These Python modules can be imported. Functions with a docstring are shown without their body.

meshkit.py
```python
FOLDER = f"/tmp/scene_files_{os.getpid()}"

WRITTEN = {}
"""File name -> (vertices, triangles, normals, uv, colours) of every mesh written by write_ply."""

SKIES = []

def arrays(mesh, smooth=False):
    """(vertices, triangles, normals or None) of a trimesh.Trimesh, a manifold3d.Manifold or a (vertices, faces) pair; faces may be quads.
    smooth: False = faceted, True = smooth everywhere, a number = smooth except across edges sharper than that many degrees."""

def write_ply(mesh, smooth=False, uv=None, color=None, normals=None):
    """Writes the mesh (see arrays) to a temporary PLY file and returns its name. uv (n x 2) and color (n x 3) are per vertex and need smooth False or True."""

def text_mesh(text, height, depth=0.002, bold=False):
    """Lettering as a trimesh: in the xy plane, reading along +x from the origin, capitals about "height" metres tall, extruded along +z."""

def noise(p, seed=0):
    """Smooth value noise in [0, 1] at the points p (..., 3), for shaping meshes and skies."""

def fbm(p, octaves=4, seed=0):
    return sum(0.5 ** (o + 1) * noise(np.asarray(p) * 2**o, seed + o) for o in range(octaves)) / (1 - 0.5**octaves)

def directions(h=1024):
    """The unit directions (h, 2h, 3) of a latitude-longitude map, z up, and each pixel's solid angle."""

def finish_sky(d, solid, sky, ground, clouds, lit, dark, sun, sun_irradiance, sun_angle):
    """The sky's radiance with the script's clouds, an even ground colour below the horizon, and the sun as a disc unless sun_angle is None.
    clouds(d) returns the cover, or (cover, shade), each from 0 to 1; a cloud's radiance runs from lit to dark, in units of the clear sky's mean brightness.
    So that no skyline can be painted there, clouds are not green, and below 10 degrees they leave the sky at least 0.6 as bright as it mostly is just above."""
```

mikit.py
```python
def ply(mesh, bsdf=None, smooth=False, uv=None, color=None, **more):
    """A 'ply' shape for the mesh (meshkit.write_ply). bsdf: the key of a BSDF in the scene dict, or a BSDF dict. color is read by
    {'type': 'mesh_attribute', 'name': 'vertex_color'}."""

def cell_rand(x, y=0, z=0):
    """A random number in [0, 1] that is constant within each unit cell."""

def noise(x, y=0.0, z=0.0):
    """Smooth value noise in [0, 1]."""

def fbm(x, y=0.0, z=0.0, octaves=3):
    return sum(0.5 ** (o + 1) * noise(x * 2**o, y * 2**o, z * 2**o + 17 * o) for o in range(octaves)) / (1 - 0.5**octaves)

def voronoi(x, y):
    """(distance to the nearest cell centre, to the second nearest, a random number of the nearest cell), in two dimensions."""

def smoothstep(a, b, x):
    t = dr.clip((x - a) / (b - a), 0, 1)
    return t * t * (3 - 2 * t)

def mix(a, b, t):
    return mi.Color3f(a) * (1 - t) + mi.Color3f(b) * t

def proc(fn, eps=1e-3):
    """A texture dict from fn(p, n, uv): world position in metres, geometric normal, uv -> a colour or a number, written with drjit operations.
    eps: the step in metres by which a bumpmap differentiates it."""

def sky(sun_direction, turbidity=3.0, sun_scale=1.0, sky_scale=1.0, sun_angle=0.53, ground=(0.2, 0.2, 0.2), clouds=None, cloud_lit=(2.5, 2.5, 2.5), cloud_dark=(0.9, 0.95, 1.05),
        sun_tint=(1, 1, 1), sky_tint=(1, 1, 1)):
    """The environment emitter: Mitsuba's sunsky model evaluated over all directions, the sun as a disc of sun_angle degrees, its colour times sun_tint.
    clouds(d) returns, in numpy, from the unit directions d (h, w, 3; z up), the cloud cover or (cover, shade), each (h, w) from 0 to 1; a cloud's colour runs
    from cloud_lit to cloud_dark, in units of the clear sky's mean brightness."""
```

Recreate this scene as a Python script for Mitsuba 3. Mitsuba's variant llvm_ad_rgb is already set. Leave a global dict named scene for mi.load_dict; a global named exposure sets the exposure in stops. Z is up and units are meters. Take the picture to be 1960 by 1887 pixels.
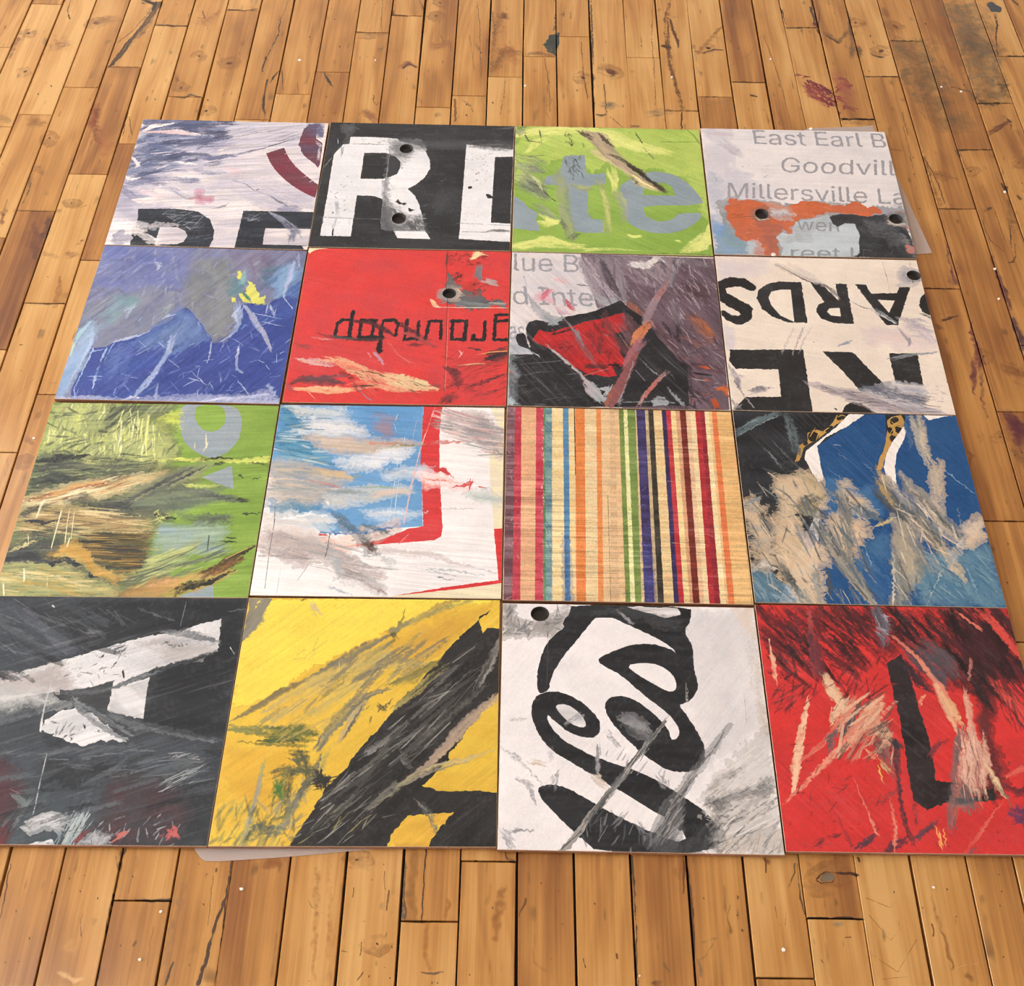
import math, random
import numpy as np, trimesh, shapely
import drjit as dr, mitsuba as mi, mikit, meshkit
from shapely.geometry import Polygon, Point

T = mi.ScalarTransform4f
scene, labels = {}, {}

# ---------------------------------------------------------------- camera, light, exposure
EYE, FWD, UP = (0.022894, -1.051376, 1.240439), (0.009355, 0.583840, -0.811815), (-0.014751, 0.811843, 0.583690)
scene['camera'] = {'type': 'perspective', 'fov': 46.36412, 'fov_axis': 'x', 'near_clip': 0.05, 'far_clip': 60.0,
                   'principal_point_offset_x': -0.021329, 'principal_point_offset_y': -0.013355,
                   'to_world': T().look_at(EYE, [a + b for a, b in zip(EYE, FWD)], UP)}
exposure = -0.36
DAYLIGHT = (23.0, 25.4, 28.2)        # radiance of the window panes (bright overcast sky behind)
LAMP = (42.0, 40.0, 37.0)            # radiance of the ceiling tubes
def grey(v): return {'type': 'rgb', 'value': v}
def lin(h):
    """sRGB hex -> linear reflectance"""
    c = [int(h[i:i + 2], 16) / 255 for i in (0, 2, 4)]
    return [x / 12.92 if x < .04045 else ((x + .055) / 1.055) ** 2.4 for x in c]
def ink_lin(h):
    """printed colour: slightly greyer than pure paint, less the sheen of the varnish"""
    c = [int(h[i:i + 2], 16) for i in (0, 2, 4)]
    m = .3 * c[0] + .55 * c[1] + .15 * c[2]
    return [max(.003, x - .006) for x in lin(''.join('%02x' % round(v + .11 * (m - v)) for v in c))]
def twosided(d): return {'type': 'twosided', 'bsdf': d}
scene['daylight'] = {'type': 'constant', 'radiance': grey([0.25, 0.27, 0.3])}

# ---------------------------------------------------------------- materials
def matte(c, r=0.6, **k): return twosided({'type': 'principled', 'base_color': grey(c), 'roughness': r, **k})
scene['wall_paint'] = matte([0.72, 0.71, 0.68], 0.7)
scene['ceiling_paint'] = matte([0.8, 0.79, 0.77], 0.8)
scene['window_paint'] = matte([0.75, 0.75, 0.74], 0.4)
scene['lamp_metal'] = matte([0.75, 0.75, 0.75], 0.35)
scene['subfloor_wood'] = matte([0.035, 0.022, 0.013], 0.8)

def thing(key, label, cat, group=None):
    labels[key] = {'label': label, 'category': cat, **({'group': group} if group else {})}
    return key
def struct(key): labels[key] = {'kind': 'structure'}; return key
def part(key, mesh, mat, **k):
    base, n = key, 0
    while key in scene: n += 1; key = f'{base}_{n:03d}'
    scene[key] = mikit.ply(mesh, mat, **k)
    return key
def box(x0, x1, y0, y1, z0, z1):
    m = trimesh.creation.box([x1 - x0, y1 - y0, z1 - z0]); m.apply_translation([(x0 + x1) / 2, (y0 + y1) / 2, (z0 + z1) / 2]); return m
def join(*m): return trimesh.util.concatenate(list(m))

# ---------------------------------------------------------------- the room round the floor
X0, X1, Y0, Y1, ZC = -5.4, 4.6, -4.2, 5.2, 3.05
part(struct('floor'), box(X0, X1, Y0, Y1, -0.06, -0.012), 'subfloor_wood')
part(struct('ceiling'), box(X0 - .15, X1 + .15, Y0 - .15, Y1 + .15, ZC, ZC + .12), 'ceiling_paint')
part(struct('wall_far'), box(X0 - .15, X1 + .15, Y1, Y1 + .15, -0.06, ZC), 'wall_paint')
part(struct('wall_near'), box(X0 - .15, X1 + .15, Y0 - .15, Y0, -0.06, ZC), 'wall_paint')
part(struct('wall_right'), box(X1, X1 + .15, Y0, Y1, -0.06, ZC), 'wall_paint')
WIN = [(-2.9, -1.5), (-0.7, 0.7), (1.5, 2.9)]
cuts = [Y0] + [v for w in WIN for v in w] + [Y1]
piers = [box(X0 - .15, X0, cuts[i], cuts[i + 1], -0.06, ZC) for i in range(0, len(cuts), 2)]
bands = [box(X0 - .15, X0, a, b, z0, z1) for a, b in WIN for z0, z1 in ((-0.06, .85), (2.75, ZC))]
part(struct('wall_left'), join(*piers, *bands), 'wall_paint')
for i, (a, b) in enumerate(WIN):
    w = struct(f'window_{i + 1}')
    f = [box(X0 - .11, X0 - .04, a, a + .05, .85, 2.75), box(X0 - .11, X0 - .04, b - .05, b, .85, 2.75), box(X0 - .11, X0 - .04, a, b, .85, .9), box(X0 - .11, X0 - .04, a, b, 2.7, 2.75),
         box(X0 - .1, X0 - .05, (a + b) / 2 - .02, (a + b) / 2 + .02, .9, 2.7), box(X0 - .1, X0 - .05, a, b, 1.78, 1.82)]
    part(w + '__frame', join(*f), 'window_paint')
    part(w + '__sill', box(X0 - .12, X0 + .05, a - .03, b + .03, .82, .85), 'window_paint')
    v = np.array([[X0 - .08, a, .85], [X0 - .08, b, .85], [X0 - .08, b, 2.75], [X0 - .08, a, 2.75]])
    part(w + '__pane', (v, np.array([[0, 1, 2, 3]])), 'window_paint', emitter={'type': 'area', 'radiance': grey(list(DAYLIGHT))})
    labels[w + '__pane'] = {'label': 'bright frosted pane lit by the overcast sky behind'}
LAMPS = [(-2.75, 2.12), (-2.45, 1.45), (-1.9, -0.15)]
for i, (x, y) in enumerate(LAMPS):
    k = 'ceiling__lamp' + (f'_{i:03d}' if i else '')
    scene[k] = mikit.ply(box(x - .62, x + .62, y - .05, y + .05, ZC - .05, ZC), 'lamp_metal')
    labels[k] = {'label': 'white tube lamp under the ceiling'}
    c = trimesh.creation.cylinder(.02, 1.16, sections=12); c.apply_transform(trimesh.transformations.rotation_matrix(math.pi / 2, [0, 1, 0])); c.apply_translation([x, y, ZC - .075])
    part(k + '__tube', c, 'lamp_metal', emitter={'type': 'area', 'radiance': grey(list(LAMP))})

# ---- flat print: layered paint strokes, fills and lettering, evaluated in the panel's own coordinates ----
def hash2(ix, iy, seed):
    seed = seed * 144665417 & 0xFFFFFFFF if isinstance(seed, int) else seed * 144665417
    h = mi.UInt32(mi.Int32(ix) + 40000) * 374761393 + mi.UInt32(mi.Int32(iy) + 40000) * 668265263 + seed
    h = (h ^ (h >> 13)) * 1274126177
    return mi.Float((h ^ (h >> 16)) & 0xFFFF) * (1 / 65535.0)
def vnoise(x, y, seed):
    ix, iy = dr.floor(x), dr.floor(y)
    fx, fy = x - ix, y - iy
    fx, fy = fx * fx * (3 - 2 * fx), fy * fy * (3 - 2 * fy)
    a, b = hash2(ix, iy, seed), hash2(ix + 1, iy, seed)
    c, d = hash2(ix, iy + 1, seed), hash2(ix + 1, iy + 1, seed)
    return dr.lerp(dr.lerp(a, b, fx), dr.lerp(c, d, fx), fy)
def fb(x, y, seed):
    return 0.55 * vnoise(x, y, seed) + 0.3 * vnoise(x * 2.1 + 5.2, y * 2.1, seed + 7) + 0.15 * vnoise(x * 4.3, y * 4.3 + 3.1, seed + 13)

NS, NP = 22, 12
class Paint:
    """A list of strokes and triangles with their styles, binned in a grid, painted bottom to top."""
    def __init__(self, nx, ny):
        self.nx, self.ny, self.prims, self.styles, self.boxes, self.owner, self.panels, self.pn, self.grit, self.wet, self.soften = nx, ny, [], [], [], [], None, 0, 0.5, 0.0, 1.0
    def style(self, c, c2=None, op=1.0, thr=-1.0, soft=0.12, fa=6.0, fc=60.0, ang=0.0, k=0.75, ep=4.0, w1=0.0, w2=0.0, fr=0.0, gr=1.0, va=0.0, seed=0):
        c2 = c if c2 is None else c2
        if thr > .15: thr, soft = thr - self.wet, soft * self.soften
        a = math.radians(ang)
        self.styles.append([*c, *c2, op, thr, soft, fa, fc, math.cos(a), math.sin(a), k * .72, ep, w1, w2, fr, va, float(seed if seed else len(self.styles) % 997 + 1), gr, 0])
        return len(self.styles) - 1
    def tri(self, st, a, b, c):
        area = (b[0] - a[0]) * (c[1] - a[1]) - (b[1] - a[1]) * (c[0] - a[0])
        if abs(area) < 1e-9: return
        if area < 0: b, c = c, b
        self.prims.append([*a, *b, *c, 0, 0, 0, 0, st, 0]); self.boxes.append((a, b, c)); self.owner.append(self.pn)
    def seg(self, st, a, b, wa, wb, s0, s1, tot):
        # a, b ends; half widths; arc positions of the ends and the whole length (for tapering)
        self.prims.append([*a, *b, wa, wb, s0, s1, max(tot, 1e-6), 0, st, 1])
        m = max(wa, wb)
        self.boxes.append(((a[0] - m, a[1] - m), (a[0] + m, a[1] + m), (b[0] - m, b[1] - m), (b[0] + m, b[1] + m))); self.owner.append(self.pn)
    def finish(self):
        cells = [[] for _ in range(self.nx * self.ny * (self.panels or 1))]
        for i, (p, bx, pn) in enumerate(zip(self.prims, self.boxes, self.owner)):
            s = self.styles[int(p[10])]
            m = s[15] * 0.5 + s[16] * 0.5 + s[17] * 0.5 + 0.002
            xs, ys = [q[0] for q in bx], [q[1] for q in bx]
            gx0, gx1 = int(max(0, math.floor((min(xs) - m) * self.sx))), int(min(self.nx - 1, math.floor((max(xs) + m) * self.sx)))
            gy0, gy1 = int(max(0, math.floor((min(ys) - m) * self.sy))), int(min(self.ny - 1, math.floor((max(ys) + m) * self.sy)))
            for gy in range(gy0, gy1 + 1):
                for gx in range(gx0, gx1 + 1):
                    if p[11] == 0 and gx1 > gx0 and gy1 > gy0:   # a triangle that misses the cell
                        cx, cy, hx, hy = (gx + .5) / self.sx, (gy + .5) / self.sy, .5 / self.sx + m, .5 / self.sy + m
                        out = False
                        for (ax, ay), (bx_, by_) in (((p[0], p[1]), (p[2], p[3])), ((p[2], p[3]), (p[4], p[5])), ((p[4], p[5]), (p[0], p[1]))):
                            nx_, ny_ = -(by_ - ay), bx_ - ax
                            if nx_ * (cx - ax) + ny_ * (cy - ay) + abs(nx_) * hx + abs(ny_) * hy < 0: out = True; break
                        if out: continue
                    cells[(pn * self.ny + gy) * self.nx + gx].append(i)
        off = np.zeros(len(cells) + 1, np.uint32)
        off[1:] = np.cumsum([len(c) for c in cells])
        idx = np.array([i for c in cells for i in c] or [0], np.uint32)
        self.off, self.idx = mi.UInt32(off), mi.UInt32(idx)
        self.P = mi.Float(np.array(self.prims, np.float32).ravel())
        self.S = mi.Float(np.array(self.styles, np.float32).ravel())
        dr.eval(self.off, self.idx, self.P, self.S)
        dr.make_opaque(self.off, self.idx, self.P, self.S)
        print('paint', len(self.prims), 'prims', len(self.styles), 'styles', len(idx) / len(cells), 'mean', max(map(len, cells)), 'max per cell')
    def paint(self, x, y, base):
        """base colour (three floats) at (x, y) overpainted by every layer there."""
        pn = mi.Float(0)
        if self.panels:
            pn = dr.clip(dr.floor(x), 0, self.panels - 1)
            x = x - pn
        gx, gy = dr.clip(dr.floor(x * self.sx), 0, self.nx - 1), dr.clip(dr.floor(y * self.sy), 0, self.ny - 1)
        cell = mi.UInt32((pn * self.ny + gy) * self.nx + gx)
        i0, i1 = dr.gather(mi.UInt32, self.off, cell), dr.gather(mi.UInt32, self.off, cell + 1)
        q = self.warp
        ax, ay = vnoise(x * q, y * q, 3) + .5 * vnoise(x * q * 2.3, y * q * 2.3, 5) - .75, vnoise(x * q + 31, y * q, 4) + .5 * vnoise(x * q * 2.3, y * q * 2.3 + 17, 6) - .75
        q2 = q * 6
        bx, by = vnoise(x * q2, y * q2, 8) - .5, vnoise(x * q2, y * q2, 9) - .5
        grit = (0.6 * vnoise(x * q * 7, y * q * 9, 11) + 0.4 * vnoise(x * q * 17, y * q * 19, 12) - .5) * self.grit
        P, S, idx = self.P, self.S, self.idx
        def body(i, r, g, b):
            k = dr.gather(mi.UInt32, idx, i)
            kp = k * NP
            p = [dr.gather(mi.Float, P, kp + j) for j in range(NP)]
            ks = mi.UInt32(p[10]) * NS
            s = [dr.gather(mi.Float, S, ks + j) for j in range(NS)]
            sd = mi.UInt32(s[19])
            # direction of the brush, and the comb of its bristles at the ends
            isseg = p[11] > 0.5
            dx, dy = p[2] - p[0], p[3] - p[1]
            l = dr.maximum(dr.sqrt(dx * dx + dy * dy), 1e-6)
            ux, uy = dx / l, dy / l
            du, dv = dr.select(isseg, ux, s[11]), dr.select(isseg, uy, s[12])
            wa = s[15] * dr.select(isseg, .45, 1)
            px, py = x + ax * wa + bx * s[16], y + ay * wa + by * s[16]
            comb = (vnoise((py * du - px * dv) * s[10] * 3.1, (px * du + py * dv) * s[9] * .6, sd + 3) - .5) * s[17]
            px, py = px + du * comb, py + dv * comb
            # triangle
            e0 = (p[2] - p[0]) * (py - p[1]) - (p[3] - p[1]) * (px - p[0])
            e1 = (p[4] - p[2]) * (py - p[3]) - (p[5] - p[3]) * (px - p[2])
            e2 = (p[0] - p[4]) * (py - p[5]) - (p[1] - p[5]) * (px - p[4])
            tri = (e0 >= 0) & (e1 > 0) & (e2 > 0)
            # stroke
            along = (px - p[0]) * ux + (py - p[1]) * uy
            t = dr.clip(along / l, 0, 1)
            over = along - t * l
            across = (py - p[1]) * ux - (px - p[0]) * uy
            w = dr.lerp(p[4], p[5], t)
            d = dr.sqrt(across * across + over * over) / dr.maximum(w, 1e-6)
            arc = dr.lerp(p[6], p[7], t) + over
            te = dr.clip(dr.minimum(arc + w, p[8] + w - arc) / dr.maximum(dr.minimum(3 * w, 0.5 * p[8] + w), 1e-6), 0, 1)
            edge = dr.select(isseg, (1 - dr.power(dr.minimum(d, 1), s[14])) * dr.minimum(1, te * 1.6), 1)
            inside = dr.select(isseg, d < 1, tri)
            u = dr.select(isseg, arc, px * s[11] + py * s[12])
            v = dr.select(isseg, across, py * s[11] - px * s[12])
            n = fb(u * s[9], v * s[10], sd) + grit * s[20]
            alpha = dr.clip((n + s[13] * (edge - 1) - s[7]) / s[8] * .5 + .5, 0, 1)
            alpha = dr.select(inside, alpha * alpha * (3 - 2 * alpha) * s[6], 0)
            m = dr.clip((fb(u * s[9] * .7 + 9, v * s[10] * .7, sd + 31) - .5) * 2.6 + .5, 0, 1)
            f = 1 + s[18] * (vnoise(px * 220, py * 220, 77) - .5)
            r = r + (dr.lerp(s[0], s[3], m) * f - r) * alpha
            g = g + (dr.lerp(s[1], s[4], m) * f - g) * alpha
            b = b + (dr.lerp(s[2], s[5], m) * f - b) * alpha
            return i + 1, r, g, b
        state = dr.while_loop((i0, mi.Float(base[0]), mi.Float(base[1]), mi.Float(base[2])), lambda i, r, g, b: i < i1, body)
        return mi.Color3f(state[1], state[2], state[3])

    # -- drawing: points are strings 'x,y x,y', in thousandths of a panel (or millimetres of floor)
    def pts(self, s): return [tuple(float(c) / 1000 for c in q.split(',')) for q in s.split()]
    def F(self, st, s, sm=0):
        """a filled outline; sm: rounds of corner cutting (a corner given twice stays sharp)"""
        q = self.pts(s)
        for _ in range(sm):
            q = [c for a, b in zip(q, q[1:] + q[:1]) for c in ((.75 * a[0] + .25 * b[0], .75 * a[1] + .25 * b[1]), (.25 * a[0] + .75 * b[0], .25 * a[1] + .75 * b[1]))]
        whole = shapely.make_valid(Polygon(q))
        rims = [0]
        if self.styles[st][7] > .1 and self.styles[st][8] > .25:      # thin, rubbed paint: feathered in four coats
            rims = [.012, -.002, -.016, -.032]
            self.styles[st][6] *= .5
        for rim in rims:
            p = whole.buffer(rim, 2).simplify(.002) if rim else whole
            for g in getattr(p, 'geoms', [p]):
                if g.is_empty or g.geom_type != 'Polygon': continue
                v, f = trimesh.creation.triangulate_polygon(g, engine='earcut')
                for t in f: self.tri(st, *[tuple(v[j]) for j in t])
    def L(self, st, s, w):
        """a stroke along a line; w: width, or one width for each point, in thousandths"""
        p = self.pts(s)
        ws = [x / 2000 for x in (w if isinstance(w, (list, tuple)) else [w] * len(p))]
        ws = list(np.interp(np.linspace(0, 1, len(p)), np.linspace(0, 1, len(ws)), ws))
        d = [math.dist(p[i], p[i + 1]) for i in range(len(p) - 1)]
        s0 = 0
        for i in range(len(d)):
            if d[i] > 1e-6: self.seg(st, p[i], p[i + 1], ws[i], ws[i + 1], s0, s0 + d[i], sum(d))
            s0 += d[i]
    def R(self, st, s, n, ln, w, ang, sp, seed):
        """n dabs scattered over an outline: length, width, direction and its spread in degrees"""
        p, r = Polygon(self.pts(s)).buffer(0), random.Random(seed)
        x0, y0, x1, y1 = p.bounds
        k = 0
        while k < n:
            x, y = r.uniform(x0, x1), r.uniform(y0, y1)
            if not p.contains(Point(x, y)): continue
            k += 1
            l, a, ww = ln / 1000 * r.uniform(.4, 1.3), math.radians(ang + r.gauss(0, sp)), w / 2000 * r.uniform(.5, 1.3)
            dx, dy = l / 2 * math.cos(a), l / 2 * math.sin(a)
            self.seg(st[k % len(st)] if isinstance(st, list) else st, (x - dx, y - dy), (x + dx, y + dy), ww, ww * r.uniform(.4, 1), 0, l, l)
    def W(self, st, text, s, h, bold=False):
        """lettering: s = start and end of its base line, then the head of the start; h = capital height in units of that head"""
        o, e, u = self.pts(s)
        m = meshkit.text_mesh(text, 1.0, 0.01, bold)
        v, f = np.array(m.vertices), m.faces[m.face_normals[:, 2] > .5]
        wd = v[:, 0].max()
        ex, ey = ((e[0] - o[0]) / wd, (e[1] - o[1]) / wd), ((u[0] - o[0]) * h, (u[1] - o[1]) * h)
        q = [(o[0] + a * ex[0] + b * ey[0], o[1] + a * ex[1] + b * ey[1]) for a, b in v[:, :2]]
        for t in f: self.tri(st, *[q[j] for j in t])


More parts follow.
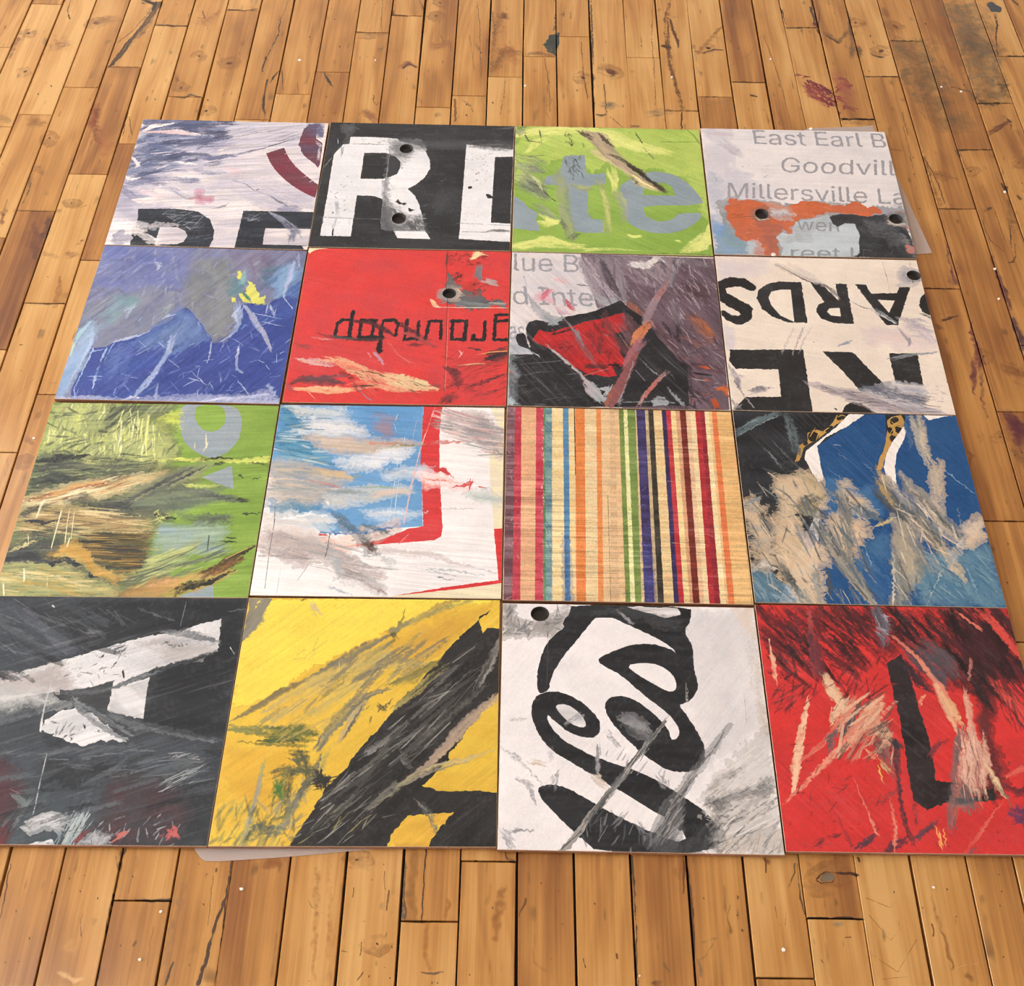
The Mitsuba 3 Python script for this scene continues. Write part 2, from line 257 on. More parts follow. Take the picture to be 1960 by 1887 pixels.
# ---------------------------------------------------------------- floorboards
wood_stains = Paint(120, 110)
FX0, FY0, FW, FH = -1.2, -0.9, 2.4, 2.2
wood_stains.sx, wood_stains.sy, wood_stains.warp = 120 / FW, 110 / FH, 25.0
LOOKS = [
dict(ang=-10,fa=6,fc=22,gr=0,va=.15),
dict(ang=-10,fa=6,fc=22,fr=.035,soft=.3,thr=.28,w1=.06,w2=.018),
dict(ang=25,fa=5,fc=24,fr=.035,soft=.375,thr=.5,w1=.06,w2=.018),
dict(ang=-25,fa=4,fc=40,fr=.035,soft=.3,thr=.48,w1=.04,w2=.018),
dict(ang=10,fa=5,fc=26,fr=.035,soft=.375,thr=.42,w1=.05,w2=.018),
dict(fa=7,fc=46,fr=.05,k=.7,soft=.33,thr=.36,w1=.03,w2=.008),
dict(fa=7,fc=46,fr=.05,k=.7,soft=.33,thr=.34,w1=.03,w2=.008),
dict(fa=7,fc=46,fr=.05,k=.7,soft=.33,thr=.38,w1=.03,w2=.008),
dict(fa=7,fc=46,fr=.05,k=.7,soft=.33,thr=.3,w1=.03,w2=.008),
dict(fa=7,fc=46,fr=.05,k=.7,soft=.33,thr=.32,w1=.03,w2=.008),
dict(fa=7,fc=46,fr=.05,k=.7,soft=.33,thr=.38,w1=.02,w2=.008),
dict(fa=7,fc=46,fr=.05,k=.7,soft=.33,thr=.34,w1=.02,w2=.008),
dict(fa=7,fc=46,fr=.05,k=.7,soft=.33,thr=.42,w1=.02,w2=.008),
dict(fa=7,fc=46,fr=.05,k=.7,soft=.33,thr=.4,w1=.03,w2=.008),
dict(fa=7,fc=46,fr=.05,k=.7,soft=.33,thr=.45,w1=.02,w2=.008),
dict(fa=7,fc=46,fr=.05,k=.7,soft=.33,thr=.45,w1=.01,w2=.008),
dict(fa=7,fc=46,fr=.05,k=.7,soft=.33,thr=.42,w1=.03,w2=.008),
dict(fa=12,fc=120,fr=.04,k=.8,op=.64,thr=.4),
dict(fa=12,fc=120,fr=.04,k=.8,op=.64,thr=.42),
dict(fa=10,fc=120,fr=.04,k=.8,op=.64,thr=.45),
dict(fa=10,fc=120,fr=.04,k=.8,op=.64,thr=.42),
dict(fa=6,fc=70,fr=.04,op=.8,thr=.42),
dict(fa=9,fc=70,fr=.05,soft=.24,thr=.28,w1=.015,w2=.008),
dict(fa=9,fc=70,fr=.05,soft=.24,thr=.28,w1=.01,w2=.008),
dict(fa=9,fc=70,fr=.05,soft=.24,thr=.28,w1=.006,w2=.008),
dict(fa=9,fc=70,fr=.05,soft=.24,thr=.28,w1=.02,w2=.008),
dict(fa=9,fc=60,fr=.05,soft=.24,thr=.34,w1=.01),
dict(fa=8,fc=40,fr=.05,soft=.24,thr=.45,w1=.015),
dict(fa=8,fc=30,fr=.05,soft=.375,thr=.55),
dict(fa=30,fc=160,fr=.05,soft=.24,thr=.34,w1=.003,w2=.004),
dict(fa=30,fc=160,fr=.05,soft=.24,thr=.34,w1=.006,w2=.004),
dict(fa=8,fc=30,gr=0,va=.25),
dict(fa=8,fc=20,gr=0,va=.2,w1=.02),
dict(ang=-60,fa=8,fc=30,fr=.035,soft=.3,thr=.42,w2=.018),
dict(fa=14,fc=60,fr=.05,soft=.24,thr=.46,w1=.01),
dict(fa=14,fc=100,fr=.04,op=.64,thr=.4),
dict(fa=10,fc=60,fr=.05,soft=.24,thr=.25),
dict(fa=10,fc=30,soft=.21,thr=.2,w1=.02),
dict(fr=.05,soft=.24,thr=.3),
dict(fa=7,fc=30,gr=0,va=.25,w2=.004),
dict(ang=25,fa=8,fc=24,gr=0),
dict(fa=8,fc=24,gr=0),
dict(thr=.4),
dict(ang=10,fa=6,fc=40,fr=.035,soft=.3,thr=.36,w1=.03,w2=.018),
dict(fa=8,fc=30,fr=.035,soft=.3,thr=.2,w1=.03,w2=.018),
dict(ang=35,fa=8,fc=40,thr=.45,w1=.04),
dict(fa=12,fc=100,fr=.04,op=.64,thr=.45),
dict(fa=12,fc=80,fr=.04,op=.64,thr=.5),
dict(fa=8,fc=60,fr=.05,soft=.24,thr=.48,w1=.02),
dict(fa=12,fc=60,fr=.05,soft=.24,thr=.46,w1=.015),
dict(fr=.04,op=.64,thr=.45),
dict(fa=6,fc=12,gr=0,va=.15),
dict(fa=5,fc=16,fr=.035,soft=.45,thr=.38,w1=.02,w2=.018),
dict(ang=-55,fa=5,fc=18,fr=.035,soft=.45,thr=.5,w2=.018),
dict(ang=85,fa=10,fc=30,fr=.035,soft=.45,thr=.36,w1=.03,w2=.018),
dict(fr=.04,op=.64,thr=.4),
dict(fa=7,fc=10,gr=0,va=.12,w2=.004),
dict(gr=0,w2=.004),
dict(fa=12,fc=34,fr=.035,soft=.3,thr=.3,w1=.03,w2=.012),
dict(ang=30,fa=12,fc=60,fr=.035,soft=.3,thr=.4,w1=.03,w2=.01),
dict(gr=0),
dict(ang=65,fa=9,fc=40,fr=.035,soft=.3,thr=.36,w1=.03,w2=.012),
dict(fa=20,fc=120,fr=.04,op=.64,thr=.42),
dict(fa=60,fc=120,fr=.05,soft=.24,thr=.34,w2=.006),
dict(gr=0,w2=.006),
dict(gr=0,w1=.02,w2=.012),
dict(fr=.04,op=.64,thr=.28,w2=.01),
dict(fr=.04,op=.64,thr=.4,w2=.01),
dict(fr=.04,op=.64,thr=.3,w2=.01),
dict(fr=.04,op=.64,thr=.34,w2=.01),
dict(fa=12,fc=60,fr=.035,soft=.3,thr=.3,w1=.02,w2=.014),
dict(fr=.04,op=.64,thr=.35,w2=.01),
dict(fa=14,fc=90,fr=.05,soft=.24,thr=.36,w1=.006),
dict(fa=20,fr=.05,soft=.24,thr=.3),
dict(fa=8,fc=60,fr=.05,soft=.375,thr=.5),
dict(fa=10,fc=60,fr=.05,soft=.24,thr=.4),
dict(fr=.05,soft=.24,thr=.4),
dict(gr=0,w1=.01),
dict(fa=30,fr=.05,soft=.24,thr=.36),
dict(fa=20,fr=.05,soft=.24,thr=.45),
dict(thr=.3,w2=.01),
dict(fa=6,fc=14,gr=0,va=.12),
dict(ang=40,fa=5,fc=10,fr=.035,soft=.6,thr=.1,va=.1,w1=.08,w2=.018),
dict(ang=85,fa=4,fc=18,fr=.035,soft=.45,thr=.35,w1=.06,w2=.018),
dict(fa=8,fc=40,fr=.05,k=.8,soft=.375,thr=.28,w1=.04),
dict(fa=8,fc=40,fr=.05,k=.8,soft=.375,thr=.36,w1=.03),
dict(fa=8,fc=40,fr=.05,k=.8,soft=.375,thr=.42,w1=.015),
dict(fa=8,fc=40,fr=.05,k=.8,soft=.375,thr=.34,w1=.03),
dict(fa=8,fc=40,fr=.05,k=.8,soft=.375,thr=.36,w1=.015),
dict(fa=8,fc=40,fr=.05,k=.8,soft=.375,thr=.4,w1=.01),
dict(fa=8,fc=40,fr=.05,k=.8,soft=.375,thr=.3,w1=.03),
dict(fa=8,fc=40,fr=.05,k=.8,soft=.375,thr=.34,w1=.02),
dict(fa=8,fc=40,fr=.05,k=.8,soft=.375,thr=.3,w1=.02),
dict(fa=8,fc=40,fr=.05,k=.8,soft=.375,thr=.4,w1=.015),
dict(fa=8,fc=40,fr=.05,k=.8,soft=.375,thr=.34,w1=.01),
dict(fa=8,fc=40,fr=.05,k=.8,soft=.375,thr=.3,w1=.006),
dict(fa=7,fc=14,gr=0,va=.12,w2=.006),
dict(gr=0,va=.1),
dict(fa=7,fc=60,fr=.05,k=.7,soft=.375,thr=.3,w1=.03,w2=.008),
dict(fa=7,fc=60,fr=.05,k=.7,soft=.375,thr=.42,w1=.02,w2=.008),
dict(fa=7,fc=60,fr=.05,k=.7,soft=.375,thr=.4,w1=.03,w2=.008),
dict(fa=7,fc=60,fr=.05,k=.7,soft=.375,thr=.44,w1=.02,w2=.008),
dict(fa=7,fc=60,fr=.05,k=.7,soft=.375,thr=.42,w1=.03,w2=.008),
dict(fa=7,fc=60,fr=.05,k=.7,soft=.375,thr=.44,w1=.03,w2=.008),
dict(fa=7,fc=60,fr=.05,k=.7,soft=.375,thr=.5,w1=.03,w2=.008),
dict(fa=7,fc=60,fr=.05,k=.7,soft=.375,thr=.46,w1=.02,w2=.008),
dict(fa=7,fc=60,fr=.05,k=.7,soft=.375,thr=.46,w1=.015,w2=.008),
dict(fa=7,fc=60,fr=.05,k=.7,soft=.375,thr=.5,w1=.02,w2=.008),
dict(fa=14,fc=120,fr=.04,k=.8,op=.64,thr=.42),
dict(fa=30,fr=.05,soft=.24,thr=.26),
dict(fa=12,fc=70,fr=.05,soft=.24,thr=.36),
dict(fr=.05,soft=.24,thr=.34),
dict(fa=10,fc=30,fr=.035,soft=.3,thr=.28,w1=.02,w2=.018),
dict(fa=20,fc=60,fr=.05,soft=.24,thr=.42),
dict(fr=.05,soft=.24,thr=.3,w2=.008),
dict(fa=8,fc=60,fr=.05,soft=.24,thr=.3,w1=.01),
dict(fa=7,fc=70,fr=.05,soft=.24,thr=.2,w1=.015),
dict(fa=7,fc=60,fr=.05,soft=.24,thr=.3,w1=.01),
dict(fa=12,fc=60,fr=.05,soft=.24,thr=.36,w1=.01,w2=.01),
dict(fa=10,fc=60,fr=.05,soft=.24,thr=.34),
dict(fr=.05,soft=.24,thr=.5),
dict(fa=4,fc=14,gr=0,va=.08),
dict(ang=90,fa=5,fc=12,fr=.035,soft=.6,thr=.3,w1=.1,w2=.018),
dict(ang=90,fa=5,fc=12,fr=.035,soft=.6,thr=.4,w1=.08,w2=.018),
dict(fa=9,fc=30,fr=.05,soft=.45,thr=.5),
dict(fr=.05,soft=.45,thr=.5),
dict(va=.1,w2=.005),
dict(fr=.04,op=.64,thr=.3),
dict(fa=6,fc=16,fr=.035,soft=.45,thr=.16,va=.1,w1=.04,w2=.018),
dict(fa=8,fc=20,fr=.035,soft=.45,thr=.3,w1=.04,w2=.018),
dict(fa=5,fc=12,fr=.035,soft=.6,thr=.2,va=.1,w1=.06,w2=.018),
dict(fa=6,fc=20,fr=.035,soft=.45,thr=.45,w1=.05,w2=.018),
dict(fa=6,fc=16,gr=0,va=.2,w1=.04,w2=.01),
dict(fa=9,fc=60,fr=.04,op=.56,thr=.46),
dict(fa=6,fc=20,fr=.035,soft=.45,thr=.36,va=.2,w1=.06,w2=.018),
dict(fa=7,fc=20,fr=.035,soft=.45,thr=.36,w1=.05,w2=.018),
dict(fa=8,fc=30,fr=.035,soft=.3,thr=.26,w1=.04,w2=.018),
dict(ang=90,fa=8,fc=30,fr=.035,soft=.3,thr=.24,w1=.04,w2=.018),
dict(fa=6,fc=14,gr=0,va=.1,w1=.02),
dict(fa=6,fc=20,fr=.035,soft=.45,thr=.4,w1=.06,w2=.018),
dict(fa=6,fc=18,gr=0,va=.2,w1=.02,w2=.008),
dict(fa=7,fc=26,fr=.035,soft=.375,thr=.52,w1=.05,w2=.018),
dict(fa=14,fc=100,fr=.04,op=.64,thr=.46),
dict(fa=8,fc=26,fr=.035,soft=.375,thr=.4,w1=.04,w2=.018),
dict(fr=.05,soft=.24,thr=.36),
dict(gr=0,w1=.04,w2=.01),
dict(fa=9,fc=30,fr=.035,soft=.375,thr=.42,w1=.04,w2=.018),
dict(fr=.05,soft=.24,thr=.25),
dict(fr=.035,soft=.375,thr=.34,w2=.01),
dict(ang=-15,fa=8,fc=16,gr=0,va=.15),
dict(fa=6,fc=18,fr=.035,soft=.45,thr=.38,w1=.05,w2=.018),
dict(ang=-50,fa=7,fc=26,fr=.035,soft=.45,thr=.3,w1=.05,w2=.018),
dict(ang=65,fa=9,fc=30,fr=.035,soft=.375,thr=.14,w1=.03,w2=.018),
dict(fa=7,fc=50,fr=.04,k=.8,op=.64,soft=.3,thr=.46),
dict(fa=9,fc=40,fr=.04,op=.64,soft=.3,thr=.5),
dict(ang=75,fa=9,fc=30,fr=.035,soft=.375,thr=.34,w1=.04,w2=.018),
dict(ang=-85,fa=8,fc=30,fr=.035,soft=.375,thr=.3,w1=.04,w2=.018),
dict(fa=8,fc=24,fr=.035,soft=.375,thr=.3,w1=.04,w2=.018),
dict(fa=9,fc=60,fr=.04,op=.64,soft=.33,thr=.48),
dict(ang=-30,fa=7,fc=22,gr=0,va=.15,w1=.02),
dict(ang=-70,fa=7,fc=24,fr=.035,soft=.45,thr=.34,w1=.05,w2=.018),
dict(ang=-65,fa=8,fc=30,fr=.035,soft=.45,thr=.34,w1=.06,w2=.018),
dict(ang=-30,fa=5,fc=18,fr=.035,soft=.45,thr=.36,w1=.06,w2=.018),
dict(ang=-85,fa=7,fc=40,fr=.035,soft=.45,thr=.45,w2=.018),
dict(fa=8,fc=50,fr=.04,op=.64,soft=.3,thr=.46),
dict(fa=9,fc=90,fr=.04,op=.64,soft=.3,thr=.44),
dict(ang=-80,fa=6,fc=50,fr=.035,soft=.45,thr=.34,w1=.04,w2=.018),
dict(ang=-80,fa=6,fc=60,fr=.035,soft=.45,thr=.4,w2=.018),
dict(fr=.05,soft=.24,thr=.35),
dict(fa=8,fc=50,fr=.05,soft=.375,thr=.36,w1=.006,w2=.006),
dict(fa=8,fc=50,fr=.05,soft=.375,thr=.36,w1=.003,w2=.006),
dict(fa=8,fc=50,fr=.05,soft=.375,thr=.38,w1=.006,w2=.006),
dict(fa=8,fc=50,fr=.05,soft=.375,thr=.38,w1=.003,w2=.006),
dict(fa=8,fc=50,fr=.05,soft=.375,thr=.38,w1=.01,w2=.006),
dict(fa=8,fc=50,fr=.05,soft=.375,thr=.38,w1=.015,w2=.006),
dict(fa=8,fc=50,fr=.05,soft=.375,thr=.38,w2=.006),
dict(fa=7,fc=30,fr=.035,soft=.375,thr=.36,w1=.03,w2=.018),
dict(fa=8,fc=50,fr=.05,soft=.375,thr=.34,w1=.006,w2=.006),
dict(fa=8,fc=50,fr=.05,soft=.375,thr=.36,w1=.01,w2=.006),
dict(fa=8,fc=50,fr=.05,soft=.375,thr=.42,w1=.01,w2=.006),
dict(fa=8,fc=50,fr=.05,soft=.375,thr=.44,w1=.015,w2=.006),
dict(ang=-60,fa=9,fc=40,fr=.035,soft=.375,thr=.48,w1=.05,w2=.018),
dict(fa=8,fc=50,fr=.05,soft=.375,thr=.5,w1=.015,w2=.006),
dict(fa=8,fc=50,fr=.05,soft=.375,thr=.4,w1=.003,w2=.006),
dict(ang=65,fa=10,fc=40,gr=0,w1=.02,w2=.012),
dict(ang=70,fa=10,fc=40,gr=0,w1=.02,w2=.012),
dict(thr=.3,w1=.02),
dict(fa=10,fr=.05,soft=.24,thr=.36),
dict(fa=8,fc=50,fr=.05,soft=.375,thr=.45,w1=.01,w2=.006),
dict(thr=.3),
dict(fa=10,fc=12,gr=0,va=.12),
dict(fr=.04,op=.64,thr=.36),
dict(gr=0,w2=.01),
dict(fa=9,fc=20,gr=0,va=.3,w1=.04,w2=.02),
dict(fa=12,fc=24,fr=.035,soft=.3,thr=.46,w1=.05,w2=.018),
dict(fa=10,fc=40,thr=.38,w1=.02),
dict(fr=.04,op=.64,thr=.36,w2=.02),
dict(fr=.04,op=.64,thr=.34,w2=.02),
dict(fr=.05,soft=.24,thr=.26,w1=.015),
dict(fr=.05,soft=.24,thr=.26,w1=.01),
dict(fa=9,fc=30,fr=.05,soft=.24,thr=.3,w1=.015),
dict(fa=9,fc=30,fr=.05,soft=.24,thr=.26),
dict(fr=.035,soft=.3,thr=.28,w2=.012),
dict(fr=.035,soft=.375,thr=.4,w2=.018),
dict(fa=30,fr=.05,soft=.24,thr=.28),
dict(fa=40,fr=.05,soft=.24,thr=.26),
dict(fa=30,fr=.05,soft=.24,thr=.4),
dict(ep=8.0,gr=.2,k=.4,soft=.15,thr=.05,w2=.008),
dict(fa=8,fc=70,fr=.05,k=.8,soft=.3,thr=.42,w1=.015,w2=.01),
dict(fa=8,fc=70,fr=.05,k=.8,soft=.3,thr=.36,w1=.01,w2=.01),
dict(fa=8,fc=70,fr=.05,k=.8,soft=.3,thr=.42,w1=.01,w2=.01),
dict(fa=8,fc=70,fr=.05,k=.8,soft=.3,thr=.5,w1=.015,w2=.01),
dict(fa=8,fc=70,fr=.05,k=.8,soft=.3,thr=.4,w1=.006,w2=.01),
dict(fa=8,fc=70,fr=.05,k=.8,soft=.3,thr=.5,w1=.006,w2=.01),
dict(fa=8,fc=70,fr=.05,k=.8,soft=.3,thr=.36,w1=.006,w2=.01),
dict(fa=8,fc=70,fr=.05,k=.8,soft=.3,thr=.4,w1=.003,w2=.01),
dict(fa=8,fc=70,fr=.05,k=.8,soft=.3,thr=.42,w1=.006,w2=.01),
dict(fa=8,fc=70,fr=.05,k=.8,soft=.3,thr=.44,w1=.006,w2=.01),
dict(fa=8,fc=70,fr=.05,k=.8,soft=.3,thr=.4,w2=.01),
dict(fa=8,fc=70,fr=.05,k=.8,soft=.3,thr=.3,w1=.02,w2=.01),
dict(fa=8,fc=70,fr=.05,k=.8,soft=.3,thr=.36,w1=.02,w2=.01),
dict(fa=8,fc=70,fr=.05,k=.8,soft=.3,thr=.36,w1=.015,w2=.01),
dict(fa=8,fc=70,fr=.05,k=.8,soft=.3,thr=.46,w1=.02,w2=.01),
dict(fa=8,fc=70,fr=.05,k=.8,soft=.3,thr=.34,w1=.02,w2=.01),
dict(fa=8,fc=70,fr=.05,k=.8,soft=.3,thr=.46,w1=.01,w2=.01),
dict(fa=8,fc=70,fr=.05,k=.8,soft=.3,thr=.36,w1=.003,w2=.01),
dict(fa=8,fc=70,fr=.05,k=.8,soft=.3,thr=.24,w1=.02,w2=.01),
dict(fa=8,fc=70,fr=.05,k=.8,soft=.3,thr=.42,w1=.02,w2=.01),
dict(fa=14,fr=.05,soft=.24,thr=.3),
dict(fa=16,fr=.05,soft=.24,thr=.4),
dict(fa=12,fc=90,fr=.04,op=.64,thr=.4),
dict(fr=.05,soft=.24,thr=.24),
dict(fa=6,fc=14,gr=0,va=.1),
dict(ang=50,fa=6,fc=20,gr=0),
dict(va=.1,w2=.006),
dict(ang=-50,fa=9,fc=30,fr=.035,soft=.375,thr=.36,w1=.03,w2=.018),
dict(fa=12,fc=60,fr=.05,soft=.24,thr=.36,w1=.01),
dict(fa=12,fc=40,fr=.05,soft=.24,thr=.36,w1=.01),
dict(fr=.05,soft=.375,thr=.5),
dict(fa=8,fc=40,fr=.05,soft=.24,thr=.4,w1=.02),
dict(fa=20,fr=.05,soft=.24,thr=.4),
dict(ang=25,fa=7,fc=24,fr=.035,soft=.45,thr=.2,w2=.018),
dict(ang=70,fa=7,fc=26,gr=0,va=.25),
dict(ang=70,fa=6,fc=60,fr=.035,soft=.375,thr=.2,w1=.02,w2=.018),
dict(ang=60,fa=7,fc=50,fr=.035,soft=.3,thr=.36,w1=.04,w2=.018),
dict(fa=9,fc=40,fr=.05,soft=.24,thr=.36,w1=.02,w2=.01),
dict(fa=9,fc=40,fr=.05,soft=.24,thr=.36,w1=.01,w2=.01),
dict(fa=9,fc=40,fr=.05,soft=.24,thr=.36,w1=.015,w2=.01),
dict(fa=7,fc=80,fr=.05,k=.8,soft=.3,thr=.36,w1=.02,w2=.01),
dict(fa=7,fc=80,fr=.05,k=.8,soft=.3,thr=.4,w1=.015,w2=.01),
dict(fa=7,fc=80,fr=.05,k=.8,soft=.3,thr=.42,w1=.015,w2=.01),
dict(fa=7,fc=80,fr=.05,k=.8,soft=.3,thr=.4,w1=.02,w2=.01),
dict(fa=7,fc=80,fr=.05,k=.8,soft=.3,thr=.38,w1=.015,w2=.01),
dict(fa=7,fc=80,fr=.05,k=.8,soft=.3,thr=.4,w1=.01,w2=.01),
dict(fa=7,fc=80,fr=.05,k=.8,soft=.3,thr=.42,w1=.02,w2=.01),
dict(fa=7,fc=80,fr=.05,k=.8,soft=.3,thr=.42,w1=.01,w2=.01),
dict(fa=7,fc=80,fr=.05,k=.8,soft=.3,thr=.48,w1=.02,w2=.01),
dict(fa=7,fc=80,fr=.05,k=.8,soft=.3,thr=.38,w1=.02,w2=.01),
dict(fa=7,fc=80,fr=.05,k=.8,soft=.3,thr=.4,w1=.006,w2=.01),
dict(fa=7,fc=80,fr=.05,k=.8,soft=.3,thr=.4,w1=.003,w2=.01),
dict(fa=7,fc=80,fr=.05,k=.8,soft=.3,thr=.46,w1=.02,w2=.01),
dict(fa=7,fc=80,fr=.05,k=.8,soft=.3,thr=.46,w1=.015,w2=.01),
dict(fa=7,fc=80,fr=.05,k=.8,soft=.3,thr=.44,w1=.02,w2=.01),
dict(fa=9,fc=100,fr=.04,op=.64,thr=.42),
dict(fa=8,fc=90,fr=.04,op=.76,thr=.4),
dict(fa=7,fc=100,fr=.04,op=.64,thr=.44),
dict(fa=10,fc=80,fr=.04,op=.64,thr=.42),
dict(fa=7,fc=20,gr=0,va=.2,w1=.01),
dict(ang=75,fa=8,fc=30,fr=.035,soft=.375,thr=.42,w1=.04,w2=.018),
dict(thr=.2,w2=.012),
dict(fa=8,fc=20,gr=0,va=.2,w1=.01,w2=.006),
dict(fa=10,fc=60,fr=.04,op=.64,thr=.46,w2=.01),
dict(fr=.04,op=.64,thr=.42,w2=.012),
dict(fr=.05,soft=.24,thr=.44),
dict(ang=65,fa=7,fc=80,fr=.035,soft=.3,thr=.3,w2=.018),
dict(ang=60,fa=7,fc=80,fr=.035,soft=.3,thr=.34,w2=.018),
dict(fr=.05,soft=.24,thr=.46),
dict(fa=9,fc=60,fr=.05,soft=.225,thr=.3,w1=.01,w2=.008),
dict(fa=9,fc=60,fr=.05,soft=.225,thr=.36,w1=.006,w2=.008),
dict(fa=9,fc=60,fr=.05,soft=.225,thr=.36,w1=.01,w2=.008),
dict(fa=9,fc=60,fr=.05,soft=.225,thr=.28,w1=.01,w2=.008),
dict(fa=9,fc=60,fr=.05,soft=.225,thr=.26,w1=.01,w2=.008),
dict(fa=9,fc=60,fr=.05,soft=.225,thr=.24,w1=.01,w2=.008),
dict(fa=9,fc=60,fr=.05,soft=.225,thr=.34,w1=.01,w2=.008),
dict(fa=9,fc=60,fr=.05,soft=.225,thr=.3,w1=.003,w2=.008),
dict(fa=9,fc=60,fr=.05,soft=.225,thr=.26,w1=.003,w2=.008),
dict(fa=20,fr=.05,op=.8,soft=.24,thr=.4),
dict(fr=.04,op=.64,thr=.44),
dict(fa=9,fc=60,fr=.05,soft=.225,thr=.22,w1=.01,w2=.008),
dict(fa=9,fc=60,fr=.05,soft=.225,thr=.34,w1=.006,w2=.008),
dict(fa=9,fc=60,fr=.05,soft=.225,thr=.36,w1=.003,w2=.008),
dict(fa=9,fc=60,fr=.05,soft=.225,thr=.34,w1=.003,w2=.008),
dict(fa=14,fr=.05,soft=.24,thr=.4),
dict(thr=.25,w1=.03,w2=.01),
dict(fa=7,fc=80,fr=.05,k=.8,soft=.3,thr=.44,w1=.006,w2=.01),
dict(fa=9,fc=40,fr=.05,soft=.24,thr=.32,w1=.01,w2=.01),
dict(fa=9,fc=40,fr=.05,soft=.24,thr=.32,w1=.006,w2=.01),
dict(fa=9,fc=40,fr=.05,soft=.24,thr=.32,w1=.015,w2=.01),
dict(fa=10,fr=.05,soft=.24,thr=.4),
dict(fa=40,fr=.05,soft=.24,thr=.36),
dict(fa=5,fc=8,gr=0,va=.06),
dict(fa=6,fc=14,fr=.035,soft=.45,thr=.45,w2=.018),
dict(fa=7,fc=20,fr=.035,soft=.525,thr=.34,w1=.05,w2=.018),
dict(ang=90,fa=6,fc=20,fr=.035,soft=.45,thr=.38,w2=.018),
dict(ep=8.0,gr=.2,k=.3,soft=.15,thr=.03,w2=.006),
dict(fa=7,fc=14,gr=0,va=.1,w2=.006),
dict(ang=35,fa=6,fc=60,fr=.035,soft=.45,thr=.3,w2=.018),
dict(ang=40,fa=6,fc=30,fr=.035,soft=.45,thr=.5,w2=.018),
dict(fa=8,fc=70,fr=.05,k=.8,soft=.33,thr=.36,w1=.01,w2=.008),
dict(fa=8,fc=70,fr=.05,k=.8,soft=.33,thr=.36,w1=.006,w2=.008),
dict(fa=8,fc=70,fr=.05,k=.8,soft=.33,thr=.42,w1=.015,w2=.008),
dict(fa=8,fc=70,fr=.05,k=.8,soft=.33,thr=.36,w1=.003,w2=.008),
dict(fr=.05,soft=.24,thr=.26,w2=.006),
dict(fr=.04,op=.64,thr=.42),
dict(fa=10,fc=30,fr=.035,soft=.375,thr=.22,w1=.03,w2=.01),
dict(fa=12,fc=30,thr=.3,w2=.012),
dict(fa=8,fc=70,fr=.05,k=.8,soft=.33,thr=.42,w1=.006,w2=.008),
dict(fa=8,fc=70,fr=.05,k=.8,soft=.33,thr=.4,w1=.006,w2=.008),
dict(fa=8,fc=70,fr=.05,k=.8,soft=.33,thr=.44,w1=.003,w2=.008),
dict(fa=8,fc=70,fr=.05,k=.8,soft=.33,thr=.46,w1=.015,w2=.008),
dict(fa=8,fc=70,fr=.05,k=.8,soft=.33,thr=.4,w1=.015,w2=.008),
dict(fa=8,fc=70,fr=.05,k=.8,soft=.33,thr=.4,w1=.003,w2=.008),
dict(ang=20,fa=6,fc=70,fr=.035,soft=.33,thr=.24,w1=.02,w2=.008),
dict(ang=15,fa=8,fc=40,fr=.035,soft=.33,thr=.34,w1=.03,w2=.012),
dict(fa=9,fc=36,fr=.035,soft=.3,thr=.36,w1=.04,w2=.012),
dict(fa=8,fc=110,fr=.04,op=.64,thr=.4),
dict(fa=7,fc=14,gr=0,va=.1),
dict(gr=0,va=.1,w2=.006),
dict(thr=.1),
dict(ang=-15,fa=8,fc=40,fr=.035,soft=.375,thr=.34,w1=.03,w2=.018),
dict(ang=-10,fa=5,fc=60,fr=.035,soft=.45,thr=.2,w1=.04,w2=.018),
dict(fa=6,fc=100,fr=.04,op=.72,thr=.4),
dict(ang=85,fa=8,fc=60,fr=.035,soft=.33,thr=.2,w1=.03,w2=.018),
dict(fa=9,fc=80,fr=.04,op=.68,thr=.36),
dict(ang=-55,fa=8,fc=70,fr=.035,soft=.3,thr=.3,w1=.03,w2=.018),
dict(fa=9,fc=90,fr=.04,op=.72,thr=.42),
dict(fa=8,fc=90,fr=.04,op=.72,thr=.36),
dict(fa=6,fc=90,fr=.04,op=.76,thr=.32),
dict(fa=9,fc=40,fr=.035,soft=.3,thr=.4,w2=.018),
dict(fa=9,fc=60,fr=.035,soft=.3,thr=.4,w2=.018),
dict(ang=-5,fa=6,fc=70,fr=.035,soft=.33,thr=.36,w1=.03,w2=.018),
dict(fa=7,fc=90,fr=.04,op=.72,thr=.38),
dict(fa=7,fc=80,fr=.05,k=.8,soft=.3,thr=.28,w1=.015,w2=.012),
dict(fa=7,fc=80,fr=.05,k=.8,soft=.3,thr=.34,w1=.02,w2=.012),
dict(fa=7,fc=80,fr=.05,k=.8,soft=.3,thr=.28,w1=.01,w2=.012),
dict(fa=7,fc=80,fr=.05,k=.8,soft=.3,thr=.42,w1=.01,w2=.012),
dict(fa=7,fc=80,fr=.05,k=.8,soft=.3,thr=.34,w1=.015,w2=.012),
dict(fa=7,fc=80,fr=.05,k=.8,soft=.3,thr=.3,w1=.006,w2=.012),
dict(ang=-20,fa=6,fc=80,fr=.035,soft=.3,thr=.24,w1=.02,w2=.018),
dict(fa=6,fc=100,fr=.04,op=.72,thr=.34),
dict(fa=7,fc=80,fr=.05,k=.8,soft=.3,thr=.36,w1=.006,w2=.012),
dict(fa=7,fc=80,fr=.05,k=.8,soft=.3,thr=.42,w1=.015,w2=.012),
dict(ang=-35,fa=5,fc=90,fr=.035,soft=.3,thr=.26,w1=.015,w2=.018),
dict(fa=7,fc=80,fr=.05,k=.8,soft=.3,thr=.4,w1=.006,w2=.012),
dict(ang=10,fa=7,fc=70,fr=.035,soft=.3,thr=.3,w1=.03,w2=.018),
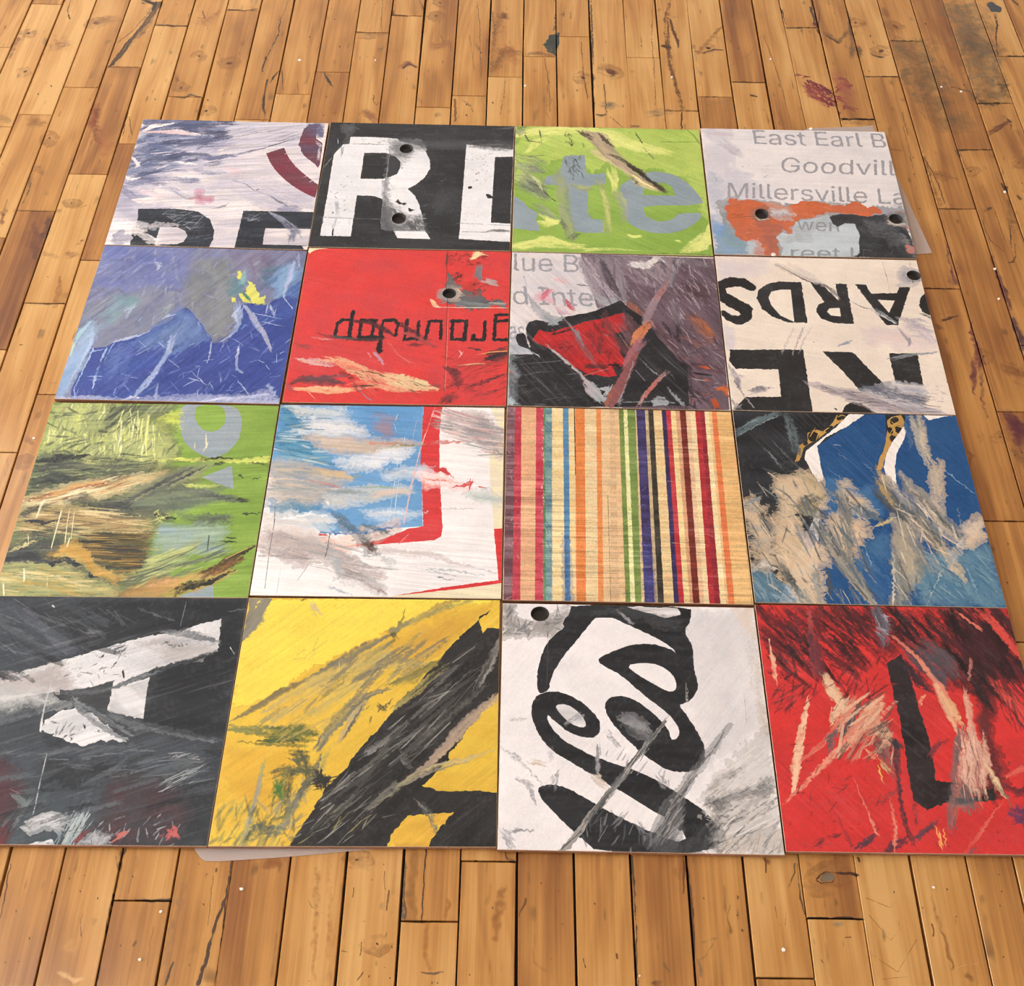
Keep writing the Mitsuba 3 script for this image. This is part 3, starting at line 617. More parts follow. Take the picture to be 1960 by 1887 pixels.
dict(ang=-10,fa=7,fc=70,fr=.035,soft=.33,thr=.3,w1=.03,w2=.018),
dict(fa=7,fc=80,fr=.05,k=.8,soft=.3,thr=.4,w1=.01,w2=.012),
dict(fa=6,fc=80,fr=.035,soft=.3,thr=.3,w2=.018),
dict(fa=7,fc=80,fr=.05,k=.8,soft=.3,thr=.42,w1=.02,w2=.012),
dict(fa=7,fc=80,fr=.05,k=.8,soft=.3,thr=.3,w1=.003,w2=.012),
dict(fr=.04,op=.64,thr=.32),
dict(ang=5,fa=6,fc=70,fr=.035,soft=.33,thr=.26,w1=.03,w2=.018),
dict(fa=6,fc=110,fr=.04,op=.72,thr=.36),
dict(fa=7,fc=80,fr=.05,k=.8,soft=.3,thr=.3,w1=.02,w2=.012),
dict(fa=7,fc=80,fr=.05,k=.8,soft=.3,thr=.38,w1=.006,w2=.012),
dict(fa=5,fc=100,fr=.035,soft=.375,thr=.2,w1=.02,w2=.018),
dict(fa=5,fc=130,fr=.04,op=.76,thr=.38),
dict(ang=35,fa=7,fc=50,fr=.035,soft=.3,thr=.28,w1=.03,w2=.018),
dict(ang=-20,fa=7,fc=50,fr=.035,soft=.3,thr=.26,w1=.03,w2=.018),
dict(fa=7,fc=80,fr=.05,k=.8,soft=.3,thr=.2,w1=.02,w2=.012),
dict(fa=7,fc=80,fr=.05,k=.8,soft=.3,thr=.26,w1=.02,w2=.012),
dict(ang=5,fa=6,fc=60,fr=.035,soft=.375,thr=.22,w1=.03,w2=.018),
dict(fa=6,fc=90,fr=.04,op=.68,thr=.38),
dict(ang=-35,fa=6,fc=90,fr=.035,soft=.33,thr=.28,w1=.02,w2=.018),
dict(fa=6,fc=110,fr=.04,op=.72,thr=.38),
dict(ang=-20,fa=7,fc=60,fr=.035,soft=.33,thr=.28,w1=.03,w2=.018),
dict(fa=7,fc=80,fr=.05,k=.8,soft=.3,thr=.36,w1=.02,w2=.012),
dict(fa=7,fc=80,fr=.05,k=.8,soft=.3,thr=.3,w1=.015,w2=.012),
dict(fa=14,fr=.05,soft=.24,thr=.28),
dict(fa=5,fc=10,gr=0,va=.06),
dict(fa=8,fc=12,gr=0,va=.1,w2=.004),
dict(gr=0,va=.06),
dict(gr=0,va=.05),
dict(ang=15,fa=5,fc=60,fr=.035,soft=.375,thr=.22,w1=.03,w2=.018),
dict(ang=15,fa=6,fc=60,fr=.035,soft=.375,thr=.42,w1=.03,w2=.018),
dict(fa=5,fc=100,fr=.04,op=.64,thr=.4),
dict(ang=5,fa=5,fc=80,fr=.035,soft=.33,thr=.3,w1=.03,w2=.018),
dict(ang=10,fa=6,fc=50,fr=.035,soft=.375,thr=.3,w1=.04,w2=.018),
dict(fa=7,fc=80,fr=.04,op=.64,thr=.4),
dict(ang=10,fa=6,fc=60,fr=.035,soft=.33,thr=.42,w2=.018),
dict(fa=5,fc=70,fr=.035,soft=.3,thr=.26,w1=.02,w2=.018),
dict(fa=6,fc=90,fr=.05,k=.8,soft=.33,thr=.36,w1=.006,w2=.012),
dict(fa=6,fc=90,fr=.05,k=.8,soft=.33,thr=.36,w1=.003,w2=.012),
dict(ang=-10,fa=6,fc=70,fr=.035,soft=.3,thr=.26,w1=.03,w2=.018),
dict(fa=6,fc=60,fr=.035,soft=.33,thr=.32,w1=.03,w2=.018),
dict(ang=5,fa=6,fc=70,fr=.035,soft=.33,thr=.18,w1=.03,w2=.018),
dict(fa=6,fc=90,fr=.04,op=.64,thr=.4),
dict(fa=6,fc=90,fr=.05,k=.8,soft=.33,thr=.32,w1=.006,w2=.012),
dict(fa=6,fc=90,fr=.05,k=.8,soft=.33,thr=.34,w1=.015,w2=.012),
dict(fa=5,fc=80,fr=.035,soft=.3,thr=.24,w1=.02,w2=.018),
dict(fa=6,fc=90,fr=.05,k=.8,soft=.33,thr=.4,w1=.015,w2=.012),
dict(fa=6,fc=90,fr=.05,k=.8,soft=.33,thr=.42,w1=.01,w2=.012),
dict(ang=5,fa=7,fc=60,fr=.035,soft=.33,thr=.34,w1=.03,w2=.018),
dict(ang=5,fa=6,fc=60,fr=.035,soft=.375,thr=.3,w1=.03,w2=.018),
dict(fa=6,fc=70,fr=.035,soft=.33,thr=.42,w2=.018),
dict(ang=10,fa=5,fc=60,fr=.035,soft=.42,thr=.24,w1=.04,w2=.018),
dict(ang=10,fa=5,fc=50,fr=.035,soft=.42,thr=.36,w1=.03,w2=.018),
dict(fa=7,fc=50,fr=.035,soft=.33,thr=.3,w1=.03,w2=.018),
dict(ang=45,fa=7,fc=60,fr=.035,soft=.3,thr=.28,w1=.03,w2=.018),
dict(fa=6,fc=90,fr=.05,k=.8,soft=.33,thr=.32,w1=.01,w2=.012),
dict(fa=6,fc=90,fr=.05,k=.8,soft=.33,thr=.36,w1=.01,w2=.012),
dict(fa=6,fc=90,fr=.05,k=.8,soft=.33,thr=.46,w1=.01,w2=.012),
dict(fr=.05,soft=.24,thr=.32),
dict(ang=10,fa=6,fc=80,fr=.035,soft=.3,thr=.3,w1=.03,w2=.018),
dict(fa=6,fc=90,fr=.05,k=.8,soft=.33,thr=.3,w1=.01,w2=.012),
dict(fa=6,fc=90,fr=.05,k=.8,soft=.33,thr=.3,w1=.006,w2=.012),
dict(fa=6,fc=90,fr=.05,k=.8,soft=.33,thr=.42,w1=.006,w2=.012),
dict(ang=15,fa=6,fc=60,fr=.035,soft=.33,thr=.34,w1=.02,w2=.018),
dict(fa=6,fc=90,fr=.05,k=.8,soft=.33,thr=.4,w1=.003,w2=.012),
dict(fa=8,fc=40,fr=.035,soft=.33,thr=.36,w1=.04,w2=.018),
dict(fa=16,fr=.05,soft=.24,thr=.36),
dict(fa=14,fr=.05,soft=.24,thr=.36),
dict(ang=30,fa=6,fc=80,fr=.035,soft=.375,thr=.42,w1=.03,w2=.018),
dict(fa=6,fc=90,fr=.05,k=.8,soft=.33,thr=.46,w1=.006,w2=.012),
dict(fa=6,fc=90,fr=.05,k=.8,soft=.33,thr=.46,w1=.003,w2=.012),
dict(fa=6,fc=90,fr=.05,k=.8,soft=.33,thr=.46,w1=.02,w2=.012),
dict(fa=5,fc=100,fr=.04,op=.64,thr=.42),
dict(fa=40,fr=.05,soft=.24,thr=.34),
dict(fa=2,fc=3,gr=0,va=.1),
dict(ang=90,fa=60,fc=6,gr=0,va=.25,w2=.0022),
dict(ang=95,fa=60,fc=6,gr=0,va=.25,w2=.0022),
dict(ang=90,fa=6,fc=30,fr=.035,soft=.375,thr=.4,w2=.018),
dict(ang=95,fr=.035,soft=.3,thr=.3,w2=.018),
dict(fa=6,fc=40,op=.26,thr=.42),
dict(fa=20,fc=60,op=.48,thr=.4),
dict(fa=20,op=.64,thr=.36),
dict(op=.48,thr=.42),
dict(op=.4,thr=.44),
dict(fa=40,fr=.05,soft=.24,thr=.4),
dict(fa=6,fc=18,gr=0,va=.2),
dict(fa=8,fc=14,gr=0,va=.12),
dict(ang=50,fa=7,fc=40,fr=.035,soft=.45,thr=.3,w1=.05,w2=.018),
dict(ang=45,fa=7,fc=40,fr=.035,soft=.45,thr=.26,w1=.05,w2=.018),
dict(ang=60,fa=7,fc=30,fr=.035,soft=.45,thr=.42,w1=.05,w2=.018),
dict(fa=7,fc=30,fr=.035,soft=.45,thr=.42,w1=.05,w2=.018),
dict(fa=10,fc=20,gr=0,w1=.01),
dict(fa=20,fr=.05,soft=.24,thr=.2,w1=.003),
dict(fa=14,fc=80,fr=.05,soft=.24,thr=.42),
dict(fa=7,fc=50,fr=.035,soft=.3,thr=.14,w1=.04,w2=.012),
dict(fa=7,fc=50,fr=.035,soft=.3,thr=.28,w1=.04,w2=.018),
dict(fa=8,fc=50,fr=.035,soft=.3,thr=.28,w1=.03,w2=.018),
dict(fa=7,fc=50,fr=.035,soft=.3,thr=.24,w1=.03,w2=.018),
dict(ang=95,fa=6,fc=60,fr=.035,soft=.3,thr=.22,w1=.02,w2=.018),
dict(fa=8,fc=40,fr=.035,soft=.3,thr=.2,w1=.03,w2=.018),
dict(ang=65,fa=7,fc=60,fr=.035,soft=.3,thr=.28,w1=.03,w2=.018),
dict(ang=90,fa=5,fc=80,fr=.035,soft=.33,thr=.26,w1=.03,w2=.018),
dict(fa=7,fc=80,fr=.05,k=.8,soft=.3,thr=.36,w1=.015,w2=.012),
dict(fa=7,fc=80,fr=.05,k=.8,soft=.3,thr=.4,w1=.015,w2=.012),
dict(fa=7,fc=80,fr=.05,k=.8,soft=.3,thr=.32,w1=.015,w2=.012),
dict(fa=7,fc=80,fr=.05,k=.8,soft=.3,thr=.34,w1=.01,w2=.012),
dict(fa=7,fc=80,fr=.05,k=.8,soft=.3,thr=.32,w1=.02,w2=.012),
dict(fa=7,fc=80,fr=.05,k=.8,soft=.3,thr=.46,w1=.02,w2=.012),
dict(fa=7,fc=80,fr=.05,k=.8,soft=.3,thr=.4,w1=.02,w2=.012),
dict(fa=7,fc=80,fr=.05,k=.8,soft=.3,thr=.28,w1=.006,w2=.012),
dict(fa=7,fc=80,fr=.05,k=.8,soft=.3,thr=.44,w1=.02,w2=.012),
dict(fa=7,fc=80,fr=.05,k=.8,soft=.3,thr=.36,w1=.003,w2=.012),
dict(fa=7,fc=80,fr=.05,k=.8,soft=.3,thr=.32,w1=.003,w2=.012),
dict(fa=7,fc=100,fr=.04,op=.8,thr=.38),
dict(fa=8,fc=90,fr=.04,op=.64,thr=.42),
dict(fa=8,fc=80,fr=.04,op=.64,thr=.44),
dict(fa=7,fc=80,fr=.05,k=.8,soft=.3,thr=.42,w1=.003,w2=.012),
dict(fa=7,fc=80,fr=.05,k=.8,soft=.3,thr=.42,w1=.006,w2=.012),
dict(fa=5,fc=16,gr=0,va=.2),
dict(fa=5,fc=18,fr=.035,soft=.375,thr=.14,w1=.03,w2=.018),
dict(fa=5,fc=24,fr=.035,soft=.45,thr=.3,w1=.05,w2=.018),
dict(ang=30,fa=5,fc=30,fr=.035,soft=.45,thr=.32,w1=.05,w2=.018),
dict(fa=5,fc=40,fr=.035,soft=.45,thr=.36,w1=.05,w2=.018),
dict(ang=-70,fa=6,fc=50,fr=.035,soft=.45,thr=.34,w1=.05,w2=.018),
dict(fa=6,fc=30,fr=.035,soft=.45,thr=.3,w1=.05,w2=.018),
dict(ang=85,fa=6,fc=40,fr=.035,soft=.375,thr=.36,w1=.04,w2=.018),
dict(ang=75,fa=6,fc=40,fr=.035,soft=.375,thr=.38,w1=.04,w2=.018),
dict(ang=70,fa=6,fc=40,fr=.035,soft=.45,thr=.48,w2=.018),
dict(fa=6,fc=20,gr=0,va=.15,w2=.008),
dict(ang=-15,fa=6,fc=40,fr=.035,soft=.375,thr=.26,w1=.03,w2=.018),
dict(ang=5,fa=6,fc=40,fr=.035,soft=.33,thr=.34,w1=.03,w2=.018),
dict(ang=40,fa=9,fc=40,thr=.1),
dict(fa=6,fc=24,thr=.1,w1=.02,w2=.01),
dict(fa=7,fc=50,fr=.035,soft=.33,thr=.28,w1=.03,w2=.018),
dict(fa=6,fc=80,fr=.05,k=.8,soft=.3,thr=.26,w1=.015,w2=.01),
dict(fa=6,fc=80,fr=.05,k=.8,soft=.3,thr=.34,w1=.01,w2=.01),
dict(fa=6,fc=80,fr=.05,k=.8,soft=.3,thr=.36,w1=.015,w2=.01),
dict(fa=6,fc=80,fr=.05,k=.8,soft=.3,thr=.34,w1=.006,w2=.01),
dict(fa=6,fc=80,fr=.05,k=.8,soft=.3,thr=.38,w1=.01,w2=.01),
dict(fa=6,fc=80,fr=.05,k=.8,soft=.3,thr=.4,w1=.015,w2=.01),
dict(fa=6,fc=80,fr=.05,k=.8,soft=.3,thr=.4,w1=.006,w2=.01),
dict(fa=6,fc=80,fr=.05,k=.8,soft=.3,thr=.4,w1=.02,w2=.01),
dict(fa=6,fc=80,fr=.05,k=.8,soft=.3,thr=.38,w1=.006,w2=.01),
dict(fa=6,fc=80,fr=.05,k=.8,soft=.3,thr=.46,w1=.02,w2=.01),
dict(fa=6,fc=80,fr=.05,k=.8,soft=.3,thr=.36,w1=.003,w2=.01),
dict(fa=6,fc=80,fr=.05,k=.8,soft=.3,thr=.4,w1=.003,w2=.01),
dict(fa=6,fc=80,fr=.05,k=.8,soft=.3,thr=.44,w1=.015,w2=.01),
dict(fr=.04,op=.64,thr=.34),
dict(fa=6,fc=100,fr=.04,op=.64,thr=.42),
dict(fr=.04,op=.72,thr=.38),
dict(fa=8,fc=40,fr=.035,soft=.3,thr=.24,w1=.03,w2=.012),
dict(fa=9,fc=40,thr=.26,w1=.02),
dict(fa=9,fc=50,fr=.035,soft=.3,thr=.36,w1=.03,w2=.018),
dict(fr=.04,op=.72,thr=.34),
dict(fr=.05,soft=.24,thr=.36,w1=.015),
dict(fr=.05,soft=.24,thr=.4,w1=.015),
dict(fr=.05,soft=.24,thr=.42),
dict(fa=30,fr=.05,soft=.24,thr=.34),
dict(fa=30,fr=.05,soft=.24,thr=.3),
dict(fr=.05,soft=.24,thr=.2),
dict(fa=5,fc=90,fr=.04,op=.72,thr=.46),
dict(fa=6,fc=12,gr=0,va=.08),
dict(fa=5,fc=14,fr=.035,soft=.45,thr=.1,va=.06,w2=.018),
dict(ang=-40,fa=6,fc=40,fr=.035,soft=.45,thr=.3,w1=.03,w2=.018),
dict(fa=6,fc=20,fr=.035,soft=.45,thr=.3,w1=.04,w2=.018),
dict(ang=-60,fa=7,fc=40,thr=.1,w1=.01),
dict(fa=6,fc=80,fr=.05,k=.8,soft=.3,thr=.36,w1=.02,w2=.01),
dict(ang=-50,fa=6,fc=40,gr=0,va=.2,w1=.01,w2=.006),
dict(thr=.1,w1=.015,w2=.008),
dict(thr=.05,w1=.01,w2=.008),
dict(fa=6,fc=90,fr=.05,k=.8,soft=.3,thr=.26,w1=.01,w2=.01),
dict(fa=6,fc=90,fr=.05,k=.8,soft=.3,thr=.3,w1=.015,w2=.01),
dict(fa=6,fc=90,fr=.05,k=.8,soft=.3,thr=.36,w1=.015,w2=.01),
dict(fa=6,fc=90,fr=.05,k=.8,soft=.3,thr=.34,w1=.006,w2=.01),
dict(fa=6,fc=90,fr=.05,k=.8,soft=.3,thr=.28,w1=.006,w2=.01),
dict(fa=6,fc=90,fr=.05,k=.8,soft=.3,thr=.3,w1=.01,w2=.01),
dict(fa=6,fc=90,fr=.05,k=.8,soft=.3,thr=.42,w1=.015,w2=.01),
dict(fa=6,fc=90,fr=.05,k=.8,soft=.3,thr=.46,w1=.015,w2=.01),
dict(fa=6,fc=90,fr=.05,k=.8,soft=.3,thr=.4,w1=.015,w2=.01),
dict(fa=6,fc=90,fr=.05,k=.8,soft=.3,thr=.34,w1=.015,w2=.01),
dict(fa=6,fc=90,fr=.05,k=.8,soft=.3,thr=.3,w1=.006,w2=.01),
dict(fa=6,fc=90,fr=.05,k=.8,soft=.3,thr=.32,w1=.015,w2=.01),
dict(fa=6,fc=90,fr=.05,k=.8,soft=.3,thr=.36,w1=.01,w2=.01),
dict(fa=6,fc=90,fr=.05,k=.8,soft=.3,thr=.38,w1=.015,w2=.01),
dict(fa=6,fc=90,fr=.05,k=.8,soft=.3,thr=.44,w1=.015,w2=.01),
dict(fa=6,fc=90,fr=.05,k=.8,soft=.3,thr=.4,w1=.01,w2=.01),
dict(fa=6,fc=90,fr=.05,k=.8,soft=.3,thr=.42,w1=.01,w2=.01),
dict(fa=6,fc=90,fr=.05,k=.8,soft=.3,thr=.38,w1=.01,w2=.01),
dict(fa=6,fc=90,fr=.05,k=.8,soft=.3,thr=.38,w1=.006,w2=.01),
dict(fa=6,fc=120,fr=.04,op=.48,soft=.375,thr=.45),
dict(fr=.04,op=.6,soft=.45,thr=.44),
dict(fr=.04,op=.64,thr=.46),
dict(fr=.05,soft=.24,thr=.55),
dict(fa=30,fr=.05,soft=.24,thr=.42),
dict(fa=5,fc=110,fr=.04,op=.72,thr=.46),
dict(ang=90,fa=5,fc=20,fr=.035,soft=.525,thr=.2,w1=.05,w2=.018),
dict(fa=6,fc=20,fr=.035,soft=.525,thr=.3,w1=.05,w2=.018),
dict(ang=90,fa=6,fc=60,fr=.035,soft=.45,thr=.55,w2=.018),
dict(fa=9,fc=24,fr=.035,soft=.3,thr=.12,va=.2,w1=.015,w2=.018),
dict(thr=.1,w1=.02),
dict(ang=15,fa=7,fc=60,fr=.035,soft=.3,thr=.4,w1=.03,w2=.018),
dict(ang=30,fa=9,fc=30,fr=.035,soft=.375,thr=.2,w2=.018),
dict(fa=6,fc=80,fr=.05,k=.8,soft=.3,thr=.4,w1=.01,w2=.01),
dict(fa=6,fc=80,fr=.05,k=.8,soft=.3,thr=.44,w1=.006,w2=.01),
dict(ang=-50,fa=5,fc=90,fr=.035,soft=.3,thr=.16,w1=.01,w2=.006),
dict(fa=6,fc=80,fr=.05,k=.8,soft=.3,thr=.36,w1=.006,w2=.01),
dict(ang=-50,fa=5,fc=90,fr=.035,soft=.3,thr=.28,w1=.015,w2=.008),
dict(ang=-35,fa=5,fc=60,fr=.035,soft=.375,thr=.2,w1=.04,w2=.018),
dict(fa=5,fc=90,fr=.04,op=.68,thr=.38),
dict(ang=-15,fa=7,fc=60,fr=.035,soft=.33,thr=.36,w1=.04,w2=.018),
dict(fa=6,fc=30,fr=.035,soft=.45,thr=.42,w1=.05,w2=.018),
dict(ang=-40,fa=6,fc=60,fr=.035,soft=.33,thr=.3,w1=.04,w2=.018),
dict(fa=6,fc=80,fr=.05,k=.8,soft=.3,thr=.44,w1=.01,w2=.01),
dict(fa=6,fc=80,fr=.05,k=.8,soft=.3,thr=.44,w1=.02,w2=.01),
dict(fa=6,fc=80,fr=.05,k=.8,soft=.3,thr=.44,w1=.003,w2=.01),
dict(fa=30,fr=.05,soft=.24,thr=.44),
dict(ang=60,fa=6,fc=70,fr=.035,soft=.3,thr=.44,w1=.03,w2=.018),
dict(fa=6,fc=100,fr=.04,op=.76,thr=.38),
dict(fa=6,fc=100,fr=.04,op=.76,thr=.36),
dict(fa=7,fc=110,fr=.04,op=.8,thr=.38),
dict(fa=7,fc=110,fr=.04,op=.72,thr=.44),
dict(ang=70,fa=6,fc=60,fr=.035,soft=.375,thr=.24,w1=.05,w2=.018),
dict(fa=6,fc=20,gr=0,va=.15,w1=.01,w2=.006),
dict(ang=95,fa=6,fc=60,fr=.035,soft=.3,thr=.2,w1=.03,w2=.018),
dict(thr=.2,w2=.01),
dict(fa=6,fc=90,fr=.05,k=.8,soft=.3,thr=.28,w1=.01,w2=.01),
dict(fa=6,fc=90,fr=.05,k=.8,soft=.3,thr=.34,w1=.01,w2=.01),
dict(fa=6,fc=90,fr=.05,k=.8,soft=.3,thr=.32,w1=.01,w2=.01),
dict(fa=6,fc=90,fr=.05,k=.8,soft=.3,thr=.28,w1=.003,w2=.01),
dict(fa=6,fc=90,fr=.05,k=.8,soft=.3,thr=.26,w1=.015,w2=.01),
dict(fa=6,fc=90,fr=.05,k=.8,soft=.3,thr=.36,w1=.006,w2=.01),
dict(fa=6,fc=90,fr=.05,k=.8,soft=.3,thr=.42,w1=.006,w2=.01),
dict(fa=6,fc=90,fr=.05,k=.8,soft=.3,thr=.36,w1=.003,w2=.01),
dict(fa=6,fc=90,fr=.05,k=.8,soft=.3,thr=.4,w1=.006,w2=.01),
dict(fa=6,fc=90,fr=.05,k=.8,soft=.3,thr=.32,w1=.006,w2=.01),
dict(fa=6,fc=90,fr=.05,k=.8,soft=.3,thr=.32,w1=.003,w2=.01),
dict(fa=7,fc=90,fr=.04,op=.64,thr=.42),
dict(fa=7,fc=100,fr=.04,op=.72,thr=.44),
dict(fa=20,fc=300,soft=.2,thr=.3,w1=.003,w2=.002),
dict(ep=2.0,fa=14,fc=120,op=.85,soft=.45,thr=.46,w1=.01,w2=.004),
dict(fa=20,fc=300,soft=.2,thr=.3,w2=.002),
dict(fa=30,fc=60,soft=.3,thr=.4,w1=.01,w2=.004),
dict(fa=40,fc=80,soft=.25,thr=.2,w1=.006,w2=.003),
dict(ep=2.0,fa=14,fc=120,op=.85,soft=.45,thr=.44,w1=.01,w2=.004),
dict(ep=2.0,fa=14,fc=120,op=.85,soft=.45,thr=.42,w1=.006,w2=.004),
dict(ep=2.0,fa=14,fc=120,op=.85,soft=.45,thr=.45,w1=.01,w2=.004),
dict(ep=2.0,fa=14,fc=120,op=.85,soft=.45,thr=.38,w1=.006,w2=.004),
dict(ep=2.0,fa=14,fc=120,op=.85,soft=.45,thr=.4,w1=.01,w2=.004),
dict(ep=2.0,fa=14,fc=120,op=.85,soft=.45,thr=.5,w1=.01,w2=.004),
dict(ep=2.0,fa=14,fc=120,op=.85,soft=.45,thr=.44,w1=.003,w2=.004),
dict(fa=30,fc=200,soft=.16,thr=.28),
dict(ep=2.0,fa=14,fc=120,op=.85,soft=.45,thr=.36,w1=.01,w2=.004),
dict(ep=2.0,fa=14,fc=120,op=.85,soft=.45,thr=.42,w1=.01,w2=.004),
dict(ep=2.0,fa=14,fc=120,op=.85,soft=.45,thr=.34,w1=.006,w2=.004),
dict(ep=2.0,fa=14,fc=120,op=.85,soft=.45,thr=.48,w1=.01,w2=.004),
dict(ep=2.0,fa=14,fc=120,op=.85,soft=.45,thr=.36,w1=.006,w2=.004),
dict(fa=30,fc=60,soft=.25,thr=.22,w1=.01,w2=.004),
dict(ep=2.0,fa=14,fc=120,op=.85,soft=.45,thr=.44,w1=.006,w2=.004),
dict(ep=2.0,fa=14,fc=120,op=.85,soft=.45,thr=.3,w1=.006,w2=.004),
dict(fa=20,fc=300,soft=.2,thr=.36,w1=.003,w2=.002),
dict(ep=2.0,fa=14,fc=120,op=.85,soft=.45,thr=.42,w1=.003,w2=.004),
dict(ep=2.0,fa=14,fc=120,op=.85,soft=.45,thr=.36,w1=.003,w2=.004),
dict(fa=20,fc=300,soft=.2,thr=.4,w1=.003,w2=.002),
dict(fa=20,fc=300,soft=.2,thr=.44,w1=.003,w2=.002),
dict(ep=2.0,fa=14,fc=120,op=.85,soft=.45,thr=.46,w1=.006,w2=.004),
dict(fa=20,fc=300,soft=.2,thr=.38,w1=.003,w2=.002),
dict(ep=2.0,fa=14,fc=120,op=.85,soft=.45,thr=.48,w1=.006,w2=.004),
dict(fa=20,fc=200,op=1,thr=.34),
dict(fa=20,fc=200,op=1,thr=.38),
dict(ep=2.0,fa=14,fc=120,op=.85,soft=.45,thr=.4,w1=.006,w2=.004),
dict(fa=14,fc=90,op=.4,soft=.4,thr=.46),
dict(fa=10,fc=50,op=.6,soft=.5,thr=.34,w1=.03,w2=.01),
dict(fa=10,fc=50,op=.6,soft=.5,thr=.38,w1=.03,w2=.012),
dict(fa=10,fc=50,op=.6,soft=.5,thr=.36,w1=.03,w2=.012),
dict(fa=14,fc=90,op=.4,soft=.4,thr=.44),
dict(fa=30,fc=60,soft=.25,thr=.14,w1=.006,w2=.003),
dict(ep=2.0,fa=14,fc=120,op=.85,soft=.45,thr=.4,w1=.003,w2=.004),
dict(ep=2.0,fa=14,fc=120,op=.85,soft=.45,thr=.5,w1=.006,w2=.004),
dict(ep=2.0,fa=14,fc=120,op=.85,soft=.45,thr=.5,w1=.003,w2=.004),
dict(ep=2.0,fa=14,fc=120,op=.85,soft=.45,thr=.34,w1=.003,w2=.004),
dict(ep=2.0,fa=14,fc=120,op=.85,soft=.45,thr=.32,w1=.003,w2=.004),
dict(ep=2.0,fa=14,fc=120,op=.85,soft=.45,thr=.32,w1=.006,w2=.004),
dict(ep=2.0,fa=14,fc=120,op=.85,soft=.45,thr=.46,w1=.003,w2=.004),
dict(fa=20,fc=300,soft=.2,thr=.46,w1=.003,w2=.002),
dict(ep=2.0,fa=14,fc=120,op=.85,soft=.45,thr=.3,w1=.003,w2=.004),
dict(ep=2.0,fa=14,fc=120,op=.85,soft=.45,thr=.3,w1=.01,w2=.004),
dict(ep=2.0,fa=14,fc=120,op=.85,soft=.45,thr=.38,w1=.003,w2=.004),
dict(fa=20,fc=300,soft=.2,thr=.4,w2=.002),
dict(ep=2.0,fa=14,fc=120,op=.85,soft=.45,thr=.52,w1=.01,w2=.004),
dict(ep=2.0,fa=14,fc=120,op=.85,soft=.45,thr=.55,w1=.003,w2=.004),
dict(ep=2.0,fa=14,fc=120,op=.85,soft=.45,thr=.48,w1=.003,w2=.004),
dict(ep=2.0,fa=14,fc=120,op=.85,soft=.45,thr=.4,w2=.004),
dict(fa=20,fc=300,soft=.2,thr=.46,w2=.002),
dict(fa=30,fc=60,thr=.2),
dict(fa=20,fc=300,soft=.2,thr=.36,w2=.002),
dict(fa=20,fc=100,soft=.16,thr=.4)]      # brush: coverage, softness, grain and warp of a stroke
def j(c, i): return wood_stains.style(*[lin(h) for h in c.split()], **LOOKS[i])
wF, wL, wR = wood_stains.F, wood_stains.L, wood_stains.R
wL(j('2a1d14',592),'547,1858 544,1824 536,1785 521,1736 513,1699 504,1668 498,1657',[13.9,11.1,9.1,9.8,13,9,2.8])
wL(j('6a4c30',593),'545,1852 534,1763 505,1663',[25.3,21.7,13.1])
wL(j('2c2018',592),'524,1862 542,1852 543,1829',[26.4,11.4,3.5])
wL(j('7a5632',594),'498,1725 520,1768 537,1829',[3.9,2.4,1.9])
wL(j('3a2719',594),'775,1815 777,1760 772,1728 765,1692 764,1661 764,1651',[2,3.4,3.1,4.3,3.3,1.3])
wL(j('3a2719',592),'794,1657 786,1636 782,1621',[2.5,5.7,3.1])
wL(j('3a2719',592),'776,1631 776,1597 779,1558 787,1525',[4.5,2.5,4.7,2.3])
wL(j('3a2719',594),'797,1657 808,1593',[1.5,1.2])
wL(j('5a4030',594),'828,1623 834,1593',1.2)
wL(j('7a5c38',594),'782,1871 776,1815',[1.5,1.9])
wL(j('5a3a22',594),'388,1858 391,1824 400,1797',[1.8,2.6,4.2])
wF(j('7a4e2a',595),'457,1788 458,1786 457,1784 456,1782 454,1781 451,1781 449,1780 446,1781 444,1782 442,1784 440,1785 439,1787 439,1789 440,1791 441,1793 443,1794 445,1795 448,1795 451,1794 453,1793 455,1792 457,1790')
wF(j('6a3a24',596),'453,1788 453,1787 453,1785 452,1784 451,1784 450,1783 449,1783 447,1784 446,1784 445,1785 444,1786 444,1788 444,1789 444,1790 445,1791 446,1792 447,1792 448,1792 449,1792 450,1791 451,1790 452,1789')
wL(j('8a5c38',597),'392,1748 408,1717 388,1711',[26.3,36.9,32.3])
wL(j('6a3c22',598),'318,1709 324,1735 326,1678',[9,12.2,11])
wF(j('7a4e2a',595),'343,1754 344,1752 343,1751 342,1750 341,1749 340,1749 338,1749 336,1749 335,1750 333,1751 332,1752 332,1753 332,1755 332,1756 333,1757 334,1758 336,1758 337,1758 339,1758 341,1757 342,1756 343,1755')
wF(j('4a2c1a',596),'340,1754 341,1753 340,1752 340,1751 339,1751 339,1751 338,1751 337,1751 336,1751 336,1752 335,1753 335,1753 335,1754 335,1755 335,1756 336,1756 337,1756 337,1756 338,1756 339,1756 340,1755 340,1754')
wF(j('7a4e2a',595),'365,1641 365,1640 365,1639 364,1638 363,1638 362,1637 360,1637 359,1638 357,1638 356,1639 355,1640 355,1641 355,1642 355,1643 356,1644 357,1645 358,1645 360,1645 361,1645 363,1644 364,1643 365,1642')
wF(j('4a2c1a',596),'362,1641 362,1641 362,1640 362,1639 362,1639 361,1639 360,1639 360,1639 359,1639 358,1640 358,1640 358,1641 358,1642 358,1642 358,1643 358,1643 359,1644 360,1644 360,1643 361,1643 362,1643 362,1642')
wL(j('5a3030',594),'631,1832 640,1808',[2,3.9])
wL(j('8a5632',599),'619,1810 646,1800 656,1833',[26.7,32.9,13.8])
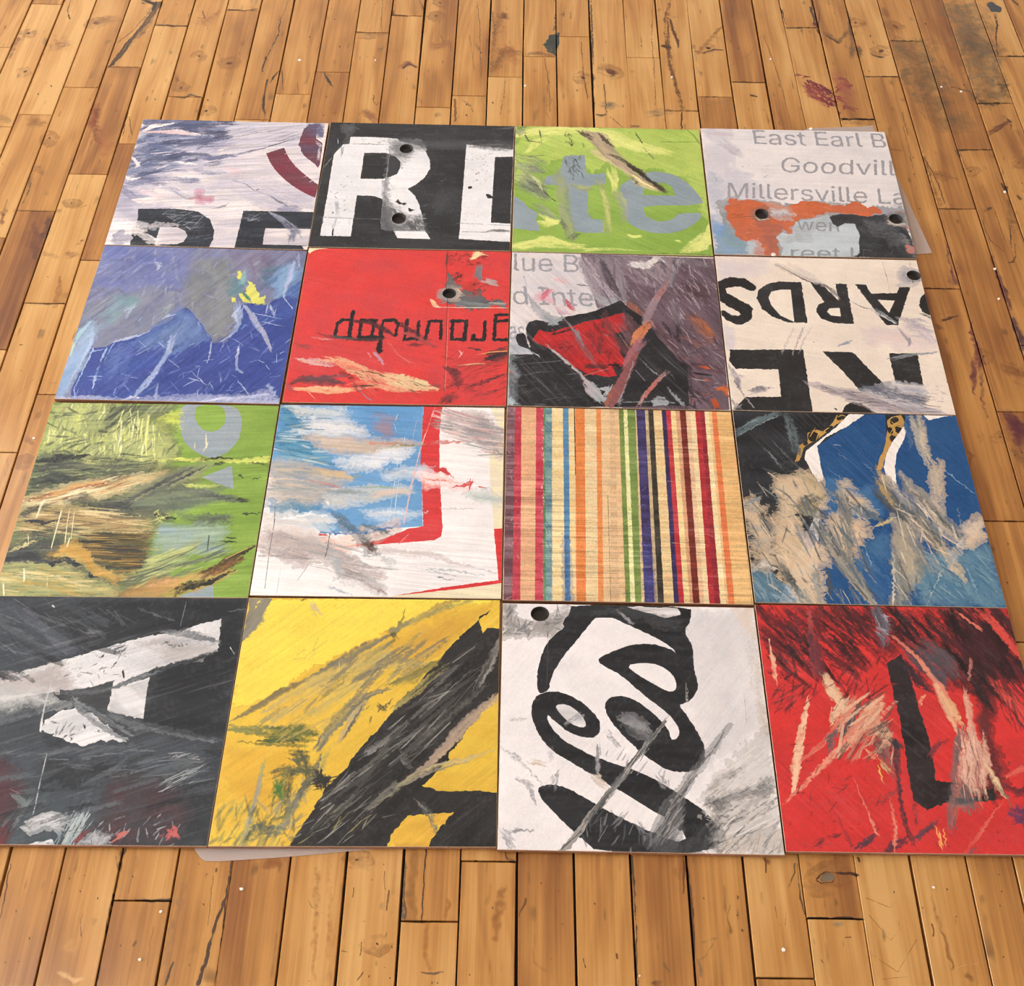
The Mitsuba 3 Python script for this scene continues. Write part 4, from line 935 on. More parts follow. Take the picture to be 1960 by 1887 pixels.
wF(j('7a4e2a',595),'711,1674 711,1672 710,1670 708,1668 706,1667 704,1667 702,1667 699,1667 697,1668 695,1669 694,1671 693,1673 693,1675 694,1677 695,1678 697,1679 700,1680 702,1680 705,1680 707,1679 709,1677 710,1676')
wF(j('5a3420',596),'706,1673 706,1672 706,1671 705,1670 704,1670 703,1669 702,1669 701,1669 700,1670 699,1671 698,1672 698,1673 698,1674 698,1676 699,1676 699,1677 701,1678 702,1678 703,1677 704,1677 705,1676 706,1675')
wF(j('7a4e2a',595),'655,1695 655,1694 654,1693 653,1692 652,1691 651,1691 650,1691 648,1691 647,1692 646,1693 645,1694 645,1695 645,1696 645,1697 646,1698 647,1698 648,1699 650,1699 651,1699 652,1698 654,1697 654,1696')
wF(j('4a2c1a',596),'652,1695 652,1694 652,1694 652,1693 651,1693 650,1692 650,1692 649,1693 648,1693 648,1693 647,1694 647,1695 647,1695 647,1696 648,1697 648,1697 649,1697 650,1697 650,1697 651,1697 651,1696 652,1696')
wF(j('7a4e2a',595),'692,1541 692,1540 691,1539 691,1538 689,1538 688,1537 686,1537 685,1537 683,1538 682,1539 681,1540 681,1541 681,1542 681,1543 682,1544 684,1545 685,1545 687,1545 688,1545 690,1544 691,1543 692,1542')
wF(j('4a2c1a',596),'689,1541 689,1541 689,1540 688,1539 688,1539 687,1539 687,1539 686,1539 685,1539 684,1540 684,1540 684,1541 684,1542 684,1542 684,1543 685,1543 686,1544 686,1544 687,1543 688,1543 688,1543 689,1542')
wL(j('6b3a26',600),'613,1651 622,1622 617,1616',[7.7,13.8,9.7])
wF(j('7a4e2a',595),'637,1602 637,1601 637,1601 636,1600 635,1599 634,1599 633,1599 631,1599 630,1600 629,1600 629,1601 628,1602 628,1603 629,1604 629,1605 630,1605 631,1605 633,1605 634,1605 635,1605 636,1604 637,1603')
wF(j('4a2c1a',596),'635,1602 635,1602 635,1601 634,1601 634,1600 633,1600 633,1600 632,1600 632,1601 631,1601 631,1602 631,1602 631,1603 631,1603 631,1604 631,1604 632,1604 633,1604 633,1604 634,1604 634,1603 635,1603')
wL(j('5a4028',592),'554,1786 583,1783 612,1783',[6.6,8.7,4.4])
wL(j('6a4a30',592),'675,1836 707,1834 731,1841',[5.6,6.7,3.4])
wL(j('5c4a38',592),'619,1578 645,1575 652,1583 672,1578',[2.9,5.9,7.9,2.9])
wL(j('38302c',592),'871,1652 879,1632 889,1614',[2,6.9,2.1])
wL(j('7a3c22',601),'500,1550 505,1503 522,1476',[19,25.1,18.9])
wL(j('5f2f1c',598),'504,1541 514,1485',[8.8,14.5])
wL(j('6a4426',594),'558,1533 558,1505 563,1473',[2.7,3.1,1.7])
wL(j('6a4426',594),'562,1523 576,1478',1.4)
wL(j('7d5228',597),'409,1505 423,1496',[37.5,24.8])
wL(j('7a5a34',593),'351,1517 373,1499',[23.7,11.7])
wL(j('8d6238',602),'493,1795 465,1794 455,1782',[33.3,50.3,21.5])
wL(j('8a5f3a',603),'494,1658 552,1658',8.2)
wL(j('54331c',604),'515,1609 517,1604',[2.3,1.4])
wL(j('54331c',604),'414,1603 416,1599',[2.3,1.4])
wL(j('54331c',604),'398,1581 399,1576',[2.3,1.4])
wL(j('54331c',604),'379,1612 381,1607',[2.3,1.4])
wL(j('54331c',604),'568,1762 570,1757',[2.5,1.5])
wL(j('54331c',604),'580,1853 581,1848',[2.5,1.6])
wL(j('54331c',604),'717,1706 718,1701',[2.4,1.5])
wL(j('54331c',604),'833,1759 834,1755',[2.5,1.6])
wL(j('54331c',604),'871,1815 872,1810',[2.6,1.6])
wL(j('54331c',604),'889,1732 890,1727',[2.5,1.6])
wL(j('54331c',604),'881,1588 882,1583',[2.4,1.5])
wL(j('54331c',604),'898,1583 899,1579',[2.4,1.5])
wL(j('54331c',604),'882,1537 883,1533',[2.4,1.5])
wL(j('54331c',604),'362,1644 364,1639',[2.3,1.4])
wL(j('54331c',604),'595,1572 597,1568',[2.3,1.4])
wL(j('54331c',604),'684,1572 685,1568',[2.3,1.5])
wL(j('8a5c36',605),'914,1762 942,1763 971,1769',[21.5,24.7,16.1])
wL(j('6a4a30',592),'914,1774 971,1773',[4.3,3.2])
wL(j('5a3e28',592),'973,1843 975,1830 1000,1826 1028,1827',[8.3,5.2,6.7,4.4])
wL(j('6a4a30',592),'1020,1879 1031,1845',[2.2,5.8])
wL(j('7a5836',594),'953,1877 957,1793 960,1774',[1.3,1.9,1.3])
wL(j('4a3024',594),'960,1592 963,1573 968,1566 974,1578',[3,2.2,2.8,1.6])
wL(j('7d4a34',606),'952,1544 965,1526',[23,19])
wL(j('7a5c40',594),'966,1734 962,1708',[4.3,1.4])
wL(j('7a4a34',607),'1001,1673 1013,1684 1029,1677',[14.4,17.4,9.9])
wL(j('5f3a2a',592),'1005,1671 1014,1683 1030,1672',[7.4,5.1,5.7])
wL(j('b07e5c',602),'978,1662 1024,1654',[30.1,20])
wF(j('7a4e2a',595),'1058,1827 1058,1825 1058,1824 1056,1823 1055,1822 1053,1822 1052,1822 1050,1822 1049,1823 1047,1824 1047,1825 1046,1826 1047,1828 1047,1829 1048,1830 1050,1831 1051,1831 1053,1831 1055,1831 1056,1830 1057,1829 1058,1828')
wF(j('4a2c1a',596),'1055,1827 1055,1826 1055,1825 1054,1824 1054,1824 1053,1824 1052,1824 1051,1824 1051,1824 1050,1825 1050,1826 1049,1826 1050,1827 1050,1828 1050,1829 1051,1829 1052,1829 1053,1829 1053,1829 1054,1829 1055,1828 1055,1827')
wF(j('7a4e2a',595),'1062,1870 1062,1869 1061,1868 1061,1867 1060,1866 1058,1866 1057,1866 1056,1866 1054,1867 1054,1868 1053,1869 1053,1870 1053,1871 1053,1872 1054,1873 1055,1873 1056,1874 1058,1874 1059,1873 1060,1873 1061,1872 1062,1871')
wF(j('4a2c1a',596),'1060,1870 1060,1869 1059,1869 1059,1868 1058,1868 1058,1868 1057,1867 1057,1868 1056,1868 1056,1869 1055,1869 1055,1870 1055,1870 1055,1871 1056,1872 1056,1872 1057,1872 1058,1872 1058,1872 1059,1872 1059,1871 1059,1871')
wL(j('6a4228',594),'1065,1770 1071,1748',[2.1,1.4])
wL(j('845030',608),'1056,1737 1080,1749',[41.6,26.1])
wL(j('76502e',594),'1125,1882 1132,1815 1137,1719 1141,1647',[1.3,1.6,1.5,1.2])
wL(j('8a623a',594),'1116,1771 1129,1667',[1.3,1.5])
wL(j('6a3c20',601),'1157,1789 1171,1833 1184,1828',[35.2,28.7,16.3])
wL(j('5c3520',609),'1174,1839 1181,1822',[20.5,12.2])
wL(j('70441f',606),'1160,1668 1180,1725 1208,1721',[22.4,33.1,20.9])
wL(j('5f3e22',598),'1151,1866 1160,1783 1157,1658',[7.9,9.4,12.2])
wL(j('95562c',593),'1186,1747 1199,1684',[30.7,26.8])
wF(j('2f3a36',610),'1272,1787 1257,1776 1246,1751 1257,1728 1271,1711')
wL(j('2a2a24',607),'1260,1765 1270,1733',[18.7,14.8])
wL(j('5a4a38',592),'1270,1853 1267,1792',[1.9,5.1])
wL(j('7a5634',611),'1217,1716 1242,1722 1270,1712',[13.5,15.7,8.2])
wL(j('7a4e28',594),'1315,1756 1316,1703 1317,1652 1323,1593',[1.9,1.9,3.7,1.9])
wF(j('7a4e2a',595),'1323,1653 1323,1651 1322,1650 1321,1649 1319,1648 1317,1647 1315,1647 1313,1648 1312,1648 1310,1649 1310,1651 1309,1652 1310,1654 1311,1655 1312,1656 1314,1657 1315,1658 1317,1658 1319,1657 1321,1657 1322,1655 1323,1654')
wF(j('4a2c1a',596),'1320,1653 1320,1652 1319,1651 1319,1650 1318,1649 1317,1649 1316,1649 1315,1649 1314,1650 1314,1651 1313,1651 1313,1652 1313,1653 1314,1654 1314,1655 1315,1655 1316,1656 1317,1656 1318,1655 1319,1655 1319,1654 1320,1653')
wL(j('8a5e32',594),'1250,1707 1256,1646 1253,1553 1260,1529',[1.6,2.7,2.7,1.7])
wL(j('7a522c',594),'1257,1651 1259,1553',[1.2,2.4])
wL(j('5a4430',592),'1334,1889 1335,1789 1333,1663 1332,1517',[3.9,4.4,3.7,2.9])
wL(j('4a2a1c',612),'1360,1682 1367,1664 1373,1664',[12,19.9,10.1])
wF(j('7a4e2a',595),'1374,1659 1373,1656 1370,1655 1368,1655 1364,1657 1361,1659 1357,1662 1354,1666 1352,1670 1351,1674 1350,1678 1351,1681 1352,1684 1354,1685 1357,1685 1361,1683 1364,1681 1368,1678 1371,1674 1373,1670 1374,1666 1375,1662')
wF(j('5a3422',596),'1368,1665 1367,1663 1366,1662 1364,1662 1363,1662 1361,1663 1359,1665 1358,1667 1357,1669 1357,1671 1356,1674 1357,1675 1358,1677 1359,1678 1360,1678 1362,1678 1364,1677 1365,1675 1367,1673 1368,1671 1368,1669 1368,1666')
wL(j('5a3a24',594),'1352,1633 1353,1594 1353,1556',[2.4,1.5,1.5])
wL(j('6d6250',593),'1346,1579 1361,1575 1371,1575',[24,28.9,19.3])
wL(j('5c4a3a',592),'1334,1550 1345,1548 1354,1551',[4.7,6.6,3.7])
wL(j('7a5c44',592),'1357,1549 1380,1516',[4.2,2.5])
wL(j('6d6050',602),'1416,1553 1437,1558 1467,1564',[18.8,28.4,23.8])
wL(j('8a5c2c',594),'1449,1893 1441,1781 1440,1666 1438,1577',[1.6,1.9,2.5,1.5])
wL(j('6a4420',613),'1481,1894 1470,1837 1468,1761 1471,1677 1477,1617 1483,1583',[3.3,12.7,11,11.7,8.7,4.9])
wL(j('54351a',592),'1477,1832 1486,1767 1486,1745',[3.6,8.4,2.6])
wL(j('4a2c18',592),'1460,1750 1469,1745',[10.5,12.5])
wL(j('6a4a30',614),'1452,1563 1485,1567',[7.6,7.7])
wL(j('5c4c3c',615),'1394,1521 1406,1519',7.5)
wL(j('7a5430',616),'1098,1587 1101,1548 1101,1525',[3.6,5.9,4.7])
wL(j('7a5430',617),'1108,1587 1124,1568 1131,1549',[5.9,6.2,3.4])
wL(j('8a5e34',594),'1182,1638 1180,1589 1176,1546',[1.8,2.4,2.4])
wL(j('54331c',604),'941,1865 942,1860',[2.6,1.6])
wL(j('54331c',604),'1421,1751 1422,1747',[2.7,1.7])
wL(j('54331c',604),'1305,1617 1306,1613',[2.5,1.6])
wL(j('54331c',604),'1224,1846 1225,1841',[2.7,1.7])
wL(j('54331c',604),'1137,1721 1138,1717',[2.6,1.6])
wL(j('54331c',604),'1118,1573 1119,1568',[2.4,1.5])
wL(j('54331c',604),'1162,1579 1163,1575',[2.5,1.5])
wL(j('54331c',604),'1119,1544 1120,1540',[2.4,1.5])
wF(j('7a4e2a',595),'1549,1748 1548,1746 1547,1745 1545,1743 1543,1742 1540,1741 1538,1741 1535,1742 1533,1743 1532,1744 1531,1746 1530,1748 1531,1750 1532,1752 1534,1753 1536,1755 1539,1755 1542,1755 1544,1755 1546,1754 1548,1752 1549,1750')
wF(j('3a2416',596),'1544,1748 1544,1747 1543,1746 1542,1745 1541,1744 1540,1744 1539,1744 1538,1744 1537,1745 1536,1746 1535,1747 1535,1748 1536,1749 1536,1750 1537,1751 1538,1752 1539,1753 1541,1753 1542,1752 1543,1752 1544,1751 1544,1750')
wL(j('6a4424',592),'1514,1735 1531,1731 1550,1742 1566,1740',[4.2,8.4,6.3,3.2])
wL(j('8a5a2c',618),'1518,1725 1557,1791 1569,1813',[16.1,12.2,6.3])
wL(j('6a4828',619),'1478,1598 1483,1569 1509,1564',[10.1,5.4,3.9])
wL(j('3a2418',594),'1480,1559 1477,1512',[2.7,2.6])
wL(j('76583a',592),'1515,1604 1569,1604',3.9)
wL(j('7a6a4c',620),'1517,1594 1537,1585 1565,1595',[7.8,14.6,9.5])
wL(j('5a3c24',592),'1573,1647 1630,1647',[4.5,4.1])
wL(j('94622f',594),'1620,1882 1589,1830 1587,1841',[1.7,1.8,1.2])
wL(j('94622f',594),'1577,1696 1611,1728 1627,1766',[1.8,1.7,1.1])
wL(j('5c3e28',592),'1604,1611 1611,1607',[7.8,3.9])
wL(j('4c3a2c',594),'1683,1878 1687,1822',[2.3,3])
wL(j('3c2c24',592),'1683,1811 1744,1814',[5,6.7])
wL(j('4c3a2e',592),'1738,1880 1741,1852 1740,1818',[5.6,6.6,8.9])
wL(j('4c3a2e',594),'1754,1869 1748,1835 1742,1813',[1.3,1.9,3.8])
wL(j('4c3a2e',594),'1742,1903 1740,1857',[2.1,2.7])
wL(j('5c2030',612),'1739,1829 1742,1813',[14,10.6])
wL(j('4a2a24',592),'1742,1810 1744,1791 1745,1732 1744,1675',[7.1,2.9,2.8,2.6])
wR([j('6a2230',621),j('7d3038',621),j('5a1a2a',621)],'1697,1669 1741,1630 1745,1576 1722,1585 1699,1634',46,25.02,6.47,-56.4,22,201)
wL(j('8a3a3a',606),'1696,1659 1715,1619 1734,1586',[26.9,40.2,22.3])
wR([j('8a4038',622),j('7a3838',622)],'1753,1676 1775,1661 1772,1577 1754,1577',24,19.97,6.86,-69.5,30,202)
wL(j('9a5a44',602),'1754,1686 1770,1626 1767,1587',[25,33.6,18.9])
wL(j('6a4a30',618),'1754,1797 1773,1770 1796,1804',[15.4,10.8,16.7])
wL(j('4a3222',592),'1755,1789 1775,1768',5.3)
wL(j('5f4a38',623),'1801,1837 1801,1782 1792,1729',[10.9,11.2,18.5])
wL(j('4c3a2a',605),'1808,1755 1808,1734',[17.7,17.6])
wL(j('5a4632',592),'1805,1871 1803,1793',[5.8,9.1])
wF(j('7a4e2a',595),'1818,1835 1818,1833 1817,1832 1816,1831 1814,1831 1813,1830 1811,1830 1810,1830 1809,1831 1808,1832 1807,1833 1807,1834 1808,1835 1809,1837 1810,1838 1811,1838 1813,1839 1814,1839 1816,1838 1817,1838 1818,1837 1818,1836')
wF(j('4c2c18',596),'1815,1834 1815,1834 1815,1833 1814,1832 1813,1832 1813,1832 1812,1832 1811,1832 1811,1832 1810,1833 1810,1834 1810,1834 1810,1835 1811,1836 1811,1836 1812,1837 1813,1837 1814,1837 1814,1837 1815,1836 1815,1836 1815,1835')
wF(j('7a4e2a',595),'1856,1753 1856,1751 1856,1748 1854,1746 1852,1743 1850,1740 1847,1738 1844,1736 1842,1735 1840,1735 1839,1736 1838,1737 1838,1739 1839,1742 1840,1744 1842,1747 1845,1750 1847,1752 1850,1754 1852,1755 1854,1755 1856,1754')
wF(j('5c3a20',596),'1852,1749 1852,1748 1851,1746 1851,1745 1850,1743 1848,1742 1847,1741 1846,1740 1845,1740 1844,1740 1843,1740 1843,1741 1843,1742 1843,1744 1844,1745 1845,1747 1846,1748 1847,1749 1848,1750 1850,1750 1851,1750 1851,1750')
wL(j('4a3220',592),'1827,1735 1841,1727 1849,1729',[2.1,6.5,3.1])
wF(j('7a4e2a',595),'1892,1814 1891,1812 1889,1811 1887,1810 1884,1810 1882,1811 1879,1813 1877,1815 1875,1818 1874,1821 1874,1824 1874,1826 1876,1828 1877,1830 1880,1830 1882,1830 1885,1829 1888,1827 1890,1825 1892,1822 1893,1819 1893,1817')
wF(j('6a4020',596),'1888,1817 1887,1816 1886,1815 1885,1814 1883,1814 1882,1815 1881,1816 1880,1817 1879,1818 1879,1820 1879,1821 1879,1823 1880,1824 1881,1825 1882,1826 1883,1826 1885,1825 1886,1825 1887,1823 1888,1822 1888,1820 1888,1819')
wL(j('7a4a26',611),'1872,1878 1877,1850',[17.9,13.3])
wL(j('2f1f18',592),'1747,1549 1806,1550',[6.7,5.8])
wL(j('5c3c26',609),'1749,1543 1802,1540',[14.4,19.3])
wL(j('564430',592),'1807,1669 1866,1671',[4.6,4.7])
wL(j('56402c',592),'1870,1778 1928,1777',5)
wR([j('5c5040',624),j('6d5c44',624),j('4a4034',624)],'1880,1774 1931,1775 1973,1612 1935,1544 1870,1609',60,35.24,16.3,-80.7,30,203)
wF(j('5f5140',625),'1990,1899 2043,1890 2045,1779 2048,1731 2001,1746 1991,1821')
wF(j('54452f',626),'1880,1774 1928,1775 1936,1641 1949,1525 1914,1524 1880,1629')
wF(j('4a3c2a',627),'2040,1845 2040,1614 1996,1608 1986,1703')
wR([j('4c4438',628),j('5c5244',628),j('6f6450',628)],'1988,1905 2046,1901 2048,1731 2044,1605 1991,1613 1985,1729',80,34.73,11.6,-89.7,40,204)
wL(j('33261c',607),'1988,1613 2006,1599 2043,1602',[15.2,13.2,5])
wL(j('4a3626',601),'2036,1705 2043,1654 2040,1614',[17.1,23.4,13.9])
wL(j('3f342a',609),'1983,1632 1988,1613',[8.7,17.2])
wF(j('3d4248',629),'2066,1902 2079,1909 2092,1889 2085,1877 2067,1878')
wL(j('3f2f24',592),'2077,1874 2073,1840 2061,1790 2053,1742',[4.3,3.9,2.6,2])
wL(j('4a3424',592),'2055,1737 2099,1738',4.9)
wL(j('54402a',592),'2118,1915 2127,1898',[9,6.7])
wL(j('8a7050',594),'1948,1765 1985,1791',[2.4,2])
wL(j('4c3c2e',592),'1950,1646 1983,1632',[4.7,3.1])
wL(j('2f2018',592),'1985,1599 2045,1602',[5,4])
wL(j('5a3020',609),'1998,1531 2015,1541 2033,1556',[11.3,12.7,8.2])
wL(j('3f281c',592),'2021,1570 2032,1551 2030,1532',[2.8,5.9,3.4])
wL(j('7a5030',594),'1854,1570 1852,1509',[1.7,1.6])
wL(j('7a5430',594),'1883,1580 1905,1510',2.1)
wL(j('a88a5c',594),'1873,1715 1897,1727',[3,2])
wL(j('8e5e30',594),'1642,1788 1655,1673 1661,1522',[1.5,1.7,1.6])
wL(j('8e5e30',594),'1649,1735 1659,1603',1.4)
wL(j('54331c',604),'1593,1749 1593,1744',[2.7,1.7])
wL(j('54331c',604),'1659,1628 1659,1623',[2.6,1.6])
wL(j('54331c',604),'1816,1688 1816,1683',[2.7,1.7])
wL(j('54331c',604),'1835,1794 1834,1789',[2.8,1.8])
wL(j('54331c',604),'1942,1836 1942,1831',[2.9,1.8])
wL(j('54331c',604),'1942,1702 1942,1697',[2.8,1.7])
wL(j('54331c',604),'1975,1652 1975,1648',[2.7,1.7])
wL(j('6a3a20',609),'513,1488 522,1461 535,1449',[12.1,11,10.6])
wL(j('5c301c',592),'512,1484 523,1458 535,1449',[3.3,3.2,2.8])
wL(j('9a6038',597),'504,1477 543,1452 541,1414',[17.8,26,21.8])
wF(j('7a4e2a',595),'447,1467 448,1466 448,1465 448,1463 448,1461 448,1459 447,1458 447,1456 446,1455 445,1454 444,1454 443,1455 443,1455 442,1457 442,1459 442,1460 443,1462 443,1464 444,1466 445,1467 445,1468 446,1468')
wF(j('6a4226',596),'446,1464 447,1463 447,1463 447,1462 447,1461 447,1460 447,1459 446,1458 446,1458 445,1458 445,1458 444,1458 444,1458 444,1459 444,1460 444,1461 444,1462 444,1463 444,1464 445,1464 445,1464 446,1464')
wL(j('7a4e30',597),'440,1389 448,1389 457,1368',[22.4,20.7,11.5])
wL(j('54402c',592),'444,1352 445,1325 441,1289',[4.1,3.4,2])
wL(j('6a5036',594),'439,1367 441,1319',[1.8,0.9])
wL(j('6a4630',630),'440,1370 442,1346',[8.9,5.3])
wL(j('4a2c26',600),'493,1267 492,1232 491,1204 492,1177',[13.8,15.9,13.1,8.5])
wL(j('5c3424',598),'470,1260 482,1232 485,1199',[7.4,15.3,10.5])
wL(j('3f2c1e',592),'441,1286 495,1284',[3,3.6])
wL(j('4a3022',615),'490,1273 499,1261',[10.5,6.3])
wF(j('7a4e2a',595),'524,1307 524,1306 523,1306 523,1305 522,1305 521,1305 520,1305 519,1305 518,1305 517,1306 517,1306 516,1307 516,1308 516,1308 517,1309 518,1309 519,1310 520,1310 521,1309 522,1309 523,1309 523,1308')
wF(j('4a2c1a',596),'522,1307 522,1307 522,1306 521,1306 521,1306 520,1306 520,1306 519,1306 519,1306 519,1306 518,1307 518,1307 518,1308 518,1308 518,1308 519,1309 519,1309 520,1309 520,1309 521,1308 521,1308 521,1308')
wL(j('8a6238',594),'526,1292 542,1301',[1.2,2.1])
wL(j('8a5c32',609),'530,1191 544,1190 557,1192',[8.4,16.9,10.2])
wL(j('8a5c34',616),'532,1191 544,1206 554,1223',[2.2,3.3,5.4])
wL(j('9a6c3c',631),'500,1193 527,1183',[13.2,10.5])
wL(j('4a3826',594),'501,1089 529,1087 559,1089',[2.4,3.7,2.1])
wL(j('7d5834',603),'503,1084 530,1085',[7.9,4.2])
wL(j('6a4c2c',594),'500,1375 555,1375',1.9)
wL(j('8a6438',594),'562,1179 588,1179',1.4)
wL(j('6a3a22',603),'414,1282 421,1277 423,1254',[9.9,5.6,6.4])
wL(j('3c3a38',614),'501,1244 500,1221',[3.1,4])
wL(j('a5734a',631),'562,1263 569,1195',[12.3,10])
wL(j('3a2719',594),'514,1006 518,1007',1.5)
wL(j('8a5a2c',632),'539,1145 547,1083',[5.9,11.6])
wL(j('7a5630',594),'564,1499 577,1456',1)
wL(j('7a5630',594),'574,1493 581,1457',[0.8,1])
wL(j('54331c',604),'387,1397 388,1394',[1.5,1])
wL(j('54331c',604),'405,1379 406,1376',[1.5,1])
wL(j('54331c',604),'520,1144 521,1141',[1.4,0.9])
wL(j('54331c',604),'515,982 516,980',[1.3,0.8])
wL(j('54331c',604),'532,1251 533,1248',[1.5,0.9])
wL(j('6a3c22',609),'1989,1519 2001,1526 2012,1537',[9.4,11.9,7.2])
wL(j('4a2818',592),'1987,1512 2005,1526 2015,1537',[2.3,4.6,2.1])
wF(j('7a4e2a',595),'2027,1445 2027,1444 2026,1443 2025,1442 2023,1442 2022,1441 2020,1441 2019,1441 2018,1442 2017,1443 2017,1444 2017,1445 2017,1446 2018,1447 2019,1448 2021,1448 2022,1449 2024,1449 2025,1448 2026,1448 2027,1447 2027,1446')
wF(j('6a421e',596),'2024,1445 2024,1444 2024,1444 2023,1443 2023,1443 2022,1443 2021,1443 2020,1443 2020,1443 2020,1444 2019,1444 2019,1445 2020,1445 2020,1446 2021,1447 2021,1447 2022,1447 2023,1447 2023,1447 2024,1447 2024,1446 2025,1446')
wL(j('3a2a20',592),'1925,1472 1984,1476',[4,3.4])
wL(j('2f2420',633),'1927,1471 1928,1455',[10.2,6.6])
wF(j('7a4e2a',595),'1945,1418 1944,1417 1944,1416 1942,1415 1941,1415 1940,1414 1938,1414 1937,1415 1936,1415 1935,1416 1934,1417 1934,1418 1935,1419 1936,1420 1937,1421 1938,1421 1940,1422 1941,1422 1943,1421 1944,1421 1944,1420 1945,1419')
wF(j('5c3820',596),'1942,1418 1942,1418 1941,1417 1941,1416 1940,1416 1940,1416 1939,1416 1938,1416 1938,1416 1937,1417 1937,1417 1937,1418 1937,1419 1938,1419 1938,1420 1939,1420 1940,1420 1940,1420 1941,1420 1942,1420 1942,1419 1942,1419')
wL(j('5c3c24',594),'1931,1455 1932,1429 1941,1401',[2,1.6,1.1])
wL(j('3f2a1a',592),'1983,1393 1986,1383 1986,1371',[5.8,9,4.9])
wL(j('3f2614',592),'2000,1364 2005,1353',[7.2,10.2])
wL(j('54402c',614),'1990,1431 1989,1408',[4.8,4.7])
wF(j('7a4e2a',595),'1891,1406 1890,1405 1889,1404 1888,1404 1887,1404 1886,1405 1885,1405 1884,1406 1884,1407 1883,1408 1883,1409 1883,1410 1884,1411 1885,1411 1885,1411 1887,1411 1888,1411 1889,1410 1890,1410 1890,1409 1891,1408 1891,1407')
wF(j('4a2c1a',596),'1889,1407 1888,1406 1888,1406 1887,1406 1887,1406 1886,1406 1886,1406 1886,1407 1885,1407 1885,1408 1885,1408 1885,1409 1885,1409 1886,1410 1886,1410 1887,1410 1887,1410 1888,1409 1888,1409 1889,1409 1889,1408 1889,1407')
wL(j('7a5230',619),'1879,1412 1893,1407 1915,1397',[2.6,4.6,3.3])
wL(j('5a3a20',594),'1866,1464 1876,1415 1881,1368 1881,1329',[3.3,2.6,1.9,1.4])
wL(j('6d4426',618),'1867,1459 1872,1365 1874,1332',[4.9,11.9,14.1])
wL(j('54371f',594),'1866,1327 1927,1327',2.5)
wL(j('4a3626',613),'1937,1318 1948,1329 1955,1331',[2.4,5.9,6])
wL(j('5c4028',594),'1937,1318 1932,1286 1934,1257 1950,1232',[1.7,1.8,2.1,1.7])
wL(j('6a4a2c',594),'1956,1331 1957,1292 1956,1257',[1.9,1.2,0.9])
wL(j('4f3622',594),'1977,1334 1972,1287 1964,1240',[1.8,1.7,2.8])
wL(j('5a3c22',594),'1971,1249 1965,1221 1958,1208 1950,1208',[1.2,1.5,3.7,1.7])
wL(j('6d4c30',598),'1983,1352 1979,1298 1977,1258',[11.3,15.7,11.2])
wL(j('54243a',634),'1864,1255 1862,1221 1861,1185 1862,1160',[2.1,4.7,5.1,8.7])
wL(j('5f3034',634),'1867,1238 1867,1204 1869,1177',[2.2,3.5,6.8])
wL(j('5a2c38',634),'1850,1176 1855,1163 1866,1153',[2.5,10.7,8.3])
wL(j('4f2a2c',634),'1928,1223 1928,1187 1931,1149 1932,1109',[5.3,6.8,9.8,6.5])
wL(j('3f3038',635),'1930,1094 1932,1063 1933,1028',[6.6,12.9,12.6])
wL(j('5f2636',635),'1870,1082 1865,1056 1865,1022 1863,997',[3,7.8,14,11.7])
wL(j('4a2228',634),'1870,1062 1869,1027 1872,998',[2.1,3.3,5.1])
wL(j('4a2a34',635),'1930,1083 1935,1043',[6.8,13.4])
wL(j('54321e',594),'1814,1150 1867,1149',[1.9,2.5])
wL(j('4a2a20',634),'1826,1084 1838,1089 1851,1093',[3.9,7.4,2.5])
wL(j('3f2418',594),'1827,1082 1838,1088 1852,1092',[1.2,2.5,1.3])
wL(j('7a4a28',636),'1818,1091 1841,1102 1865,1092',[4.8,6.9,4.3])
wL(j('5f3a28',620),'1822,1066 1813,1076',[10.3,7.8])
wF(j('7a4e2a',595),'1879,1016 1878,1015 1878,1014 1876,1013 1875,1013 1874,1013 1872,1012 1871,1013 1869,1013 1869,1014 1868,1015 1868,1016 1869,1017 1869,1017 1871,1018 1872,1019 1873,1019 1875,1019 1876,1019 1878,1018 1878,1018 1879,1017')
wF(j('3c2418',596),'1876,1016 1876,1015 1875,1015 1875,1014 1874,1014 1873,1014 1873,1014 1872,1014 1872,1014 1871,1015 1871,1015 1871,1016 1871,1016 1872,1017 1872,1017 1873,1018 1874,1018 1874,1018 1875,1018 1876,1017 1876,1017 1876,1016')
wL(j('8a5a30',594),'1883,1118 1886,1077 1887,1042',[1.1,1.7,1.1])
wL(j('6d4230',598),'1872,1213 1876,1185',[9.5,11.7])
wL(j('8a5630',594),'1819,1471 1836,1470',1.7)
wL(j('7a4e2a',594),'1849,1535 1847,1427 1836,1313',[1,1.1,0.8])
wL(j('8a6a4c',637),'1895,1516 1918,1537',[4,2.9])
wL(j('54331c',604),'1854,1268 1854,1265',[1.7,1.1])
wL(j('54331c',604),'1839,1328 1839,1325',[1.8,1.1])
wL(j('54331c',604),'1845,1411 1845,1408',[1.8,1.1])
wL(j('54331c',604),'1851,1453 1851,1450',[1.8,1.1])
wL(j('54331c',604),'2009,1431 2009,1428',[1.9,1.2])
wL(j('54331c',604),'2015,1393 2015,1391',[1.8,1.1])
wL(j('54331c',604),'1949,1382 1949,1380',[1.8,1.1])
wL(j('54331c',604),'1897,1400 1897,1397',[1.8,1.1])
wL(j('5f2a34',638),'1858,1008 1850,978 1844,942',[9.9,10,2.5])
wL(j('5a2634',638),'1869,1012 1858,962 1855,936',[12.6,6.5,4.1])
wL(j('5c2636',638),'1853,936 1853,917 1852,899',[4.4,5.9,4.1])
wL(j('4f1f30',639),'1883,908 1891,880 1891,849',[18.1,31.3,24])
wL(j('6a4a30',612),'1879,849 1884,819',[11.3,16.7])
